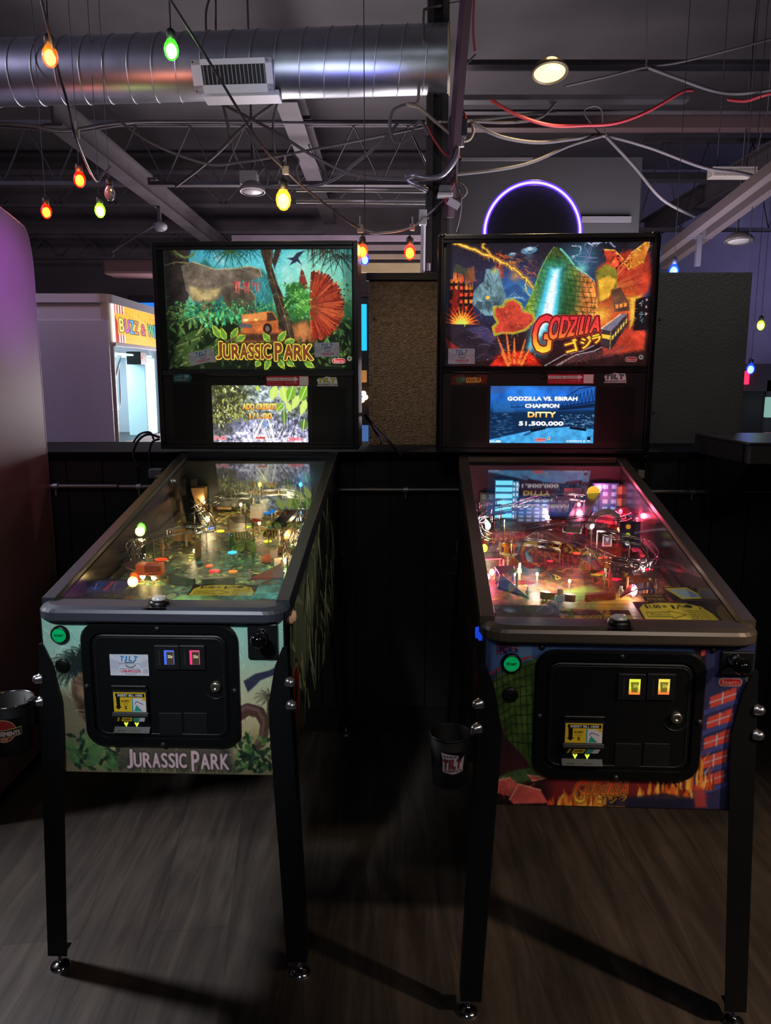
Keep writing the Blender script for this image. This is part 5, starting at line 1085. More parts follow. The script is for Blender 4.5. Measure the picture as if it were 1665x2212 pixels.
def jungle_front():
    I = Img(78, 1327, 613, 1670, 300, (130, 170, 160)); rg = random.Random(8)
    I.vgrad([(1327, (160, 226, 208)), (1400, (172, 214, 196)), (1470, (196, 202, 166)), (1580, (214, 198, 150)), (1670, (130, 120, 88))])
    for k in range(18): x, y = rg.uniform(80, 600), rg.uniform(1330, 1480); I.glow(x, y, rg.uniform(20, 50), rg.choice([(120, 190, 180), (180, 215, 200), (196, 196, 166)]), .4)
    I.poly([(78, 1480), (180, 1500), (190, 1640), (78, 1660)], (90, 84, 70), .7, 30)
    for x, y, L, n in ((150, 1420, 62, 20), (168, 1404, 48, 16), (134, 1440, 46, 16), (156, 1436, 54, 18)): I.palm(x, y, L, n, (34, 46, 46), 0, 2*PI, .25)
    for k in range(26): I.leaf(196+rg.uniform(-25, 10), 1400+rg.uniform(-20, 60), rg.uniform(20, 50), -1.6+rg.uniform(-.5, .5), 4, (36, 46, 46))
    # plain boulders at the left
    I.poly([(134, 1468), (160, 1448), (186, 1458), (196, 1500), (190, 1550), (170, 1570), (148, 1540), (134, 1500)], (116, 92, 74), 1, 5, grain=.6); I.poly([(140, 1500), (190, 1520), (190, 1552), (160, 1548)], (80, 62, 54), 1, 8, grain=.5)
    for k in range(16): x, y = rg.uniform(138, 186), rg.uniform(1460, 1550); I.stroke([(x, y), (x+14, y+rg.uniform(-4, 8))], 3, rg.choice([(60, 46, 40), (150, 124, 96)]), .7)
    # curved bare root and palm at the right
    root = [(500, 1540), (530, 1524), (556, 1530), (568, 1556), (562, 1586), (548, 1606), (536, 1622)]
    I.stroke(root, 30, (88, 60, 56), 1, 16); I.stroke([(x-3, y-5) for x, y in root], 9, (136, 104, 94), .6, 4); I.ell(534, 1620, 14, 10, (96, 66, 60), 1, .3, .6)
    I.palm(580, 1492, 34, 13, (74, 66, 48), 0, 2*PI, .15); I.poly([(574, 1500), (588, 1500), (594, 1560), (570, 1560)], (80, 70, 50)); 
    I.poly([(522, 1462), (548, 1446), (580, 1438), (596, 1430), (590, 1448), (560, 1460), (548, 1472), (532, 1486), (526, 1474)], (56, 60, 84), 1, 2)
    I.glow(540, 1590, 60, (120, 100, 60), .5)
    for k in range(240):
        x = rg.choice([rg.uniform(130, 240), rg.uniform(480, 612), rg.uniform(130, 612)]); y = rg.uniform(1604, 1668) if 240 < x < 480 else rg.uniform(1590, 1668)
        if 240 < x < 480: y = max(y, 1648)
        I.leaf(x, y, rg.uniform(12, 30), rg.uniform(-2.9, -.2), 5, rg.choice([(44, 72, 44), (70, 110, 60), (30, 50, 36), (110, 140, 84), (40, 60, 50)]), None)
    for x, y, a in ((150, 1660, -.7), (170, 1664, -1.4), (140, 1660, -1.9), (185, 1664, -.4)):
        for t in np.linspace(.2, 1, 9): X, Y = x+math.cos(a)*60*t, y+math.sin(a)*60*t; [I.stroke([(X, Y), (X+math.cos(a+s)*18, Y+math.sin(a+s)*18)], 4, (86, 128, 78), 1, 1) for s in (-.9, .9)]
    I.poly([(232, 1606), (490, 1606), (500, 1668), (226, 1668)], (70, 66, 60), .8, 16)
    for k in range(60): x = rg.uniform(230, 500); I.stroke([(x, 1668), (x+rg.uniform(-8, 8), 1650)], 1.6, rg.choice([(140, 130, 90), (40, 50, 36)]))
    I.brush(900, 14, 2.4, .2)
    kw = dict(bold=1.3, out=1.8, oc=(44, 34, 36)); PK = (222, 190, 196)
    I.text('J', (250, 1618, 263, 1660), PK, **kw); x = 266
    for ch, wd in zip('URASSIC', (21, 22, 20, 17, 17, 7, 19)): I.text(ch, (x, 1625, x+wd-3.5, 1657), PK, **kw); x += wd
    I.text('P', (398, 1619, 415, 1664), PK, **kw); x = 419
    for ch, wd in zip('ARK', (23, 22, 22)): I.text(ch, (x, 1625, x+wd-3.5, 1659), PK, **kw); x += wd
    I.text('TM', (482, 1624, 488, 1627), PK); return I
def jungle_side():
    I = Img(0, 0, 200, 100, 260, (34, 40, 36)); rg = random.Random(4); I.mottle(6, .6)
    I.poly([(0, 0), (120, 0), (90, 40), (50, 70), (0, 60)], (190, 200, 150), .6, 20)
    for k in range(110): x, y = rg.uniform(0, 190), rg.uniform(0, 90); I.stroke([(x, y), (x+rg.uniform(-14, 22), y+rg.uniform(8, 40))], rg.uniform(1, 5), rg.choice([(215, 228, 180), (170, 180, 130), (24, 28, 24), (220, 205, 130), (190, 220, 190)]), .85, .6)
    I.ell(14, 66, 13, 24, (186, 150, 110)); I.ell(14, 66, 11.5, 21, (150, 44, 40)); I.ell(15, 62, 4, 9, (50, 20, 20), 1, .4); I.poly([(0, 86), (30, 74), (44, 100), (0, 100)], (70, 66, 54), .8, 8); return I
def jungle_field():
    I = Img(-.26, 1.1, .26, .0, 330, (60, 70, 52)); rg = random.Random(12); H = 1.1
    I.vgrad([(0, (70, 66, 40)), (.15, (84, 96, 54)), (.3, (56, 76, 52)), (.55, (54, 60, 48)), (.8, (60, 52, 38)), (1.1, (50, 44, 34))]); I.mottle(14, .6); I.mottle(40, .4, 5)
    for k in range(900): I.leaf(rg.uniform(-.26, .26), rg.uniform(0, 1.1), rg.uniform(.01, .03), rg.uniform(0, 6.3), .005, rg.choice([(70, 110, 60), (40, 60, 46), (110, 120, 60), (50, 100, 96), (130, 110, 60), (30, 36, 28), (150, 140, 80)]))
    for k in range(14): x, y = rg.uniform(-.2, .22), rg.uniform(.12, .9); I.ell(x, y, .02, .028, (36, 44, 34)); I.ell(x, y, .014, .02, (80, 90, 60))
    I.poly([(-.06, .1), (.06, .1), (.08, .22), (.0, .3), (-.08, .22)], (86, 120, 72), .8, .02)
    I.poly([(.06, .1), (.2, .1), (.18, .2), (.1, .22)], (130, 60, 54), .8, .01); I.poly([(.07, .12), (.13, .12), (.14, .16), (.08, .17)], (200, 196, 190)); I.poly([(.12, .2), (.25, .2), (.25, .45), (.16, .5)], (50, 110, 106), .6, .05); I.a = np.clip(I.a*1.75, 0, 235)
    return I
# ------------------------------------------------------------------ artwork of the right machine: a plain generic night of fire
def lightning(I, pts, w, c, c2=None, seed=1):
    rg = random.Random(seed); P = [pts[0]]
    for a, b in zip(pts, pts[1:]):
        n = 5
        for i in range(1, n+1): P.append((a[0]+(b[0]-a[0])*i/n+rg.uniform(-7, 7), a[1]+(b[1]-a[1])*i/n+rg.uniform(-7, 7)))
    if c2: I.stroke(P, w*2.2, c2, .5)
    I.stroke(P, w, c, 1, w*.35)
    for k in range(len(P)//3):
        a = P[rg.randrange(len(P))]; I.stroke([a, (a[0]+rg.uniform(-30, 34), a[1]+rg.uniform(-10, 40))], w*.4, c, .9, 1)
def flame(I, x, y, w, h, cols, n, rg):
    for k in range(n):
        a = x+rg.uniform(-.5, .5)*w; L = h*rg.uniform(.3, 1)*(1-abs(a-x)/w); b = rg.uniform(-.25, .25)*L
        I.stroke([(a, y), (a+b*.3, y-L*.4), (a+b*.1, y-L*.7), (a+b, y-L)], w*.09, rg.choice(cols), .85, 1)
def burst(I, x, y, r, n, cols, rg, a0=0, a1=2*PI):
    for c, q in zip(cols, np.linspace(1, .35, len(cols))):
        pts = []
        for k in range(n*2): a = a0+(a1-a0)*k/(n*2-1); R = r*q*(1 if k % 2 else .45)*rg.uniform(.75, 1.1); pts.append((x+R*math.cos(a), y+R*math.sin(a)))
        I.poly(pts if a1-a0 > 6 else pts+[(x, y)], c, .95)
def city(I, x0, y0, x1, y1, nx, ny, wall, wins, rg, p=.6, skew=0):
    I.poly([(x0, y0), (x1, y0+skew), (x1, y1), (x0, y1)], wall)
    for i in range(nx):
        for j in range(ny):
            if rg.random() < p:
                a = x0+(x1-x0)*(i+.2)/nx; b = x0+(x1-x0)*(i+.8)/nx; c = y0+(y1-y0)*(j+.2)/ny; d = y0+(y1-y0)*(j+.75)/ny; I.poly([(a, c), (b, c), (b, d), (a, d)], rg.choice(wins))
REDS = [(214, 60, 34), (170, 36, 28), (240, 120, 44), (120, 26, 24)]
def fire_glass():
    I = Img(110, 425, 1530, 1315, 450, (30, 25, 34)); rg = random.Random(6)
    I.vgrad([(425, (34, 28, 34)), (700, (50, 44, 70)), (900, (40, 50, 90)), (1100, (50, 30, 34)), (1315, (40, 20, 20))])
    I.glow(560, 800, 280, (60, 130, 215), .9); I.glow(660, 850, 170, (90, 210, 240), .9); I.glow(1010, 600, 230, (60, 160, 190), .6); I.glow(1040, 530, 120, (70, 120, 160), .5)
    I.poly([(480, 800), (560, 750), (600, 745), (680, 830), (690, 900), (470, 900)], (50, 80, 130), .9, 6)
    for x, y, s_ in ((556, 542, 32), (668, 516, 60)): I.ell(x, y, s_, s_*.42, (90, 130, 160), 1, .15, -.15); I.ell(x, y-s_*.12, s_*.55, s_*.24, (180, 210, 225), 1, .2, -.15); I.ell(x, y+s_*.16, s_*.5, s_*.12, (40, 60, 90), 1, .2, -.15); I.glow(x, y+s_*.6, s_, (120, 170, 200), .35)
    # red sky at the right
    I.poly([(1130, 640), (1230, 560), (1340, 520), (1470, 540), (1500, 700), (1480, 800), (1440, 830), (1440, 1000), (1480, 1100), (1470, 1200), (1200, 1240), (1120, 900)], (190, 60, 40), .95, 26)
    I.mottle(16, .5, 4, np.clip((I.X-1080)/80, 0, 1)); I.glow(1330, 860, 150, (250, 190, 60), .8); I.glow(1170, 960, 130, (255, 210, 70), .95)
    for k in range(110):
        a = rg.uniform(-1.3, .5); r0, r1 = rg.uniform(60, 120), rg.uniform(180, 340); I.stroke([(1160+math.cos(a)*r0, 800+math.sin(a)*r0), (1160+math.cos(a)*r1, 800+math.sin(a)*r1)], 7, rg.choice(REDS+[(236, 140, 90)]), .5, 2)
    # flame wings (plain fire shapes)
    for P, c in (([(1165, 515), (1240, 520), (1300, 580), (1330, 640), (1250, 640), (1190, 590)], (200, 66, 44)), ([(1310, 610), (1350, 540), (1470, 448), (1460, 520), (1440, 600), (1380, 640), (1330, 650)], (226, 130, 50))):
        I.poly(P, c, 1, 4, grain=.5); I.stroke(P[:4], 8, (240, 190, 90), 1, 4)
        for k in range(26): x, y = rg.choice(P); q = rg.random(); X, Y = x*q+1310*(1-q), y*q+610*(1-q); I.stroke([(X, Y), (X+rg.uniform(-30, 30), Y+rg.uniform(-10, 36))], 10, rg.choice([(40, 22, 24), (250, 170, 60), (140, 30, 26)]), .8, 3)
    for k in range(90): x, y = rg.uniform(440, 720), rg.uniform(520, 740); w = 1-abs(y-(520+(x-440)*.6))/150; I.stroke([(x, y), (x+rg.uniform(20, 50), y+rg.uniform(-10, 40))], 7*max(.2, w), rg.choice([(220, 90, 36), (250, 160, 60), (150, 50, 30)]), .8*max(0, w), 2)
    flame(I, 470, 700, 60, 200, REDS, 26, rg); I.glow(580, 690, 60, (250, 160, 70), .8)
    # left town, dull steel tower block, explosion
    city(I, 130, 700, 300, 980, 5, 6, (40, 22, 24), [(226, 74, 44), (240, 130, 50), (180, 44, 36)], rg, .7, 60); I.poly([(165, 770), (205, 790), (180, 960), (140, 945)], (120, 30, 26)); 
    flame(I, 190, 720, 90, 120, [(240, 150, 60), (210, 80, 40)], 18, rg); flame(I, 270, 780, 50, 100, [(250, 170, 60), (220, 90, 40)], 12, rg)
    I.poly([(230, 640), (300, 620), (310, 720), (240, 740)], (130, 76, 50), .9, 4, grain=.4); I.poly([(170, 600), (260, 640), (240, 680), (160, 660)], (60, 66, 50), .9, 6)
    I.poly([(300, 790), (370, 720), (380, 640), (470, 640), (490, 740), (520, 820), (520, 960), (380, 960), (290, 880)], (96, 124, 134), 1, 4, grain=.5)
    for k in range(44): x, y = rg.uniform(310, 500), rg.uniform(650, 940); I.stroke([(x, y), (x+rg.uniform(-12, 26), y+rg.uniform(10, 46))], 6, rg.choice([(50, 66, 80), (160, 190, 196), (40, 50, 60)]), .7, 3)
    for k in range(3): I.poly([(320+k*60, 860), (360+k*60, 866), (360+k*60, 920), (320+k*60, 912)], (60, 80, 92), .9)
    I.ell(396, 836, 16, 14, (240, 190, 80)); I.glow(440, 650, 40, (230, 210, 80), .8)
    for k in range(7): I.stroke([(520+k*18, 850-k*3), (580+k*12, 800+k*10)], 7, (150, 190, 205), .9, 3)
    burst(I, 220, 1020, 165, 13, [(190, 56, 34), (236, 120, 40), (252, 200, 70), (200, 230, 90)], rg, PI*1.0, PI*2.0)
    I.poly([(110, 1010), (260, 1040), (480, 1140), (640, 1240), (110, 1315)], (44, 34, 44), 1, 6, grain=.4); I.poly([(250, 1050), (380, 1030), (470, 1110), (420, 1160)], (70, 60, 100), .8, 10)
    for k in range(9): I.poly([(112+k*12, 1120+k*9), (118+k*12, 1120+k*9), (138+k*14, 1190+k*6), (130+k*14, 1190+k*6)], (200, 50, 40), .8)
    for k in range(40): x, y = rg.uniform(250, 560), rg.uniform(1040, 1260); I.stroke([(x, y), (x+rg.uniform(20, 70), y+rg.uniform(-20, 30))], 3, rg.choice([(120, 100, 130), (60, 50, 70), (150, 60, 50)]), .7)
    # yellow and white lightning
    lightning(I, [(135, 450), (270, 500), (420, 560), (520, 610), (600, 660), (680, 740), (740, 800)], 15, (252, 206, 76), (220, 130, 40), 2)
    lightning(I, [(345, 440), (365, 500), (420, 555)], 11, (252, 206, 76), (220, 130, 40), 3); lightning(I, [(660, 720), (650, 780), (690, 830)], 8, (252, 210, 90), None, 4)
    lightning(I, [(1020, 437), (1080, 480), (1130, 470), (1200, 462), (1238, 490)], 6, (235, 235, 250), (130, 160, 220), 5); lightning(I, [(955, 488), (1015, 490), (1010, 540), (965, 560), (985, 590)], 5, (225, 230, 245), None, 6)
    for a, b in (((1080, 480), (1030, 620)), ((1090, 480), (1060, 620)), ((1000, 560), (1120, 570)), ((990, 590), (1130, 600)), ((1040, 500), (1080, 560)), ((1070, 560), (1040, 610))): I.stroke([a, b], 5, (120, 116, 160), .9)
    # a plain terraced green hill, lit orange on its right flank
    hill = [(700, 800), (748, 650), (790, 560), (834, 496), (872, 500), (930, 560), (990, 625), (1060, 680), (1116, 730), (1140, 850), (1150, 985), (690, 985), (640, 940), (664, 880)]
    sl, mk = I.mask(hill, 4); full = np.zeros_like(I.X); full[sl] = mk
    I.hgrad([(700, (120, 150, 50)), (760, (46, 96, 44)), (880, (36, 92, 52)), (960, (90, 120, 56)), (1060, (214, 120, 60)), (1150, (240, 150, 70))], full); I.hgrad([(700, (60, 70, 40)), (1150, (70, 90, 44))], full*np.clip((600-I.Y)/60, 0, 1)); I.mottle(60, .5, 6, full)
    for k in range(15):
        o_ = k*34; P = [(690+t*480, 520+o_+70*(t-.4)**2*2+90*math.sin(t*2.4)-60) for t in np.linspace(0, 1, 14)]
        P = [p for p in P if full[min(I.h-1, max(0, int((p[1]-425)/I.px))), min(I.w-1, max(0, int((p[0]-110)/I.px)))] > .5]
        if len(P) > 2: I.stroke(P, 5, (22, 40, 26), .75)
    for k in range(16):
        x = 720+k*28; P = [(x+20*math.sin(j*.7+k), 500+j*36) for j in range(14)]
        P = [p for p in P if full[min(I.h-1, max(0, int((p[1]-425)/I.px))), min(I.w-1, max(0, int((p[0]-110)/I.px)))] > .5]
        if len(P) > 2: I.stroke(P, 5, (26, 44, 26), .65)
    I.stroke([(880, 510), (930, 560), (980, 630), (1060, 680), (1112, 726)], 14, (120, 225, 215), .75, 6); I.glow(1030, 640, 60, (150, 240, 230), .8); I.stroke(hill[:4], 6, (150, 190, 70), .8)
    I.poly([(900, 720), (1000, 690), (1010, 880), (900, 985), (850, 985)], (34, 70, 40), .55, 40)
    I.poly([(1120, 660), (1190, 610), (1260, 650), (1270, 760), (1200, 850), (1150, 880), (1140, 780)], (120, 110, 40), 1, 6, grain=.5); I.poly([(1140, 720), (1210, 690), (1260, 720), (1220, 830), (1160, 870)], (236, 170, 54), .85, 12, grain=.3)
    # the bright beam
    I.poly([(770, 600), (930, 600), (880, 980), (800, 1240), (660, 1240), (700, 980)], (110, 220, 240), .35, 60); I.poly([(812, 640), (886, 636), (872, 960), (840, 1000), (700, 1210), (678, 1190), (730, 980)], (80, 205, 235), .95, 22); I.poly([(836, 650), (870, 648), (842, 960), (740, 1120), (770, 960)], (240, 252, 255), 1, 26)
    # orange boulder with yellow rim
    bo = [(440, 900), (500, 900), (520, 860), (570, 848), (620, 880), (640, 930), (710, 950), (716, 1000), (660, 1060), (580, 1084), (500, 1080), (450, 1095), (436, 1040), (470, 1010), (442, 960)]
    I.poly(bo, (196, 66, 50), 1, 4, grain=.4); I.stroke(bo+[bo[0]], 15, (214, 196, 60), .95); I.stroke(bo+[bo[0]], 5, (110, 120, 40), .9)
    for k in range(30): x, y = rg.uniform(470, 690), rg.uniform(890, 1060); I.stroke([(x, y), (x+rg.uniform(-24, 24), y+rg.uniform(-20, 20))], 7, rg.choice([(110, 30, 30), (226, 100, 70), (240, 140, 90)]), .7, 2)
    # eruption at the bottom
    I.poly([(420, 1315), (470, 1240), (560, 1210), (700, 1220), (780, 1315)], (190, 40, 26), 1, 20, grain=.6)
    for x0, y0, x1, y1 in ((470, 1110, 540, 1290), (585, 1120, 590, 1290), (660, 1130, 620, 1290), (700, 1180, 640, 1300), (500, 1220, 550, 1310), (530, 1080, 560, 1290)): I.stroke([(x0, y0), (x1, y1)], 5, (252, 190, 80), .95, 18); I.stroke([(x0, y0), (x1, y1)], 12, (226, 80, 40), .5, 30)
    for k in range(80): a = rg.uniform(PI, 2*PI); r = rg.uniform(30, 190); I.ell(590+math.cos(a)*r, 1290+math.sin(a)*r*.5, 5, 5, rg.choice(REDS+[(40, 16, 16)]))
    # rails and a plain tram
    for k in range(16): x = 860+k*26; I.stroke([(x, 1310-k*4), (x+130, 1240-k*5)], 5, rg.choice([(120, 60, 50), (70, 60, 90), (150, 70, 60)]), .8)
    for o_ in (0, 80): I.stroke([(800+o_, 1312), (930+o_, 1235), (1050+o_, 1210), (1130+o_, 1170)], 5, (206, 200, 210), .9)
    I.poly([(1170, 1060), (1300, 960), (1350, 950), (1356, 1020), (1250, 1200), (1180, 1180)], (60, 46, 50), 1, 3, grain=.3); I.poly([(1170, 1056), (1296, 955), (1346, 948), (1240, 1072)], (120, 112, 130)); I.stroke([(1175, 1052), (1300, 955)], 7, (240, 220, 150)); I.poly([(1176, 1090), (1236, 1100), (1236, 1130), (1176, 1116)], (250, 200, 60))
    for k in range(6): x, y = 1252+k*17, 1104-k*22; I.poly([(x, y), (x+10, y-13), (x+9, y+16), (x-1, y+30)], (250, 205, 80))
    I.stroke([(1240, 1075), (1240, 1195)], 4, (220, 180, 110)); I.poly([(1225, 790), (1290, 770), (1350, 870), (1360, 930), (1260, 940)], (100, 66, 50), 1, 4, grain=.4); [I.poly([(1262+k*28, 890-k*6), (1282+k*28, 886-k*6), (1284+k*28, 912-k*6), (1264+k*28, 916-k*6)], (250, 150, 70)) for k in range(3)]
    I.poly([(1360, 840), (1440, 826), (1390, 870), (1400, 990), (1366, 1060)], (240, 200, 70), .8, 14); I.poly([(1398, 850), (1500, 830), (1500, 1060), (1390, 1070)], (30, 22, 26), 1, 6)
    I.text('イ', (1420, 860, 1448, 902), (190, 200, 205), .5); I.text('テ', (1425, 940, 1455, 982), (130, 195, 195), .5); I.text('ィ', (1432, 982, 1456, 1012), (110, 180, 190), .5)
    for y in (850, 898, 948): I.poly([(1464, y), (1478, y-4), (1478, y+12), (1466, y+16)], (180, 150, 150))
    I.brush(2600, 30, 5, .22)
    # title: letters shrinking to the right
    g = [(965, (226, 50, 62)), (1060, (240, 74, 60)), (1130, (246, 140, 50)), (1210, (252, 210, 60))]
    def band(x): t = (x-715)/(1170-715); return (968+6*t if t > .2 else 962, (1218 if t < .2 else 1150-82*t+ (0)))
    X = [(714, 840), (826, 896), (900, 962), (956, 1012), (1016, 1034), (1036, 1078), (1076, 1116), (1106, 1168)]
    for ch, (a, b) in zip('GODZILLA', X):
        ta, tb = band(a), band(b if ch != 'G' else a)
        def wp(u, v, a=a, b=b, ta=ta, tb=tb):
            x = a+u*(b-a); top = ta[0]+(tb[0]-ta[0])*u; bot = ta[1]+(tb[1]-ta[1])*u; return x+(v-.5)*18, bot+(top-bot)*v
        I.text(ch, None if False else (0, 0, 1, 1), (226, 60, 60), 5, 7, (44, 14, 16), 0, wp, 4, (190, 60, 50), g)
    for ch, x, y, w in (('ゴ', 936, 1132, 84), ('ジ', 1040, 1112, 74), ('ラ', 1118, 1096, 56)):
        I.text(ch, (x, y, x+w, y+w*1.0), (250, 205, 60), 3.5, 6, (60, 20, 16), -.28, None, 3, (190, 60, 40))
    logo_badge(I, 1388, 1268, 82, 34, .62)
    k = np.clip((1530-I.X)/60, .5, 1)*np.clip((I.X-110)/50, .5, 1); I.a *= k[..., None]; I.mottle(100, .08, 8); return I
def fire_lcd():
    I = Img(415, 1453, 1125, 1850, 235, (10, 40, 90)); rg = random.Random(2)
    I.vgrad([(1453, (40, 90, 170)), (1520, (30, 100, 200)), (1600, (26, 76, 150)), (1640, (16, 40, 76)), (1720, (18, 50, 90)), (1850, (40, 120, 190))]); I.glow(640, 1480, 260, (50, 140, 235), .7); I.mottle(8, .35, 2, np.clip((1600-I.Y)/60, 0, 1))
    I.poly([(415, 1453), (560, 1453), (500, 1500), (415, 1520)], (60, 80, 140), .5, 30)
    for k in range(9): x = 440+k*16; I.poly([(x, 1640), (x, 1580-rg.random()*50), (x+13, 1580-rg.random()*30), (x+13, 1640)], (40, 100, 160), .7)
    N = (14, 30, 60)
    I.stroke([(900, 1545), (1020, 1470), (1125, 1453)], 6, N); I.stroke([(880, 1600), (1125, 1560)], 9, N); I.stroke([(560, 1600), (900, 1590)], 7, (20, 44, 90)); I.poly([(880, 1606), (1125, 1570), (1125, 1600), (880, 1620)], N)
    for k in range(10): x = 900+k*25; y0, y1 = 1550-k*9.5, 1598-k*4; I.stroke([(x, y0), (x+12, y1)], 4, N); I.stroke([(x+12, y1), (x+25, y0-9)], 4, N)
    for k in range(8): I.stroke([(560+k*44, 1560), (560+k*44, 1605)], 3, (20, 44, 90)); I.stroke([(560+k*44, 1600), (582+k*44, 1565), (604+k*44, 1600)], 3, (24, 50, 96))
    I.poly([(415, 1640), (1125, 1622), (1125, 1740), (415, 1830)], (14, 38, 70), .9, 14)
    for k in range(170): x, y = rg.uniform(890, 1125), rg.uniform(1650, 1745); I.stroke([(x, y), (x+rg.uniform(4, 16), y)], 3, rg.choice([(150, 210, 250), (60, 110, 160), (10, 26, 50)]), .8)
    for k in range(120): x, y = rg.uniform(415, 560), rg.uniform(1640, 1800); I.stroke([(x, y), (x+rg.uniform(6, 30), y+1)], 3, rg.choice([(60, 110, 170), (90, 140, 190), (14, 34, 60)]), .7)
    I.poly([(415, 1828), (760, 1748), (980, 1736), (1125, 1752), (1125, 1850), (415, 1850)], (66, 156, 214), 1, 4); I.mottle(20, .25, 7, np.clip((I.Y-1745)/20, 0, 1)); I.stroke([(700, 1850), (860, 1745)], 3, (40, 110, 170), .8); I.stroke([(560, 1795), (900, 1850)], 2, (40, 110, 170), .8)
    I.poly([(694, 1756), (796, 1738), (800, 1752), (700, 1776)], (10, 20, 36)); I.poly([(640, 1794), (700, 1768), (700, 1784), (660, 1800)], (24, 60, 110), .8); I.poly([(964, 1734), (1078, 1746), (1074, 1766), (962, 1750)], (10, 20, 36))
    Wt = (250, 252, 255); kw = dict(bold=2.6, out=2, oc=(20, 40, 80))
    I.text('GODZILLA VS. EBIRAH', (535, 1528, 1005, 1553), Wt, **kw); I.text('CHAMPION', (655, 1578, 884, 1602), Wt, **kw); I.text('DITTY', (676, 1634, 862, 1668), (255, 226, 120), bold=3, out=3, oc=(60, 40, 20), grad=[(1634, (255, 245, 190)), (1668, (246, 170, 60))]); I.text('51,500,000', (616, 1700, 916, 1730), Wt, **kw)
    I.text('1/1.00', (420, 1833, 492, 1846), Wt, bold=1.5); I.text('CREDITS 0', (944, 1830, 1070, 1843), (200, 225, 240), bold=1.5); logo_badge(I, 764, 1828, 74, 24); I.poly([(1084, 1804), (1106, 1804), (1106, 1838), (1084, 1838)], (24, 24, 40)); I.poly([(1084, 1830), (1106, 1830), (1106, 1838), (1084, 1838)], (230, 230, 240)); return I
def fire_front():
    I = Img(1048, 1383, 1633, 1745, 300, (36, 34, 50)); rg = random.Random(9)
    I.vgrad([(1383, (70, 84, 130)), (1420, (54, 66, 110)), (1560, (44, 30, 40)), (1660, (66, 30, 36)), (1745, (34, 18, 24))])
    I.poly([(1060, 1390), (1170, 1383), (1500, 1383), (1500, 1405), (1300, 1403), (1180, 1410), (1120, 1450), (1060, 1460)], (84, 120, 176), .85, 10)
    for x in (1278, 1345): I.ell(x, 1393, 20, 8, (150, 180, 205), 1, .2); I.ell(x, 1391, 10, 4, (70, 90, 120), 1, .3)
    city(I, 1072, 1386, 1096, 1420, 3, 5, (40, 40, 80), [(200, 80, 100), (150, 60, 80)], rg, .9); city(I, 1098, 1390, 1120, 1415, 3, 4, (44, 44, 84), [(220, 150, 160), (180, 80, 100)], rg, .9); I.poly([(1118, 1396), (1150, 1400), (1150, 1430), (1118, 1430)], (110, 150, 190), .8, 4)
    I.stroke([(1060, 1462), (1100, 1438), (1150, 1424)], 4, (190, 50, 44))
    hill = [(1062, 1500), (1070, 1465), (1110, 1442), (1160, 1428), (1180, 1600), (1170, 1680), (1140, 1640), (1100, 1600), (1080, 1560)]
    I.poly(hill, (72, 96, 44), 1, 4, grain=.4)
    for k in range(9): I.stroke([(1064+k*5, 1480+k*17), (1110, 1455+k*19), (1166, 1436+k*22)], 2.2, (24, 34, 20), .9)
    for k in range(8): I.stroke([(1072+k*13, 1450), (1078+k*13, 1540), (1096+k*11, 1640)], 2.2, (26, 36, 20), .8)
    I.poly([(1075, 1690), (1110, 1672), (1170, 1660), (1180, 1680), (1100, 1712)], (70, 96, 56), 1, 5, grain=.4)
    for P in ([(1075, 1720), (1085, 1692), (1110, 1686), (1130, 1700), (1110, 1728)], [(1110, 1735), (1130, 1700), (1180, 1712), (1198, 1740), (1120, 1745)], [(1150, 1680), (1195, 1684), (1160, 1692)]): I.poly(P, (208, 90, 84), 1, 3, grain=.25); I.stroke(P[:3], 3, (236, 160, 130))
    I.poly([(1200, 1680), (1440, 1680), (1430, 1720), (1200, 1745)], (170, 46, 50), .6, 30)
    # houses with red windows at the right
    I.poly([(1500, 1390), (1633, 1383), (1633, 1745), (1510, 1745)], (52, 54, 96), .9, 10); I.poly([(1505, 1385), (1530, 1385), (1520, 1600), (1498, 1640)], (40, 24, 34), 1, 4)
    for k in range(16): I.poly([(1508+(k % 2)*11-k*.6, 1390+k*16), (1517+(k % 2)*11-k*.6, 1386+k*16), (1517+(k % 2)*11-k*.6, 1398+k*16), (1508+(k % 2)*11-k*.6, 1402+k*16)], (214, 76, 66))
    for j in range(5):
        y = 1490+j*44; I.poly([(1545-j*3, y+12), (1600-j*3, y-10), (1600-j*3, y+18), (1545-j*3, y+36)], (206, 74, 66))
        I.stroke([(1572-j*3, y+2), (1572-j*3, y+28)], 2.5, (190, 200, 225)); I.stroke([(1545-j*3, y+24), (1600-j*3, y+4)], 2, (190, 200, 225)); I.poly([(1530, y+42), (1605, y+14), (1605, y+24), (1530, y+52)], (70, 76, 140))
    for x, y, w, h, n in ((1300, 1745, 150, 50, 34), (1460, 1720, 120, 60, 40), (1530, 1700, 70, 90, 30), (1240, 1745, 90, 40, 20), (1500, 1620, 40, 60, 14)): flame(I, x, y, w, h, [(236, 150, 50), (220, 90, 40), (250, 200, 90), (130, 40, 30)], n, rg)
    I.poly([(1330, 1730), (1460, 1712), (1540, 1724), (1540, 1745), (1330, 1745)], (34, 34, 60), .9, 6); I.poly([(1520, 1690), (1548, 1700), (1556, 1740), (1530, 1742)], (190, 66, 60), .8, 6)
    I.brush(900, 14, 2.4, .22)
    g = [(1684, (210, 44, 50)), (1715, (226, 110, 44)), (1736, (246, 196, 70))]
    def band(x): t = (x-1256)/(1380-1256); return 1688+4*t, (1738 if t < .15 else 1722-6*t)
    X = [(1256, 1284), (1284, 1300), (1303, 1318), (1320, 1332), (1333, 1338), (1340, 1351), (1352, 1363), (1361, 1378)]
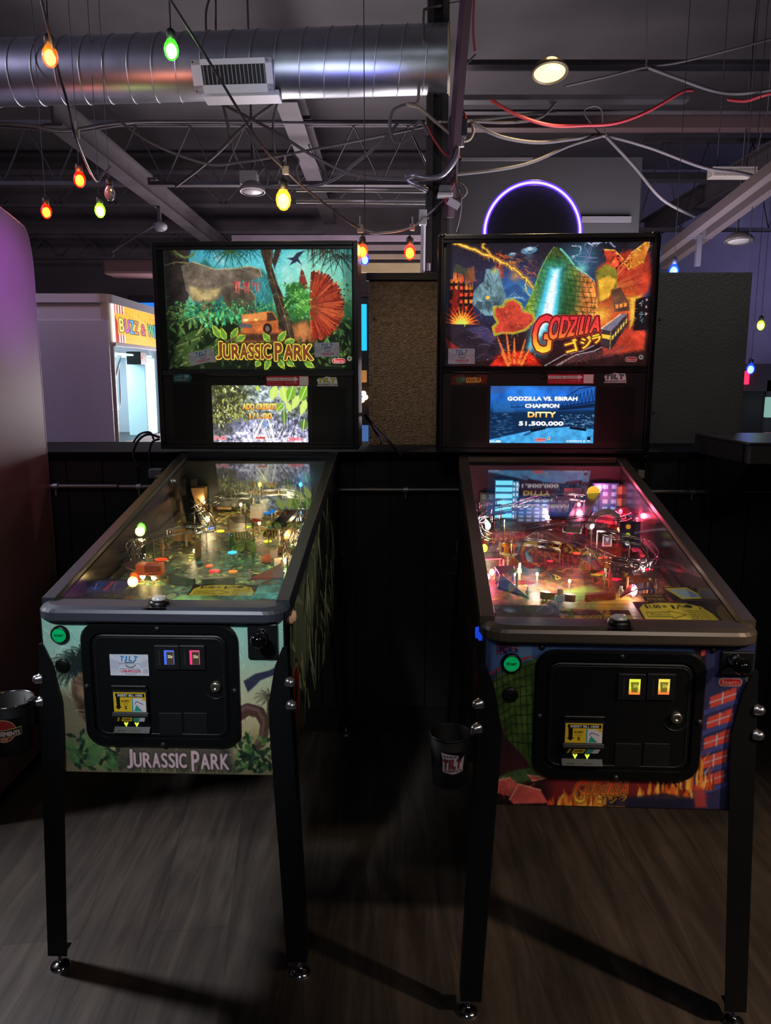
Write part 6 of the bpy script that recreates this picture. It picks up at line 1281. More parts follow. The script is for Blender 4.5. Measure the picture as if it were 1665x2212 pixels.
    for ch, (a, b) in zip('GODZILLA', X):
        ta, tb = band(a), band(b if ch != 'G' else a)
        def wp(u, v, a=a, b=b, ta=ta, tb=tb): bot = ta[1]+(tb[1]-ta[1])*u; return a+u*(b-a)+(v-.5)*8, bot+(ta[0]-bot)*v
        I.text(ch, (0, 0, 1, 1), (210, 50, 50), .8, 1.6, (50, 14, 16), 0, wp, 1, (230, 190, 80), g)
    for ch, x, y, w in (('ゴ', 1312, 1723, 20), ('ジ', 1336, 1720, 18), ('ラ', 1360, 1717, 16)): I.text(ch, (x, y, x+w, y+w*.9), (240, 196, 60), .6, 1.2, (50, 16, 16), -.1)
    logo_badge(I, 1586, 1470, 50, 17, .85)
    return I
def fire_side():
    I = Img(0, 0, 200, 100, 220, (34, 22, 24)); rg = random.Random(14); I.mottle(6, .6)
    for k in range(90): x, y = rg.uniform(0, 190), rg.uniform(0, 90); I.stroke([(x, y), (x+rg.uniform(-10, 20), y+rg.uniform(10, 40))], rg.uniform(1, 5), rg.choice([(130, 66, 50), (80, 40, 40), (40, 26, 30), (170, 96, 60), (60, 50, 80)]), .8, .6)
    return I
def fire_field():
    I = Img(-.26, 1.1, .26, .0, 330, (70, 50, 40)); rg = random.Random(22)
    I.vgrad([(0, (40, 36, 44)), (.12, (110, 70, 40)), (.3, (96, 70, 44)), (.55, (70, 44, 44)), (.8, (60, 40, 50)), (1.1, (50, 44, 60))]); I.mottle(14, .6); I.mottle(40, .4, 5)
    for k in range(420): x, y = rg.uniform(-.26, .26), rg.uniform(0, 1.05); I.stroke([(x, y), (x+rg.uniform(-.02, .02), y+rg.uniform(-.02, .03)), (x+rg.uniform(-.03, .03), y+rg.uniform(-.01, .05))], .007, rg.choice([(214, 120, 50), (150, 70, 40), (240, 176, 80), (70, 90, 50), (60, 70, 110), (150, 44, 50), (40, 34, 40)]), .8, .002)
    I.poly([(-.06, .2), (.08, .2), (.1, .36), (.03, .44), (-.05, .4)], (70, 104, 50), .8, .02); I.poly([(.02, .2), (.12, .2), (.12, .38), (.05, .4)], (226, 130, 56), .8, .03)
    for k in range(8): I.stroke([(-.05, .21+k*.025), (.11, .215+k*.025)], .003, (60, 50, 30), .8)
    for x, y in ((.0, .13), (.09, .12), (-.12, .13)):
        for r, c in ((.05, (226, 150, 60)), (.036, (150, 60, 40)), (.024, (240, 190, 90)), (.015, (80, 110, 60))): I.ell(x, y, r, r*.8, c, .85)
    I.poly([(-.25, .12), (-.14, .1), (-.16, .2), (-.25, .3)], (60, 84, 150), .7, .02); I.a = np.clip(I.a*1.6, 0, 235); return I
# ------------------------------------------------------------------ playfields
RUB = mat('white_rubber', (210, 205, 195), .6)
POSTM = mat('clear_post', (200, 190, 170), .2, alpha=.7)
def insert(P, pf, px, py, rx, ry, col, es, shape='o', rot=0):
    c = P.pf(px, py, .0015); n = 20 if shape == 'o' else 4 if shape == 'd' else 3
    m = MB(); ringp = lambda k, h: [(c.x+rx*k*math.cos(2*PI*i/n+rot), c.y+ry*k*math.sin(2*PI*i/n+rot), pz(c.y+ry*k*math.sin(2*PI*i/n+rot))+h) for i in range(n)]
    m.loft([ringp(1, .0005), ringp(1, .002), ringp(.8, .0028)]); return m.build('insert_light', glow('ins_%d_%d_%d_%d' % (*col, int(es*10)), col, es), pf)
def gi(P, pf, px, py, h, col, es, r=.006, light=None, power=.3):
    c = P.pf(px, py, h); base = Vector((c.x, c.y, pz(c.y)))
    b = MB().ball(c, r, (1, 1, 1.25), 12, 8).build('playfield_bulb', glow('gi_%d_%d_%d_%d' % (*col, int(es)), col, es), pf)
    MB().cyl(base, c-Vector((0, 0, r)), .003, seg=8).build('bulb_post', POSTM, pf)
    if light:
        l = lamp('playfield_light', 'POINT', (0, 0, 0), light, power*(1.0 if P.o.x < 0 else .75), .008); l.parent = P.root; l.location = c+Vector((0, -.005, .012))
def post(P, pf, px, py, h=.03, r=.004, m=None, name='post'):
    c = P.pf(px, py, 0); c.z = pz(c.y); return MB().cyl(c, c+Vector((0, 0, h)), r, seg=10).cyl(c+Vector((0, 0, h*.45)), c+Vector((0, 0, h*.7)), r*1.7, seg=12).build(name, m or POSTM, pf)
def wires(P, pf, pts, gap=.011, r=.0016, name='wire_ramp', m=None, rings=6):
    C = spline([P.pf(*p) for p in pts], 7); m_ = MB(); n = len(C)
    side = []
    for i in range(n): d = (C[min(i+1, n-1)]-C[max(i-1, 0)]).normalized(); side.append(d.cross(Vector((0, 0, 1))).normalized())
    for ox, oz in ((-gap, 0), (gap, 0), (-gap*1.25, .017), (gap*1.25, .017)): m_.tube([C[i]+side[i]*ox+Vector((0, 0, oz)) for i in range(n)], r, 6)
    for k in range(rings):
        i = int((k+.5)/rings*(n-1)); m_.tube([C[i]+side[i]*gap*1.25+Vector((0, 0, .017)), C[i]+side[i]*gap+Vector((0, 0, -.002)), C[i]-side[i]*gap+Vector((0, 0, -.002)), C[i]-side[i]*gap*1.25+Vector((0, 0, .017))], r, 6)
    for i in (0, n-1): m_.cyl(C[i], (C[i].x, C[i].y, pz(C[i].y)), .0025, seg=8)
    return m_.build(name, m or CHROME, pf)
def ribbon(P, pf, pts, w, hw, m, name='plastic_ramp', m2=None):
    C = spline([P.pf(*p) for p in pts], 7); n = len(C); rings = []
    for i in range(n):
        d = (C[min(i+1, n-1)]-C[max(i-1, 0)]).normalized(); s_ = d.cross(Vector((0, 0, 1))).normalized(); u = Vector((0, 0, 1)); t = .002
        rings.append([C[i]-s_*w+u*hw, C[i]-s_*w, C[i]+s_*w, C[i]+s_*w+u*hw, C[i]+s_*(w+t)+u*hw, C[i]+s_*(w+t)-u*t, C[i]-s_*(w+t)-u*t, C[i]-s_*(w+t)+u*hw])
    return MB().loft(rings).build(name, m, pf)
def plastic(P, pf, pxs, h, m, name='plastic_shield', t=.003, up=0):
    a = [P.pf(x, y, h) for x, y in pxs]; b = [p+Vector((0, 0, t)) for p in a]; o = MB().loft([a, b])
    for p in a[:3]: o.cyl((p.x*.98, p.y, pz(p.y)), (p.x*.98, p.y, p.z), .003, seg=6)
    return o.build(name, m, pf)
def block(P, pf, px, py, w, d, h, m, name, z=0, rot=0):
    c = P.pf(px, py, z); c = Vector((c.x, c.y, pz(c.y)+z)); M_ = Matrix.Translation(c) @ Matrix.Rotation(rot, 4, 'Z'); return MB().box((-w/2, -d/2, 0), (w/2, d/2, h), M_).build(name, m, pf, .0015)
def flipper(P, pf, px, py, ang, m1):
    c = P.pf(px, py, 0); c.z = pz(c.y)+.006; L = .072; pts = []
    for k in range(7): a = PI/2+PI*k/6; pts.append((.011*math.cos(a), .011*math.sin(a)))
    for k in range(7): a = -PI/2+PI*k/6; pts.append((L+.006*math.cos(a), .006*math.sin(a)))
    M_ = Matrix.Translation(c) @ Matrix.Rotation(ang, 4, 'Z'); m = MB(); m.loft([[M_ @ Vector((x, y, z)) for x, y in pts] for z in (0, .018)]); m.build('flipper', m1, pf, .001)
def sling(P, pf, pxs, m):
    a = [P.pf(x, y, .03) for x, y in pxs]; o = MB().loft([a, [p+Vector((0, 0, .003)) for p in a]]); o.build('slingshot', m, pf)
    MB().tube([P.pf(x, y, .016) for x, y in pxs], .0028, 6, closed=True).build('rubber_ring', RUB, pf)
    for x, y in pxs: post(P, pf, x, y, .03)
def bumper(P, pf, px, py, m, capm, r=.026):
    c = P.pf(px, py, 0); c.z = pz(c.y); MB().lathe([(r*.8, 0), (r*.8, .03), (r*1.15, .036), (r*1.15, .041), (r*.7, .047), (1e-4, .048)], c, seg=24).build('pop_bumper', capm, pf)
    MB().lathe([(r*.9, .008), (r*1.25, .012), (r*.9, .016)], c, seg=24).build('bumper_skirt', m, pf)
def card(name, P, par, px0, px1, py0, py1, h, I, em):
    A, B, C_ = P.pf(px0, py0, h), P.pf(px1, py0, h), P.pf(px0, py1, h); 
    y1, y0 = A.y, C_.y; return I.mesh(name, (A.x, y1, pz(y1)+h), (B.x-A.x, 0, 0), (0, y0-y1, PFS*(y0-y1)), print_mat('card_print_%d' % int(em*100), em, 1, .4), par)
def price_card(dim=1):
    I = Img(0, 0, 150, 36, 150, (20, 20, 20)); Y = tuple(k*dim for k in (226, 198, 60))
    pts = [(4, 36), (6, 14), (20, 5), (60, 1), (110, 2), (136, 9), (147, 24), (148, 36)]; I.poly(pts, Y); K = (40, 36, 20)
    I.text('$1.00 =', (20, 6, 64, 14), K, .6); I.poly([(74, 6), (80, 6), (80, 14), (74, 14)], K); I.stroke([(84, 13), (92, 6), (100, 10), (106, 9)], 2, K); I.ell(110, 8, 9, 4, K); I.text('x 1', (128, 8, 140, 14), K, .4)
    I.stroke([(62, 18), (92, 26), (60, 34), (62, 30), (14, 31), (14, 22), (62, 21), (62, 18)], 1.1, K); I.text('INSERT DOLLAR BILLS TO PLAY', (20, 24, 60, 28), K, .2)
    for k in range(5): I.text('RULES OF PLAY', (98+(k % 2)*3, 16+k*4, 136, 18.5+k*4), K, .2)
    return I
def field_base(P, T, art):
    R = P.root; xw = CW2-.022
    pf = art().mesh('playfield', (-xw, 1.1, pz(1.1)), (2*xw, 0, 0), (0, -1.075, -PFS*1.075), print_mat('playfield_print', 0, 1, .45, .2), R)
    MB().loft([[(-xw, y, pz(y)-.014), (xw, y, pz(y)-.014), (xw, y, pz(y)-.0015), (-xw, y, pz(y)-.0015)] for y in (.025, 1.1)]).build('playfield_board', mat('plywood', (120, 90, 60), .6), pf)
    MB().box((-xw, 1.1, pz(1.1)-.06), (xw, 1.112, 1.135)).build('back_board', T['backm'], pf)
    for sx in (-1, 1): MB().loft([[(min(sx*(xw-.012), sx*xw), y, pz(y)), (max(sx*(xw-.012), sx*xw), y, pz(y)), (max(sx*(xw-.012), sx*xw), y, pz(y)+.028), (min(sx*(xw-.012), sx*xw), y, pz(y)+.028)] for y in (.13, 1.09)]).build('side_rail_wood', mat('rail_wood', (30, 26, 24), .4), pf)
    # apron: a stepped plate with a central drain
    h = .042; ap = MB(); pts = [(-xw, .026), (xw, .026), (xw, .15), (.2, .165), (.085, .085), (-.065, .085), (-.2, .165), (-xw, .17)]
    ap.loft([[(x, y, pz(y)+h-.003) for x, y in pts], [(x, y, pz(y)+h) for x, y in pts]]); 
    for (xa, ya), (xb, yb_) in zip(pts[2:], pts[3:]): ap.loft([[(xa, ya, pz(ya)), (xb, yb_, pz(yb_)), (xb, yb_-.002, pz(yb_)), (xa, ya-.002, pz(ya))], [(xa, ya, pz(ya)+h), (xb, yb_, pz(yb_)+h), (xb, yb_-.002, pz(yb_)+h), (xa, ya-.002, pz(ya)+h)]])
    ap = ap.build('apron', T['apron'], R)
    return pf, ap
def jungle_playfield(P, T):
    rg = random.Random(31); pf, ap = field_base(P, T, jungle_field); W = (1, .74, .42)
    wood = mat('toy_tan', (176, 136, 84), .5); dark = mat('toy_dark', (44, 42, 44), .4); grey = mat('toy_grey', (120, 122, 124), .4, .3)
    card('price_card', P, ap, 420, 560, 1262, 1286, .0435, price_card(.85), .04)
    I = Img(0, 0, 110, 50, 110, (44, 44, 60)); I.poly([(8, 20), (20, 8), (90, 4), (106, 16), (104, 34), (86, 40), (16, 44), (6, 34)], (70, 66, 110)); I.poly([(16, 16), (50, 12), (46, 34), (18, 36)], (60, 90, 190)); I.poly([(62, 8), (70, 8), (70, 38), (62, 38)], (210, 70, 110)); I.poly([(22, 20), (44, 18), (36, 28)], (30, 40, 90)); card('rules_card', P, ap, 190, 292, 1250, 1284, .0435, I, .06)
    for px, py, rx, ry, c, es, sh in ((348, 1208, .019, .012, (255, 70, 20), 1.6, 'o'), (476, 1147, .013, .012, (240, 255, 30), 1.8, 'o'), (578, 1169, .013, .012, (240, 255, 30), 1.6, 'o'), (502, 1193, .014, .014, (60, 200, 255), 1.8, 'o'), (500, 1155, .013, .018, (40, 150, 255), 1.8, 't'), (455, 1141, .01, .016, (50, 130, 255), 1.8, 'o'), (452, 1222, .011, .012, (255, 90, 30), 1.2, 'o'), (463, 1233, .016, .014, (255, 30, 50), 1.5, 'o'), (503, 1234, .013, .01, (255, 130, 40), 1.6, 'o'), (535, 1138, .012, .014, (230, 255, 40), 1.5, 't'), (575, 1149, .012, .014, (230, 255, 40), 1.5, 't'), (610, 1052, .05, .03, (30, 150, 255), .8, 'o'), (430, 1215, .01, .012, (90, 150, 140), .4, 'o')): insert(P, pf, px, py, rx, ry, c, es, sh, .6 if sh == 't' else 0)
    for px, py, h, es, r, pw in ((308, 1243, .02, 30, .008, .55), (332, 1247, .018, 26, .007, .3), (285, 1170, .04, 22, .007, .4), (306, 1163, .045, 24, .008, .3), (448, 1121, .03, 30, .008, .6), (617, 1211, .02, 26, .007, .4), (628, 1160, .03, 22, .006, .25), (648, 1130, .04, 18, .006, .25), (560, 1130, .03, 14, .005, .2), (600, 1110, .04, 14, .005, .3), (440, 1085, .04, 14, .005, .4), (520, 1090, .04, 14, .005, .3), (420, 1190, .02, 14, .005, .25), (640, 1175, .02, 16, .005, .2)): gi(P, pf, px, py, h, (255, 214, 140), es, r, W, pw)
    for px, py, c, es in ((434, 1022, (235, 250, 255), 10), (668, 1025, (30, 150, 255), 14), (563, 1044, (255, 235, 60), 12)): gi(P, pf, px, py, .1, c, es, .006, tuple(k/255 for k in c), .25)
    # orange-lit toy truck on the left sling
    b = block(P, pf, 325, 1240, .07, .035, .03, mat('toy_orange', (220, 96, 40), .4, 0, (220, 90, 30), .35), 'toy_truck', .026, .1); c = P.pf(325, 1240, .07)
    block(P, pf, 330, 1234, .036, .03, .02, mat('toy_orange_roof', (190, 80, 40), .4), 'truck_cab', .056, .1)
    sling(P, pf, [(262, 1222), (345, 1250), (300, 1205)], mat('sling_plastic', (150, 110, 80), .3, alpha=.8)); sling(P, pf, [(610, 1250), (540, 1252), (615, 1215)], mat('sling_red', (150, 60, 56), .3))
    flipper(P, pf, 370, 1262, -.35, mat('flipper_green', (84, 92, 66), .4)); flipper(P, pf, 500, 1264, PI+.35, mat('flipper_green', (84, 92, 66), .4))
    wires(P, pf, [(290, 1195, .05), (300, 1178, .06), (340, 1164, .065), (400, 1150, .07), (455, 1148, .07), (452, 1128, .075), (420, 1090, .08)], .009)
    wires(P, pf, [(420, 1110, .09), (470, 1085, .1), (540, 1075, .1), (610, 1068, .1), (650, 1078, .095), (655, 1110, .08)], .011); wires(P, pf, [(620, 1205, .05), (630, 1180, .055), (645, 1140, .06), (650, 1110, .07)], .008)
    wires(P, pf, [(282, 1205, .035), (278, 1190, .05), (292, 1178, .05), (300, 1200, .035)], .006)
    ribbon(P, pf, [(580, 1160, .03), (610, 1130, .055), (645, 1092, .08)], .02, .012, mat('ramp_dark', (62, 58, 62), .35)); ribbon(P, pf, [(620, 1165, .03), (650, 1125, .06)], .01, .014, wood)
    ribbon(P, pf, [(420, 1150, .03), (412, 1110, .05), (400, 1070, .08)], .018, .02, dark)
    block(P, pf, 452, 1075, .045, .05, .09, wood, 'gate_tower'); block(P, pf, 440, 1040, .03, .03, .12, dark, 'gate_post'); block(P, pf, 465, 1040, .02, .03, .12, dark, 'gate_post')
    block(P, pf, 555, 1118, .038, .04, .045, mat('toy_white', (200, 196, 186), .4), 'toy_van', .02); c = P.pf(557, 1112, .05); 
    q = P.pf(556, 1122, .04); MB().box((q.x-.014, q.y-.0228, q.z-.004), (q.x+.014, q.y-.0212, q.z+.006)).build('red_label', mat('red_label', (206, 60, 40), .4, 0, (200, 40, 30), .3), pf)
    for k in range(4): block(P, pf, 608, 1112, .042-.003*k, .042-.003*k, .012, mat('stack_yellow', (210, 180, 100), .4), 'stacked_drum', .02+k*.014)
    block(P, pf, 395, 1075, .07, .05, .08, dark, 'paddock'); block(P, pf, 385, 1045, .05, .03, .11, grey, 'paddock_roof', .02); block(P, pf, 510, 1060, .1, .03, .035, dark, 'control_shed', .02); block(P, pf, 485, 1100, .05, .02, .03, wood, 'timber_wall', .01); block(P, pf, 428, 1205, .004, .06, .05, wood, 'timber_wall', .0)
    block(P, pf, 395, 1168, .06, .02, .04, wood, 'timber_wall', .005); block(P, pf, 380, 1115, .05, .05, .06, mat('rock_dark', (60, 52, 44), .7, noise=(60, .4)), 'rock')
    bumper(P, pf, 590, 1086, RUB, mat('cap_white', (220, 220, 215), .3), .018); q = P.pf(628, 1060, .11)
    MB().cyl((q.x, q.y, q.z-.02), (q.x, q.y-.006, q.z+.002), .013, seg=20).build('round_sign', mat('sign_white', (225, 225, 225), .4, 0, (230, 230, 235), .7), pf); block(P, pf, 628, 1072, .05, .02, .05, grey, 'sign_box', .05)
    for k in range(34):
        px, py = rg.choice([(rg.uniform(400, 650), rg.uniform(1060, 1130)), (rg.uniform(560, 650), rg.uniform(1130, 1240)), (rg.uniform(290, 420), rg.uniform(1140, 1230))]); post(P, pf, px, py, rg.uniform(.02, .06), .0035, rg.choice([CHROME, POSTM, wood]))
    for k in range(10): plastic(P, pf, [(x+rg.uniform(-8, 8), y+rg.uniform(-5, 5)) for x, y in (lambda a, b: [(a-22, b), (a+16, b-6), (a+24, b+8), (a-12, b+10)])(rg.choice([300, 420, 520, 600, 630, 640]), rg.uniform(1070, 1200))], rg.uniform(.035, .06), rg.choice([mat('leaf_plastic', (90, 130, 70), .3), mat('rust_plastic', (130, 80, 60), .3), mat('smoke_plastic', (120, 110, 90), .2, alpha=.55)]))
    for k in range(7): c = P.pf(582+k*10, 1187+k*7, .0); 
    for px, py in ((505, 1180), (520, 1176), (535, 1178)): 
        q = P.pf(px, py, 0); MB().box((q.x-.009, q.y, pz(q.y)), (q.x+.009, q.y+.003, pz(q.y)+.026)).build('drop_target', mat('target_green', (110, 150, 90), .4), pf)
    for px, py, c in ((575, 1215, (190, 80, 60)), (590, 1205, (150, 150, 140)), (600, 1222, (200, 190, 170)), (610, 1195, (170, 90, 70))): block(P, pf, px, py, .024, .012, .024, mat('piece_%d' % c[0], c, .4), 'toy_piece', .0, .4)
    q = P.pf(648, 1262, .0); block(P, pf, 640, 1262, .03, .05, .03, mat('teal_piece', (50, 130, 130), .4), 'teal_guide', .0)
def fire_playfield(P, T):
    rg = random.Random(41); pf, ap = field_base(P, T, fire_field); R_ = (1, .12, .22); Wt = (1, .88, .86)
    dark = mat('toy_dark', (44, 42, 44), .4); grey = mat('toy_grey', (120, 122, 124), .4, .3); clr = mat('smoke_plastic', (120, 110, 90), .2, alpha=.55)
    card('price_card', P, ap, 1365, 1520, 1300, 1337, .0435, price_card(1), .16)
    I = Img(0, 0, 90, 44, 90, (30, 26, 22)); I.poly([(2, 4), (62, 0), (88, 34), (26, 38)], (200, 176, 50)); I.poly([(12, 8), (58, 5), (78, 30), (32, 33)], (150, 170, 170)); I.poly([(58, 5), (78, 30), (52, 32)], (110, 130, 160)); card('small_screen', P, ap, 1430, 1505, 1268, 1298, .044, I, .25)
    I = Img(0, 0, 90, 30, 90, (40, 28, 24)); I.text('SPECIAL WHEN LIT', (4, 4, 80, 12), (200, 160, 60), .4); I.text('EXTRA BALL', (14, 17, 80, 26), (200, 160, 60), .4); card('rules_card', P, ap, 1382, 1432, 1282, 1298, .0436, I, .08)
    I = Img(0, 0, 150, 30, 150, (60, 36, 30)); I.mottle(8, .7); I.poly([(0, 20), (150, 16), (150, 30), (0, 30)], (190, 160, 50)); I.text('GODZILLA', (20, 20, 120, 28), (60, 40, 20), .5); card('lower_card', P, ap, 1232, 1356, 1316, 1336, .0435, I, .08)
    I = Img(0, 0, 150, 60, 100, (44, 50, 40)); I.mottle(8, .6); card('lower_card', P, ap, 1066, 1200, 1306, 1336, .0435, I, .03)
    for px, py, rx, ry, c, es, sh, ro in ((1303, 1238, .02, .014, (255, 30, 60), 1.4, 'd', 0), (1325, 1251, .024, .012, (255, 30, 60), 1.3, 'd', .2), (1302, 1205, .013, .012, (255, 70, 20), 2.2, 'o', 0), (1245, 1195, .012, .01, (255, 40, 60), 1.2, 'o', 0), (1188, 1212, .01, .008, (255, 40, 60), 1, 'o', 0), (1105, 1174, .016, .01, (245, 230, 40), 1.4, 'd', .5), (1400, 1231, .014, .012, (255, 20, 60), 1.8, 'o', 0), (1232, 1152, .012, .01, (255, 30, 90), 1.2, 'o', 0), (1130, 1258, .03, .014, (230, 40, 50), .9, 'o', 0), (1290, 1241, .018, .008, (240, 180, 50), .8, 'd', 0)): insert(P, pf, px, py, rx, ry, c, es, sh, ro)
    for px, py, h, c, es, r, l, pw in ((1368, 1277, .02, (255, 225, 225), 30, .009, (1, .6, .65), .5), (1046, 1184, .03, (240, 230, 40), 9, .009, (.9, .85, .2), .25), (1042, 1232, .03, (255, 130, 150), 22, .007, R_, .4), (1062, 1236, .025, (255, 150, 160), 22, .007, R_, .3), (1052, 1246, .02, (255, 110, 130), 22, .007, R_, .3), (1022, 1098, .07, (255, 40, 50), 12, .007, R_, .4), (1026, 1128, .06, (255, 50, 60), 12, .008, R_, .3), (1054, 1136, .06, (230, 250, 255), 26, .008, Wt, .35), (1050, 1128, .065, (230, 250, 255), 22, .006, None, 0), (1182, 1118, .05, (255, 215, 220), 26, .007, (1, .5, .55), .4), (1170, 1106, .06, (255, 50, 40), 12, .009, R_, .3), (1278, 1135, .06, (255, 200, 205), 26, .008, R_, .6), (1338, 1143, .05, (255, 90, 60), 16, .007, R_, .5), (1376, 1122, .07, (255, 60, 70), 9, .005, (1, .05, .12), 1.6), (1160, 1240, .03, (255, 210, 170), 6, .004, (1, .85, .65), .7), (1340, 1105, .09, (255, 60, 90), 12, .006, R_, 1.0), (1250, 1090, .09, (255, 90, 110), 12, .006, R_, .9), (1295, 1060, .1, (255, 90, 110), 10, .005, R_, .9), (1390, 1238, .03, (255, 220, 220), 14, .005, (1, .7, .7), .2), (1110, 1240, .02, (255, 200, 160), 12, .005, (1, .8, .6), .3), (1230, 1255, .02, (255, 200, 150), 8, .004, (1, .8, .6), .35), (1180, 1280, .02, (255, 200, 150), 8, .004, (1, .85, .6), .3)): gi(P, pf, px, py, h, c, es, r, l, pw)
    # buildings at the back
    def house(px, py, w, d, h, wall, win, em, nx, ny, name, z=0):
        c = P.pf(px, py, z); z0 = pz(c.y)+z; x0 = c.x-w/2; b = MB().box((x0, c.y, z0), (x0+w, c.y+d, z0+h)).build(name, mat('w_%d_%d_%d' % wall, wall, .5), pf, .001)
        I = Img(0, 0, 100, 100*h/w, 64, wall); 
        for j in range(ny): I.poly([(4, I.y1*(j+.15)/ny), (96, I.y1*(j+.15)/ny), (96, I.y1*(j+.8)/ny), (4, I.y1*(j+.8)/ny)], win) if nx == 1 else [I.poly([(100*(i+.2)/nx, I.y1*(j+.2)/ny), (100*(i+.8)/nx, I.y1*(j+.2)/ny), (100*(i+.8)/nx, I.y1*(j+.75)/ny), (100*(i+.2)/nx, I.y1*(j+.75)/ny)], win) for i in range(nx)]
        I.glow(50, I.y1*.5, 60, (255, 255, 255), .25); I.mesh('facade', (x0, c.y-.0008, z0+h), (w, 0, 0), (0, 0, -h), print_mat('lit_facade_%d' % int(em*10), em, 1, .3), pf)
    house(1056, 1062, .062, .05, .135, (30, 90, 130), (110, 230, 255), 1.3, 1, 6, 'lit_tower'); house(1081, 1062, .022, .05, .13, (60, 130, 170), (200, 240, 255), .9, 2, 7, 'lit_tower')
    house(1272, 1056, .085, .04, .125, (60, 80, 150), (150, 180, 235), .9, 3, 5, 'lit_house'); house(1300, 1052, .03, .03, .12, (70, 40, 36), (200, 120, 90), .5, 1, 3, 'sign_tower'); house(1252, 1056, .02, .05, .12, (60, 70, 130), (120, 130, 190), .5, 2, 6, 'lit_house')
    q = P.pf(1268, 1050, .085); MB().cyl((q.x, q.y-.02, q.z+.012), (q.x, q.y-.024, q.z+.012), .022, seg=9).build('yellow_badge', mat('badge_yellow', (250, 220, 60), .4, 0, (250, 215, 60), .9), pf)
    house(1150, 1128, .1, .03, .075, (40, 60, 90), (110, 150, 200), .45, 4, 6, 'glass_block', .03); house(1040, 1100, .05, .04, .09, (40, 50, 44), (70, 110, 100), .4, 2, 3, 'dark_block')
    house(1188, 1056, .09, .02, .06, (52, 50, 56), (90, 90, 100), .4, 4, 2, 'low_house', .02); block(P, pf, 1215, 1040, .06, .015, .04, mat('toy_bronze', (96, 70, 50), .4, .4), 'bronze_plaque', .07)
    # ramp, dome, arch, wires
    ribbon(P, pf, [(1235, 1150, .05), (1248, 1120, .07), (1280, 1052, .1)], .026, .012, mat('ramp_steel', (150, 165, 160), .22, .85)); 
    q = P.pf(1196, 1168, 0); q.z = pz(q.y); MB().lathe([(.052, .0), (.05, .03), (.04, .05), (.022, .064), (1e-4, .068)], q, seg=28).build('clear_dome', mat('dome_clear', (200, 120, 130), .06, alpha=.32), pf)
    MB().lathe([(.034, 0), (.032, .02), (.02, .034), (1e-4, .036)], q, seg=20).build('dome_core', mat('dome_core', (120, 50, 50), .35), pf)
    MB().tube(spline([P.pf(1270, 1140, .05), P.pf(1290, 1112, .095), P.pf(1325, 1110, .1), P.pf(1350, 1150, .05)], 8), .011, 10).build('white_arch', mat('arch_white', (225, 205, 210), .3), pf)
    wires(P, pf, [(1022, 1130, .07), (1050, 1112, .08), (1110, 1100, .085), (1160, 1085, .09), (1215, 1078, .095), (1262, 1082, .1)], .01); wires(P, pf, [(1030, 1140, .06), (1040, 1160, .06), (1090, 1170, .055), (1160, 1180, .05), (1210, 1186, .045)], .009, m=CHROME)
    wires(P, pf, [(1275, 1196, .05), (1320, 1215, .05), (1370, 1224, .045), (1400, 1222, .045), (1410, 1205, .05), (1390, 1180, .06), (1350, 1170, .07), (1290, 1150, .085)], .011); wires(P, pf, [(1370, 1240, .035), (1390, 1225, .045), (1405, 1215, .05)], .008)
    wires(P, pf, [(1130, 1150, .06), (1180, 1140, .07), (1260, 1128, .08), (1330, 1135, .08), (1370, 1120, .08)], .01, m=mat('dark_wire', (90, 70, 72), .3, .8))
    for (px, py) in ((1012, 1120), (1020, 1150)): wires(P, pf, [(px, py, .05), (px+20, py-20, .07), (px+70, py-30, .08)], .006)
    plastic(P, pf, [(1095, 1152), (1180, 1150), (1190, 1128), (1085, 1130)], .05, mat('clear_deck', (150, 140, 140), .12, alpha=.4))
    # framed scoop
    q = P.pf(1310, 1190, 0); z0 = pz(q.y); m = MB()
    for x0, x1, a, b in ((-.032, -.027, 0, .062), (.027, .032, 0, .062), (-.032, .032, .057, .062)): m.box((q.x+x0, q.y, z0+a), (q.x+x1, q.y+.004, z0+b))
    m.build('scoop_frame', CHROME, pf); I = Img(0, 0, 40, 50, 44, (225, 220, 225)); I.poly([(6, 6), (34, 6), (34, 44), (6, 44)], (130, 100, 120)); I.poly([(12, 14), (28, 14), (20, 34)], (230, 220, 230)); I.poly([(8, 40), (32, 40), (32, 46), (8, 46)], (240, 50, 60))
    I.mesh('scoop_sign', (q.x-.014, q.y-.001, z0+.05), (.028, 0, 0), (0, 0, -.036), print_mat('lit_facade_6', .6, 1, .3), pf); block(P, pf, 1310, 1170, .07, .03, .05, dark, 'scoop_body')
    q = P.pf(1358, 1190, 0); z0 = pz(q.y); MB().box((q.x-.03, q.y, z0+.01), (q.x+.03, q.y+.004, z0+.09)).build('signal_board', mat('signal_blue', (70, 70, 110), .4), pf)
    for k, c in enumerate(((240, 150, 60), (170, 190, 60), (240, 240, 235))): MB().cyl((q.x-.006, q.y-.001, z0+.074-k*.025), (q.x-.006, q.y-.004, z0+.074-k*.025), .007, seg=14).build('signal_light', mat('sig_%d' % k, c, .3, 0, c, .8), pf)
    q = P.pf(1371, 1222, .055); MB().ball(q, .0135, (1, 1, 1), 18, 12).build('steel_ball', mat('ball_steel', (220, 220, 225), .04, 1), pf)
    for a in ((1298, 1118), (1330, 1128), (1360, 1100)): plastic(P, pf, [(a[0]-28, a[1]), (a[0]+20, a[1]-8), (a[0]+30, a[1]+10), (a[0]-16, a[1]+12)], .06, mat('red_plastic', (190, 40, 56), .25, 0, (200, 20, 40), .15))
    sling(P, pf, [(1340, 1290), (1405, 1262), (1385, 1235)], mat('sling_red2', (180, 60, 60), .3)); sling(P, pf, [(1075, 1270), (1140, 1292), (1080, 1240)], mat('sling_blue', (70, 80, 130), .3))
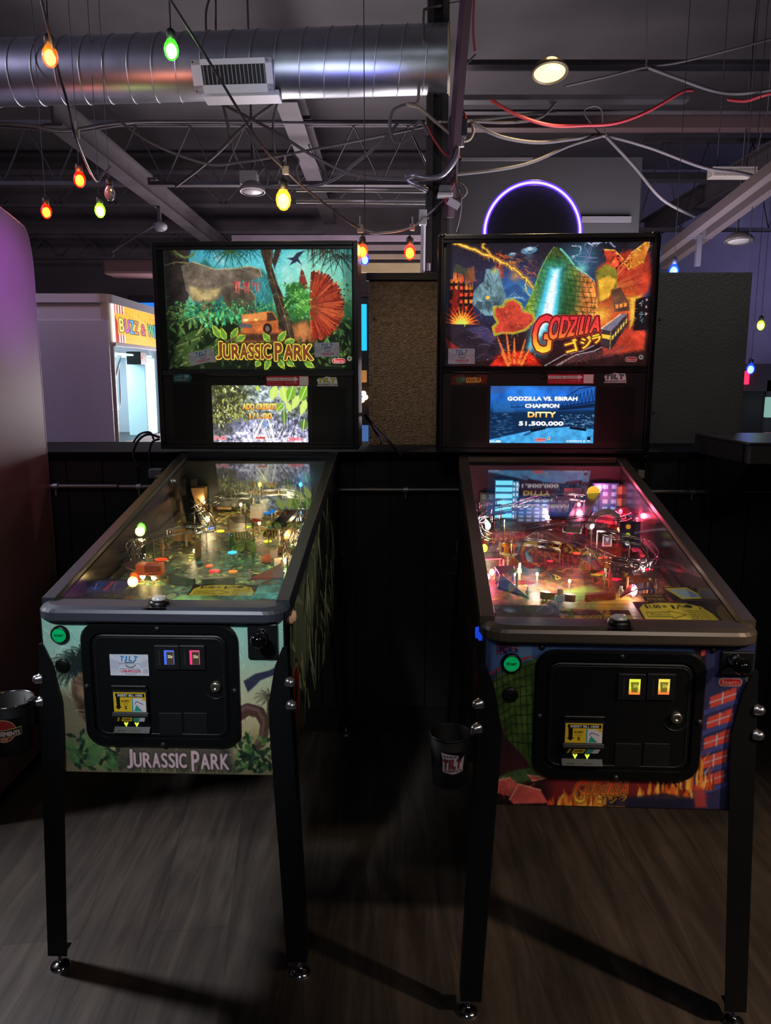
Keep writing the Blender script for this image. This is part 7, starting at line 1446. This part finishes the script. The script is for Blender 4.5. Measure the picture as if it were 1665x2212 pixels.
    flipper(P, pf, 1175, 1297, -.4, mat('flipper_white', (120, 66, 60), .4)); flipper(P, pf, 1320, 1298, PI+.4, mat('flipper_white', (120, 66, 60), .4))
    post(P, pf, 1208, 1316, .05, .007, RUB)
    bumper(P, pf, 1100, 1205, RUB, mat('cap_orange', (216, 120, 60), .35), .02); bumper(P, pf, 1360, 1130, RUB, mat('cap_red', (190, 40, 50), .3), .02)
    for k in range(36):
        px, py = rg.choice([(rg.uniform(1030, 1130), rg.uniform(1110, 1260)), (rg.uniform(1260, 1400), rg.uniform(1100, 1280)), (rg.uniform(1130, 1260), rg.uniform(1090, 1180))]); post(P, pf, px, py, rg.uniform(.02, .06), .0035, rg.choice([CHROME, POSTM, mat('red_post', (190, 50, 60), .3)]))
    for k in range(12): a, b = rg.choice([(1040, 1215), (1060, 1200), (1090, 1230), (1380, 1250), (1400, 1240), (1340, 1160), (1060, 1160), (1390, 1265)]); plastic(P, pf, [(a-22, b+rg.uniform(-6, 6)), (a+16, b-7), (a+24, b+8), (a-12, b+10)], rg.uniform(.03, .055), rg.choice([mat('orange_plastic', (200, 110, 50), .3), mat('pink_plastic', (200, 120, 130), .3), clr, mat('blue_plastic', (60, 80, 140), .3)]))
    for k in range(5): q = P.pf(1270+k*11, 1232-k*2, 0); MB().box((q.x-.008, q.y, pz(q.y)), (q.x+.008, q.y+.003, pz(q.y)+.024)).build('drop_target', mat('target_red', (190, 60, 60), .4), pf)
    # shooter lane parts at the lower right
    block(P, pf, 1515, 1290, .05, .05, .05, BLACK, 'shooter_block', .0); block(P, pf, 1490, 1318, .03, .04, .03, BLACK, 'shooter_guide', .0)
# ------------------------------------------------------------------ the two machines
BL_, BR_ = mat('jungle_blade', (62, 56, 50), .2, .2, noise=(3, .3)), mat('fire_blade', (70, 62, 66), .18, .3, noise=(3, .3))
def jb():
    I = Img(0, 0, 100, 27, 80, (22, 24, 24)); I.poly([(2, 2), (50, 2), (58, 14), (50, 25), (2, 25)], (50, 96, 104)); I.text('JURASSIC PARK', (8, 6, 48, 13), (190, 205, 205), .3); I.text('PINBALL', (16, 16, 42, 22), (180, 80, 70), .3); I.mottle(12, .6); return I
def fb():
    I = Img(0, 0, 100, 27, 80, (90, 40, 36)); I.mottle(8, .6); I.ell(24, 14, 14, 12, (70, 110, 60), .9, .4); I.glow(36, 12, 14, (90, 170, 220), .9); I.text('GODZILLA', (42, 7, 84, 21), (240, 200, 90), .8, 1.5, (90, 20, 20), -.05); return I
L = Pin(-.5053, 1.6847, -.0359, 'left pinball machine with lit green jungle backglass and mint green front')
build_pin(L, dict(blade=BL_, lock=mat('lockbar_grey', (66, 68, 80), .38, .15), rail=mat('rail_grey', (56, 58, 68), .4, .15), button=(348, 1288), corners=False, door=(182, 518, 1345, 1611), two_tone=False,
    slots=[(362, 1419, (70, 110, 255), None), (417, 1419, (255, 60, 130), None)], ret=1562, lockpx=(466, 1483), bill=(247, 319, 1492, 1535), start=(131, 1370), plug=(136, 1437), screws=[(190, 1341), (497, 1345)], plate=(535, 602, 1345, 1422), knob=(558, 1384),
    flip=mat('flip_peach', (236, 190, 156), .4, 0, (236, 180, 140), .12), glass=(351.7, 761, 533, 798.5), trimm=mat('trim_grey', (52, 52, 58), .35), art=jungle_glass, artE=1.05, screen=(456, 666, 832.5, 955.6), lcd=jungle_lcd, lcdE=1.25,
    grilles=[(372, 447, 830, 950), (672, 748, 836, 956)], gcol=(4, 4, 4), cam=(563, 817), scan=(575, 812, 667, 834), badge=jb, badgebox=(373, 806, 447, 826), tilt=(683, 813, 730, 835), tiltc=((200, 190, 60), (30, 90, 110)),
    cards=[((408, 757, 465, 785), .2), ((679, 740, 733, 771), .02)], doorcard=(236, 1413, 322, 1460), fa=(78, 1327), fart=jungle_front, sart=jungle_side, backm=mat('back_dark', (30, 36, 34), .5), apron=mat('apron_grey', (58, 54, 62), .3)))
jungle_playfield(L, dict(backm=mat('back_dark', (30, 36, 34), .5), apron=mat('apron_grey', (58, 54, 62), .3)))
R = Pin(.4854, 1.5409, -.0502, 'right pinball machine with lit fiery night backglass and dark blue front')
build_pin(R, dict(blade=BR_, lock=mat('lockbar_bronze', (92, 80, 70), .36, .25), rail=mat('rail_bronze', (100, 88, 74), .34, .4), button=(1338, 1336), corners=True, door=(1152, 1517, 1404, 1682), two_tone=True,
    slots=[(1363, 1482, (235, 240, 70), (250, 120, 50)), (1426, 1482, (250, 225, 90), (250, 110, 50))], ret=1630, lockpx=(1460, 1550), bill=(1220, 1298, 1558, 1602), start=(1104, 1431), plug=(1102, 1500), screws=[(1170, 1397), (1540, 1403)], plate=(1556, 1622, 1404, 1457), knob=(1602, 1440),
    flip=mat('flip_blue', (30, 80, 220), .35, 0, (30, 80, 255), .6), glass=(964.4, 1407.8, 512.7, 790.7), trimm=mat('trim_black', (30, 30, 33), .2), art=fire_glass, artE=1.05, screen=(1059.6, 1281.3, 833.8, 957.8), lcd=fire_lcd, lcdE=1.25,
    grilles=[(975, 1050, 836, 955), (1292, 1366, 836, 955)], gcol=(4, 4, 4), cam=(1173, 815), scan=(1183, 808, 1282, 829), badge=fb, badgebox=(973, 810, 1052, 831), tilt=(1304, 805, 1353, 828), tiltc=((60, 110, 130), (120, 40, 44)),
    cards=[((968, 753, 1025, 786), .0)], doorcard=None, fa=(1048, 1383), fart=fire_front, sart=fire_side, backm=mat('back_dark2', (60, 56, 70), .5), apron=mat('apron_black', (26, 24, 24), .25)))
fire_playfield(R, dict(backm=mat('back_dark2', (60, 56, 70), .5), apron=mat('apron_black', (26, 24, 24), .25)))
# ------------------------------------------------------------------ cup holders hooked on the legs
def cup(P, px, py, x, r0, r1, h, label, ring, I, em, face):
    c = P.front(px, py, -.02); z = c.z; wp = P.root.matrix_basis @ Vector((c.x, -.02, z)); r = empty('cup_holder', wp, P.a, label, 'cup holder', 'cup holders')
    MB().lathe([(r1, -h), (r0, 0), (r0-.003, 0), (r1-.004, -h+.004), (1e-4, -h+.004)], seg=32, caps=False).lathe([(1e-4, -h), (r1, -h)], seg=32, caps=False).build('cup', mat('cup_black', (9, 9, 10), .6, spec=.3), r)
    MB().tube([(r0*math.cos(t), r0*math.sin(t), 0) for t in np.linspace(0, 2*PI, 37)[:-1]], .0025, 6, closed=True).build('rim', CHROME if ring else BLACK, r)
    MB().box((r0-.006, -.012, -.06), (r0+.008, .012, .004)).build('hook', BLACK, r, .002)
    a0, a1 = face
    def f(U, V):
        a = a0+(a1-a0)*U; zz = -h*.22-V*h*.5; rr = r0+(r1-r0)*(-zz/h)+.0006; return np.stack([rr*np.cos(a), rr*np.sin(a), zz], -1)
    I.mesh('cup_sticker', (0, 0, 0), (0, 0, 0), (0, 0, 0), print_mat('sticker_cup', em, 1, .4), r, f)
I = Img(0, 0, 120, 70, 110, (15, 16, 18)); I.ell(56, 34, 44, 33, (200, 180, 130)); I.ell(56, 34, 42, 31, (150, 44, 42)); I.poly([(2, 34), (116, 26), (118, 50), (90, 52), (20, 56), (2, 54)], (170, 150, 90)); I.poly([(4, 36), (114, 29), (116, 48), (88, 50), (20, 54), (4, 52)], (44, 30, 30)); I.text('AMUSEMENTS', (8, 36, 110, 48), (215, 190, 185), .8); I.text('.COM', (44, 55, 68, 62), (200, 180, 170), .4)
cup(L, 20, 1511, 0, .052, .043, .12, 'black cup holder with silver rim hooked on the left machine', True, I, .03, (-2.2, -.6))
I = Img(0, 0, 120, 70, 110, (15, 16, 18)); I.poly([(4, 2), (84, 10), (84, 22), (92, 26), (116, 14), (112, 44), (112, 58), (60, 64), (10, 58), (12, 24)], (190, 176, 184)); I.text('Pop in your cup', (14, 9, 76, 17), (40, 30, 50), .4)
x = 16
for ch, wd in zip('TILT', (28, 14, 26, 28)): I.text(ch, (x, 23, x+wd-10, 46), (130, 44, 50), 1.8, 1.8, (60, 20, 24), .1); x += wd-2
I.text('AMUSEMENTS.COM', (14, 51, 106, 58), (80, 30, 40), .5)
cup(R, 972, 1583, 0, .043, .036, .11, 'black cup holder with red and white sticker hooked on the right machine', False, I, .03, (-2.1, -.75))
# ------------------------------------------------------------------ cords
cable([(786, 893, 3.1), (806, 920, 3.12), (830, 945, 3.05), (852, 968, 2.99), (866, 985, 2.98)], .007, CABLEK, 'black power cord across the ledge between the machines', 'power_cable', 'cord')
cable([(795, 905, 3.13), (815, 940, 3.13), (823, 958, 3.1)], .005, CABLEK, 'thin black cord beside the power cord on the ledge', 'power_cable', 'cord')
cable([(345, 945, 2.97), (318, 938, 2.97), (296, 955, 2.97), (288, 985, 2.97), (300, 1008, 2.97), (316, 1022, 2.97), (322, 1034, 2.97)], .005, CABLEK, 'black cord looping down left of the jungle sign', 'power_cable', 'cord')
cable([(345, 948, 2.96), (328, 956, 2.96), (322, 985, 2.96), (325, 1010, 2.96)], .0045, CABLEK, 'second black cord hanging left of the jungle sign', 'power_cable', 'cord')
cable([(288, 956, 2.98), (302, 938, 2.98), (324, 934, 2.98), (332, 950, 2.97)], .004, CABLEK, 'short cord loop above the ledge left of the jungle sign', 'power_cable', 'cord')
cable([(1394, 985, 2.97), (1403, 1005, 2.97), (1402, 1035, 2.97), (1398, 1050, 2.97)], .005, CABLEK, 'black cord hanging beside the right machine', 'power_cable', 'cord')
q = at(338, 1022, 2.96); r = empty('power_adapter', q, 0, 'grey power adapter hanging left of the left machine', 'power adapter')
MB().box((-.025, -.02, -.018), (.025, .02, .018)).build('body', mat('adapter_grey', (120, 124, 130), .4), r, .004); MB().cyl((-.02, 0, -.018), (-.02, 0, -.035), .005, seg=8).build('plug', BLACK, r)
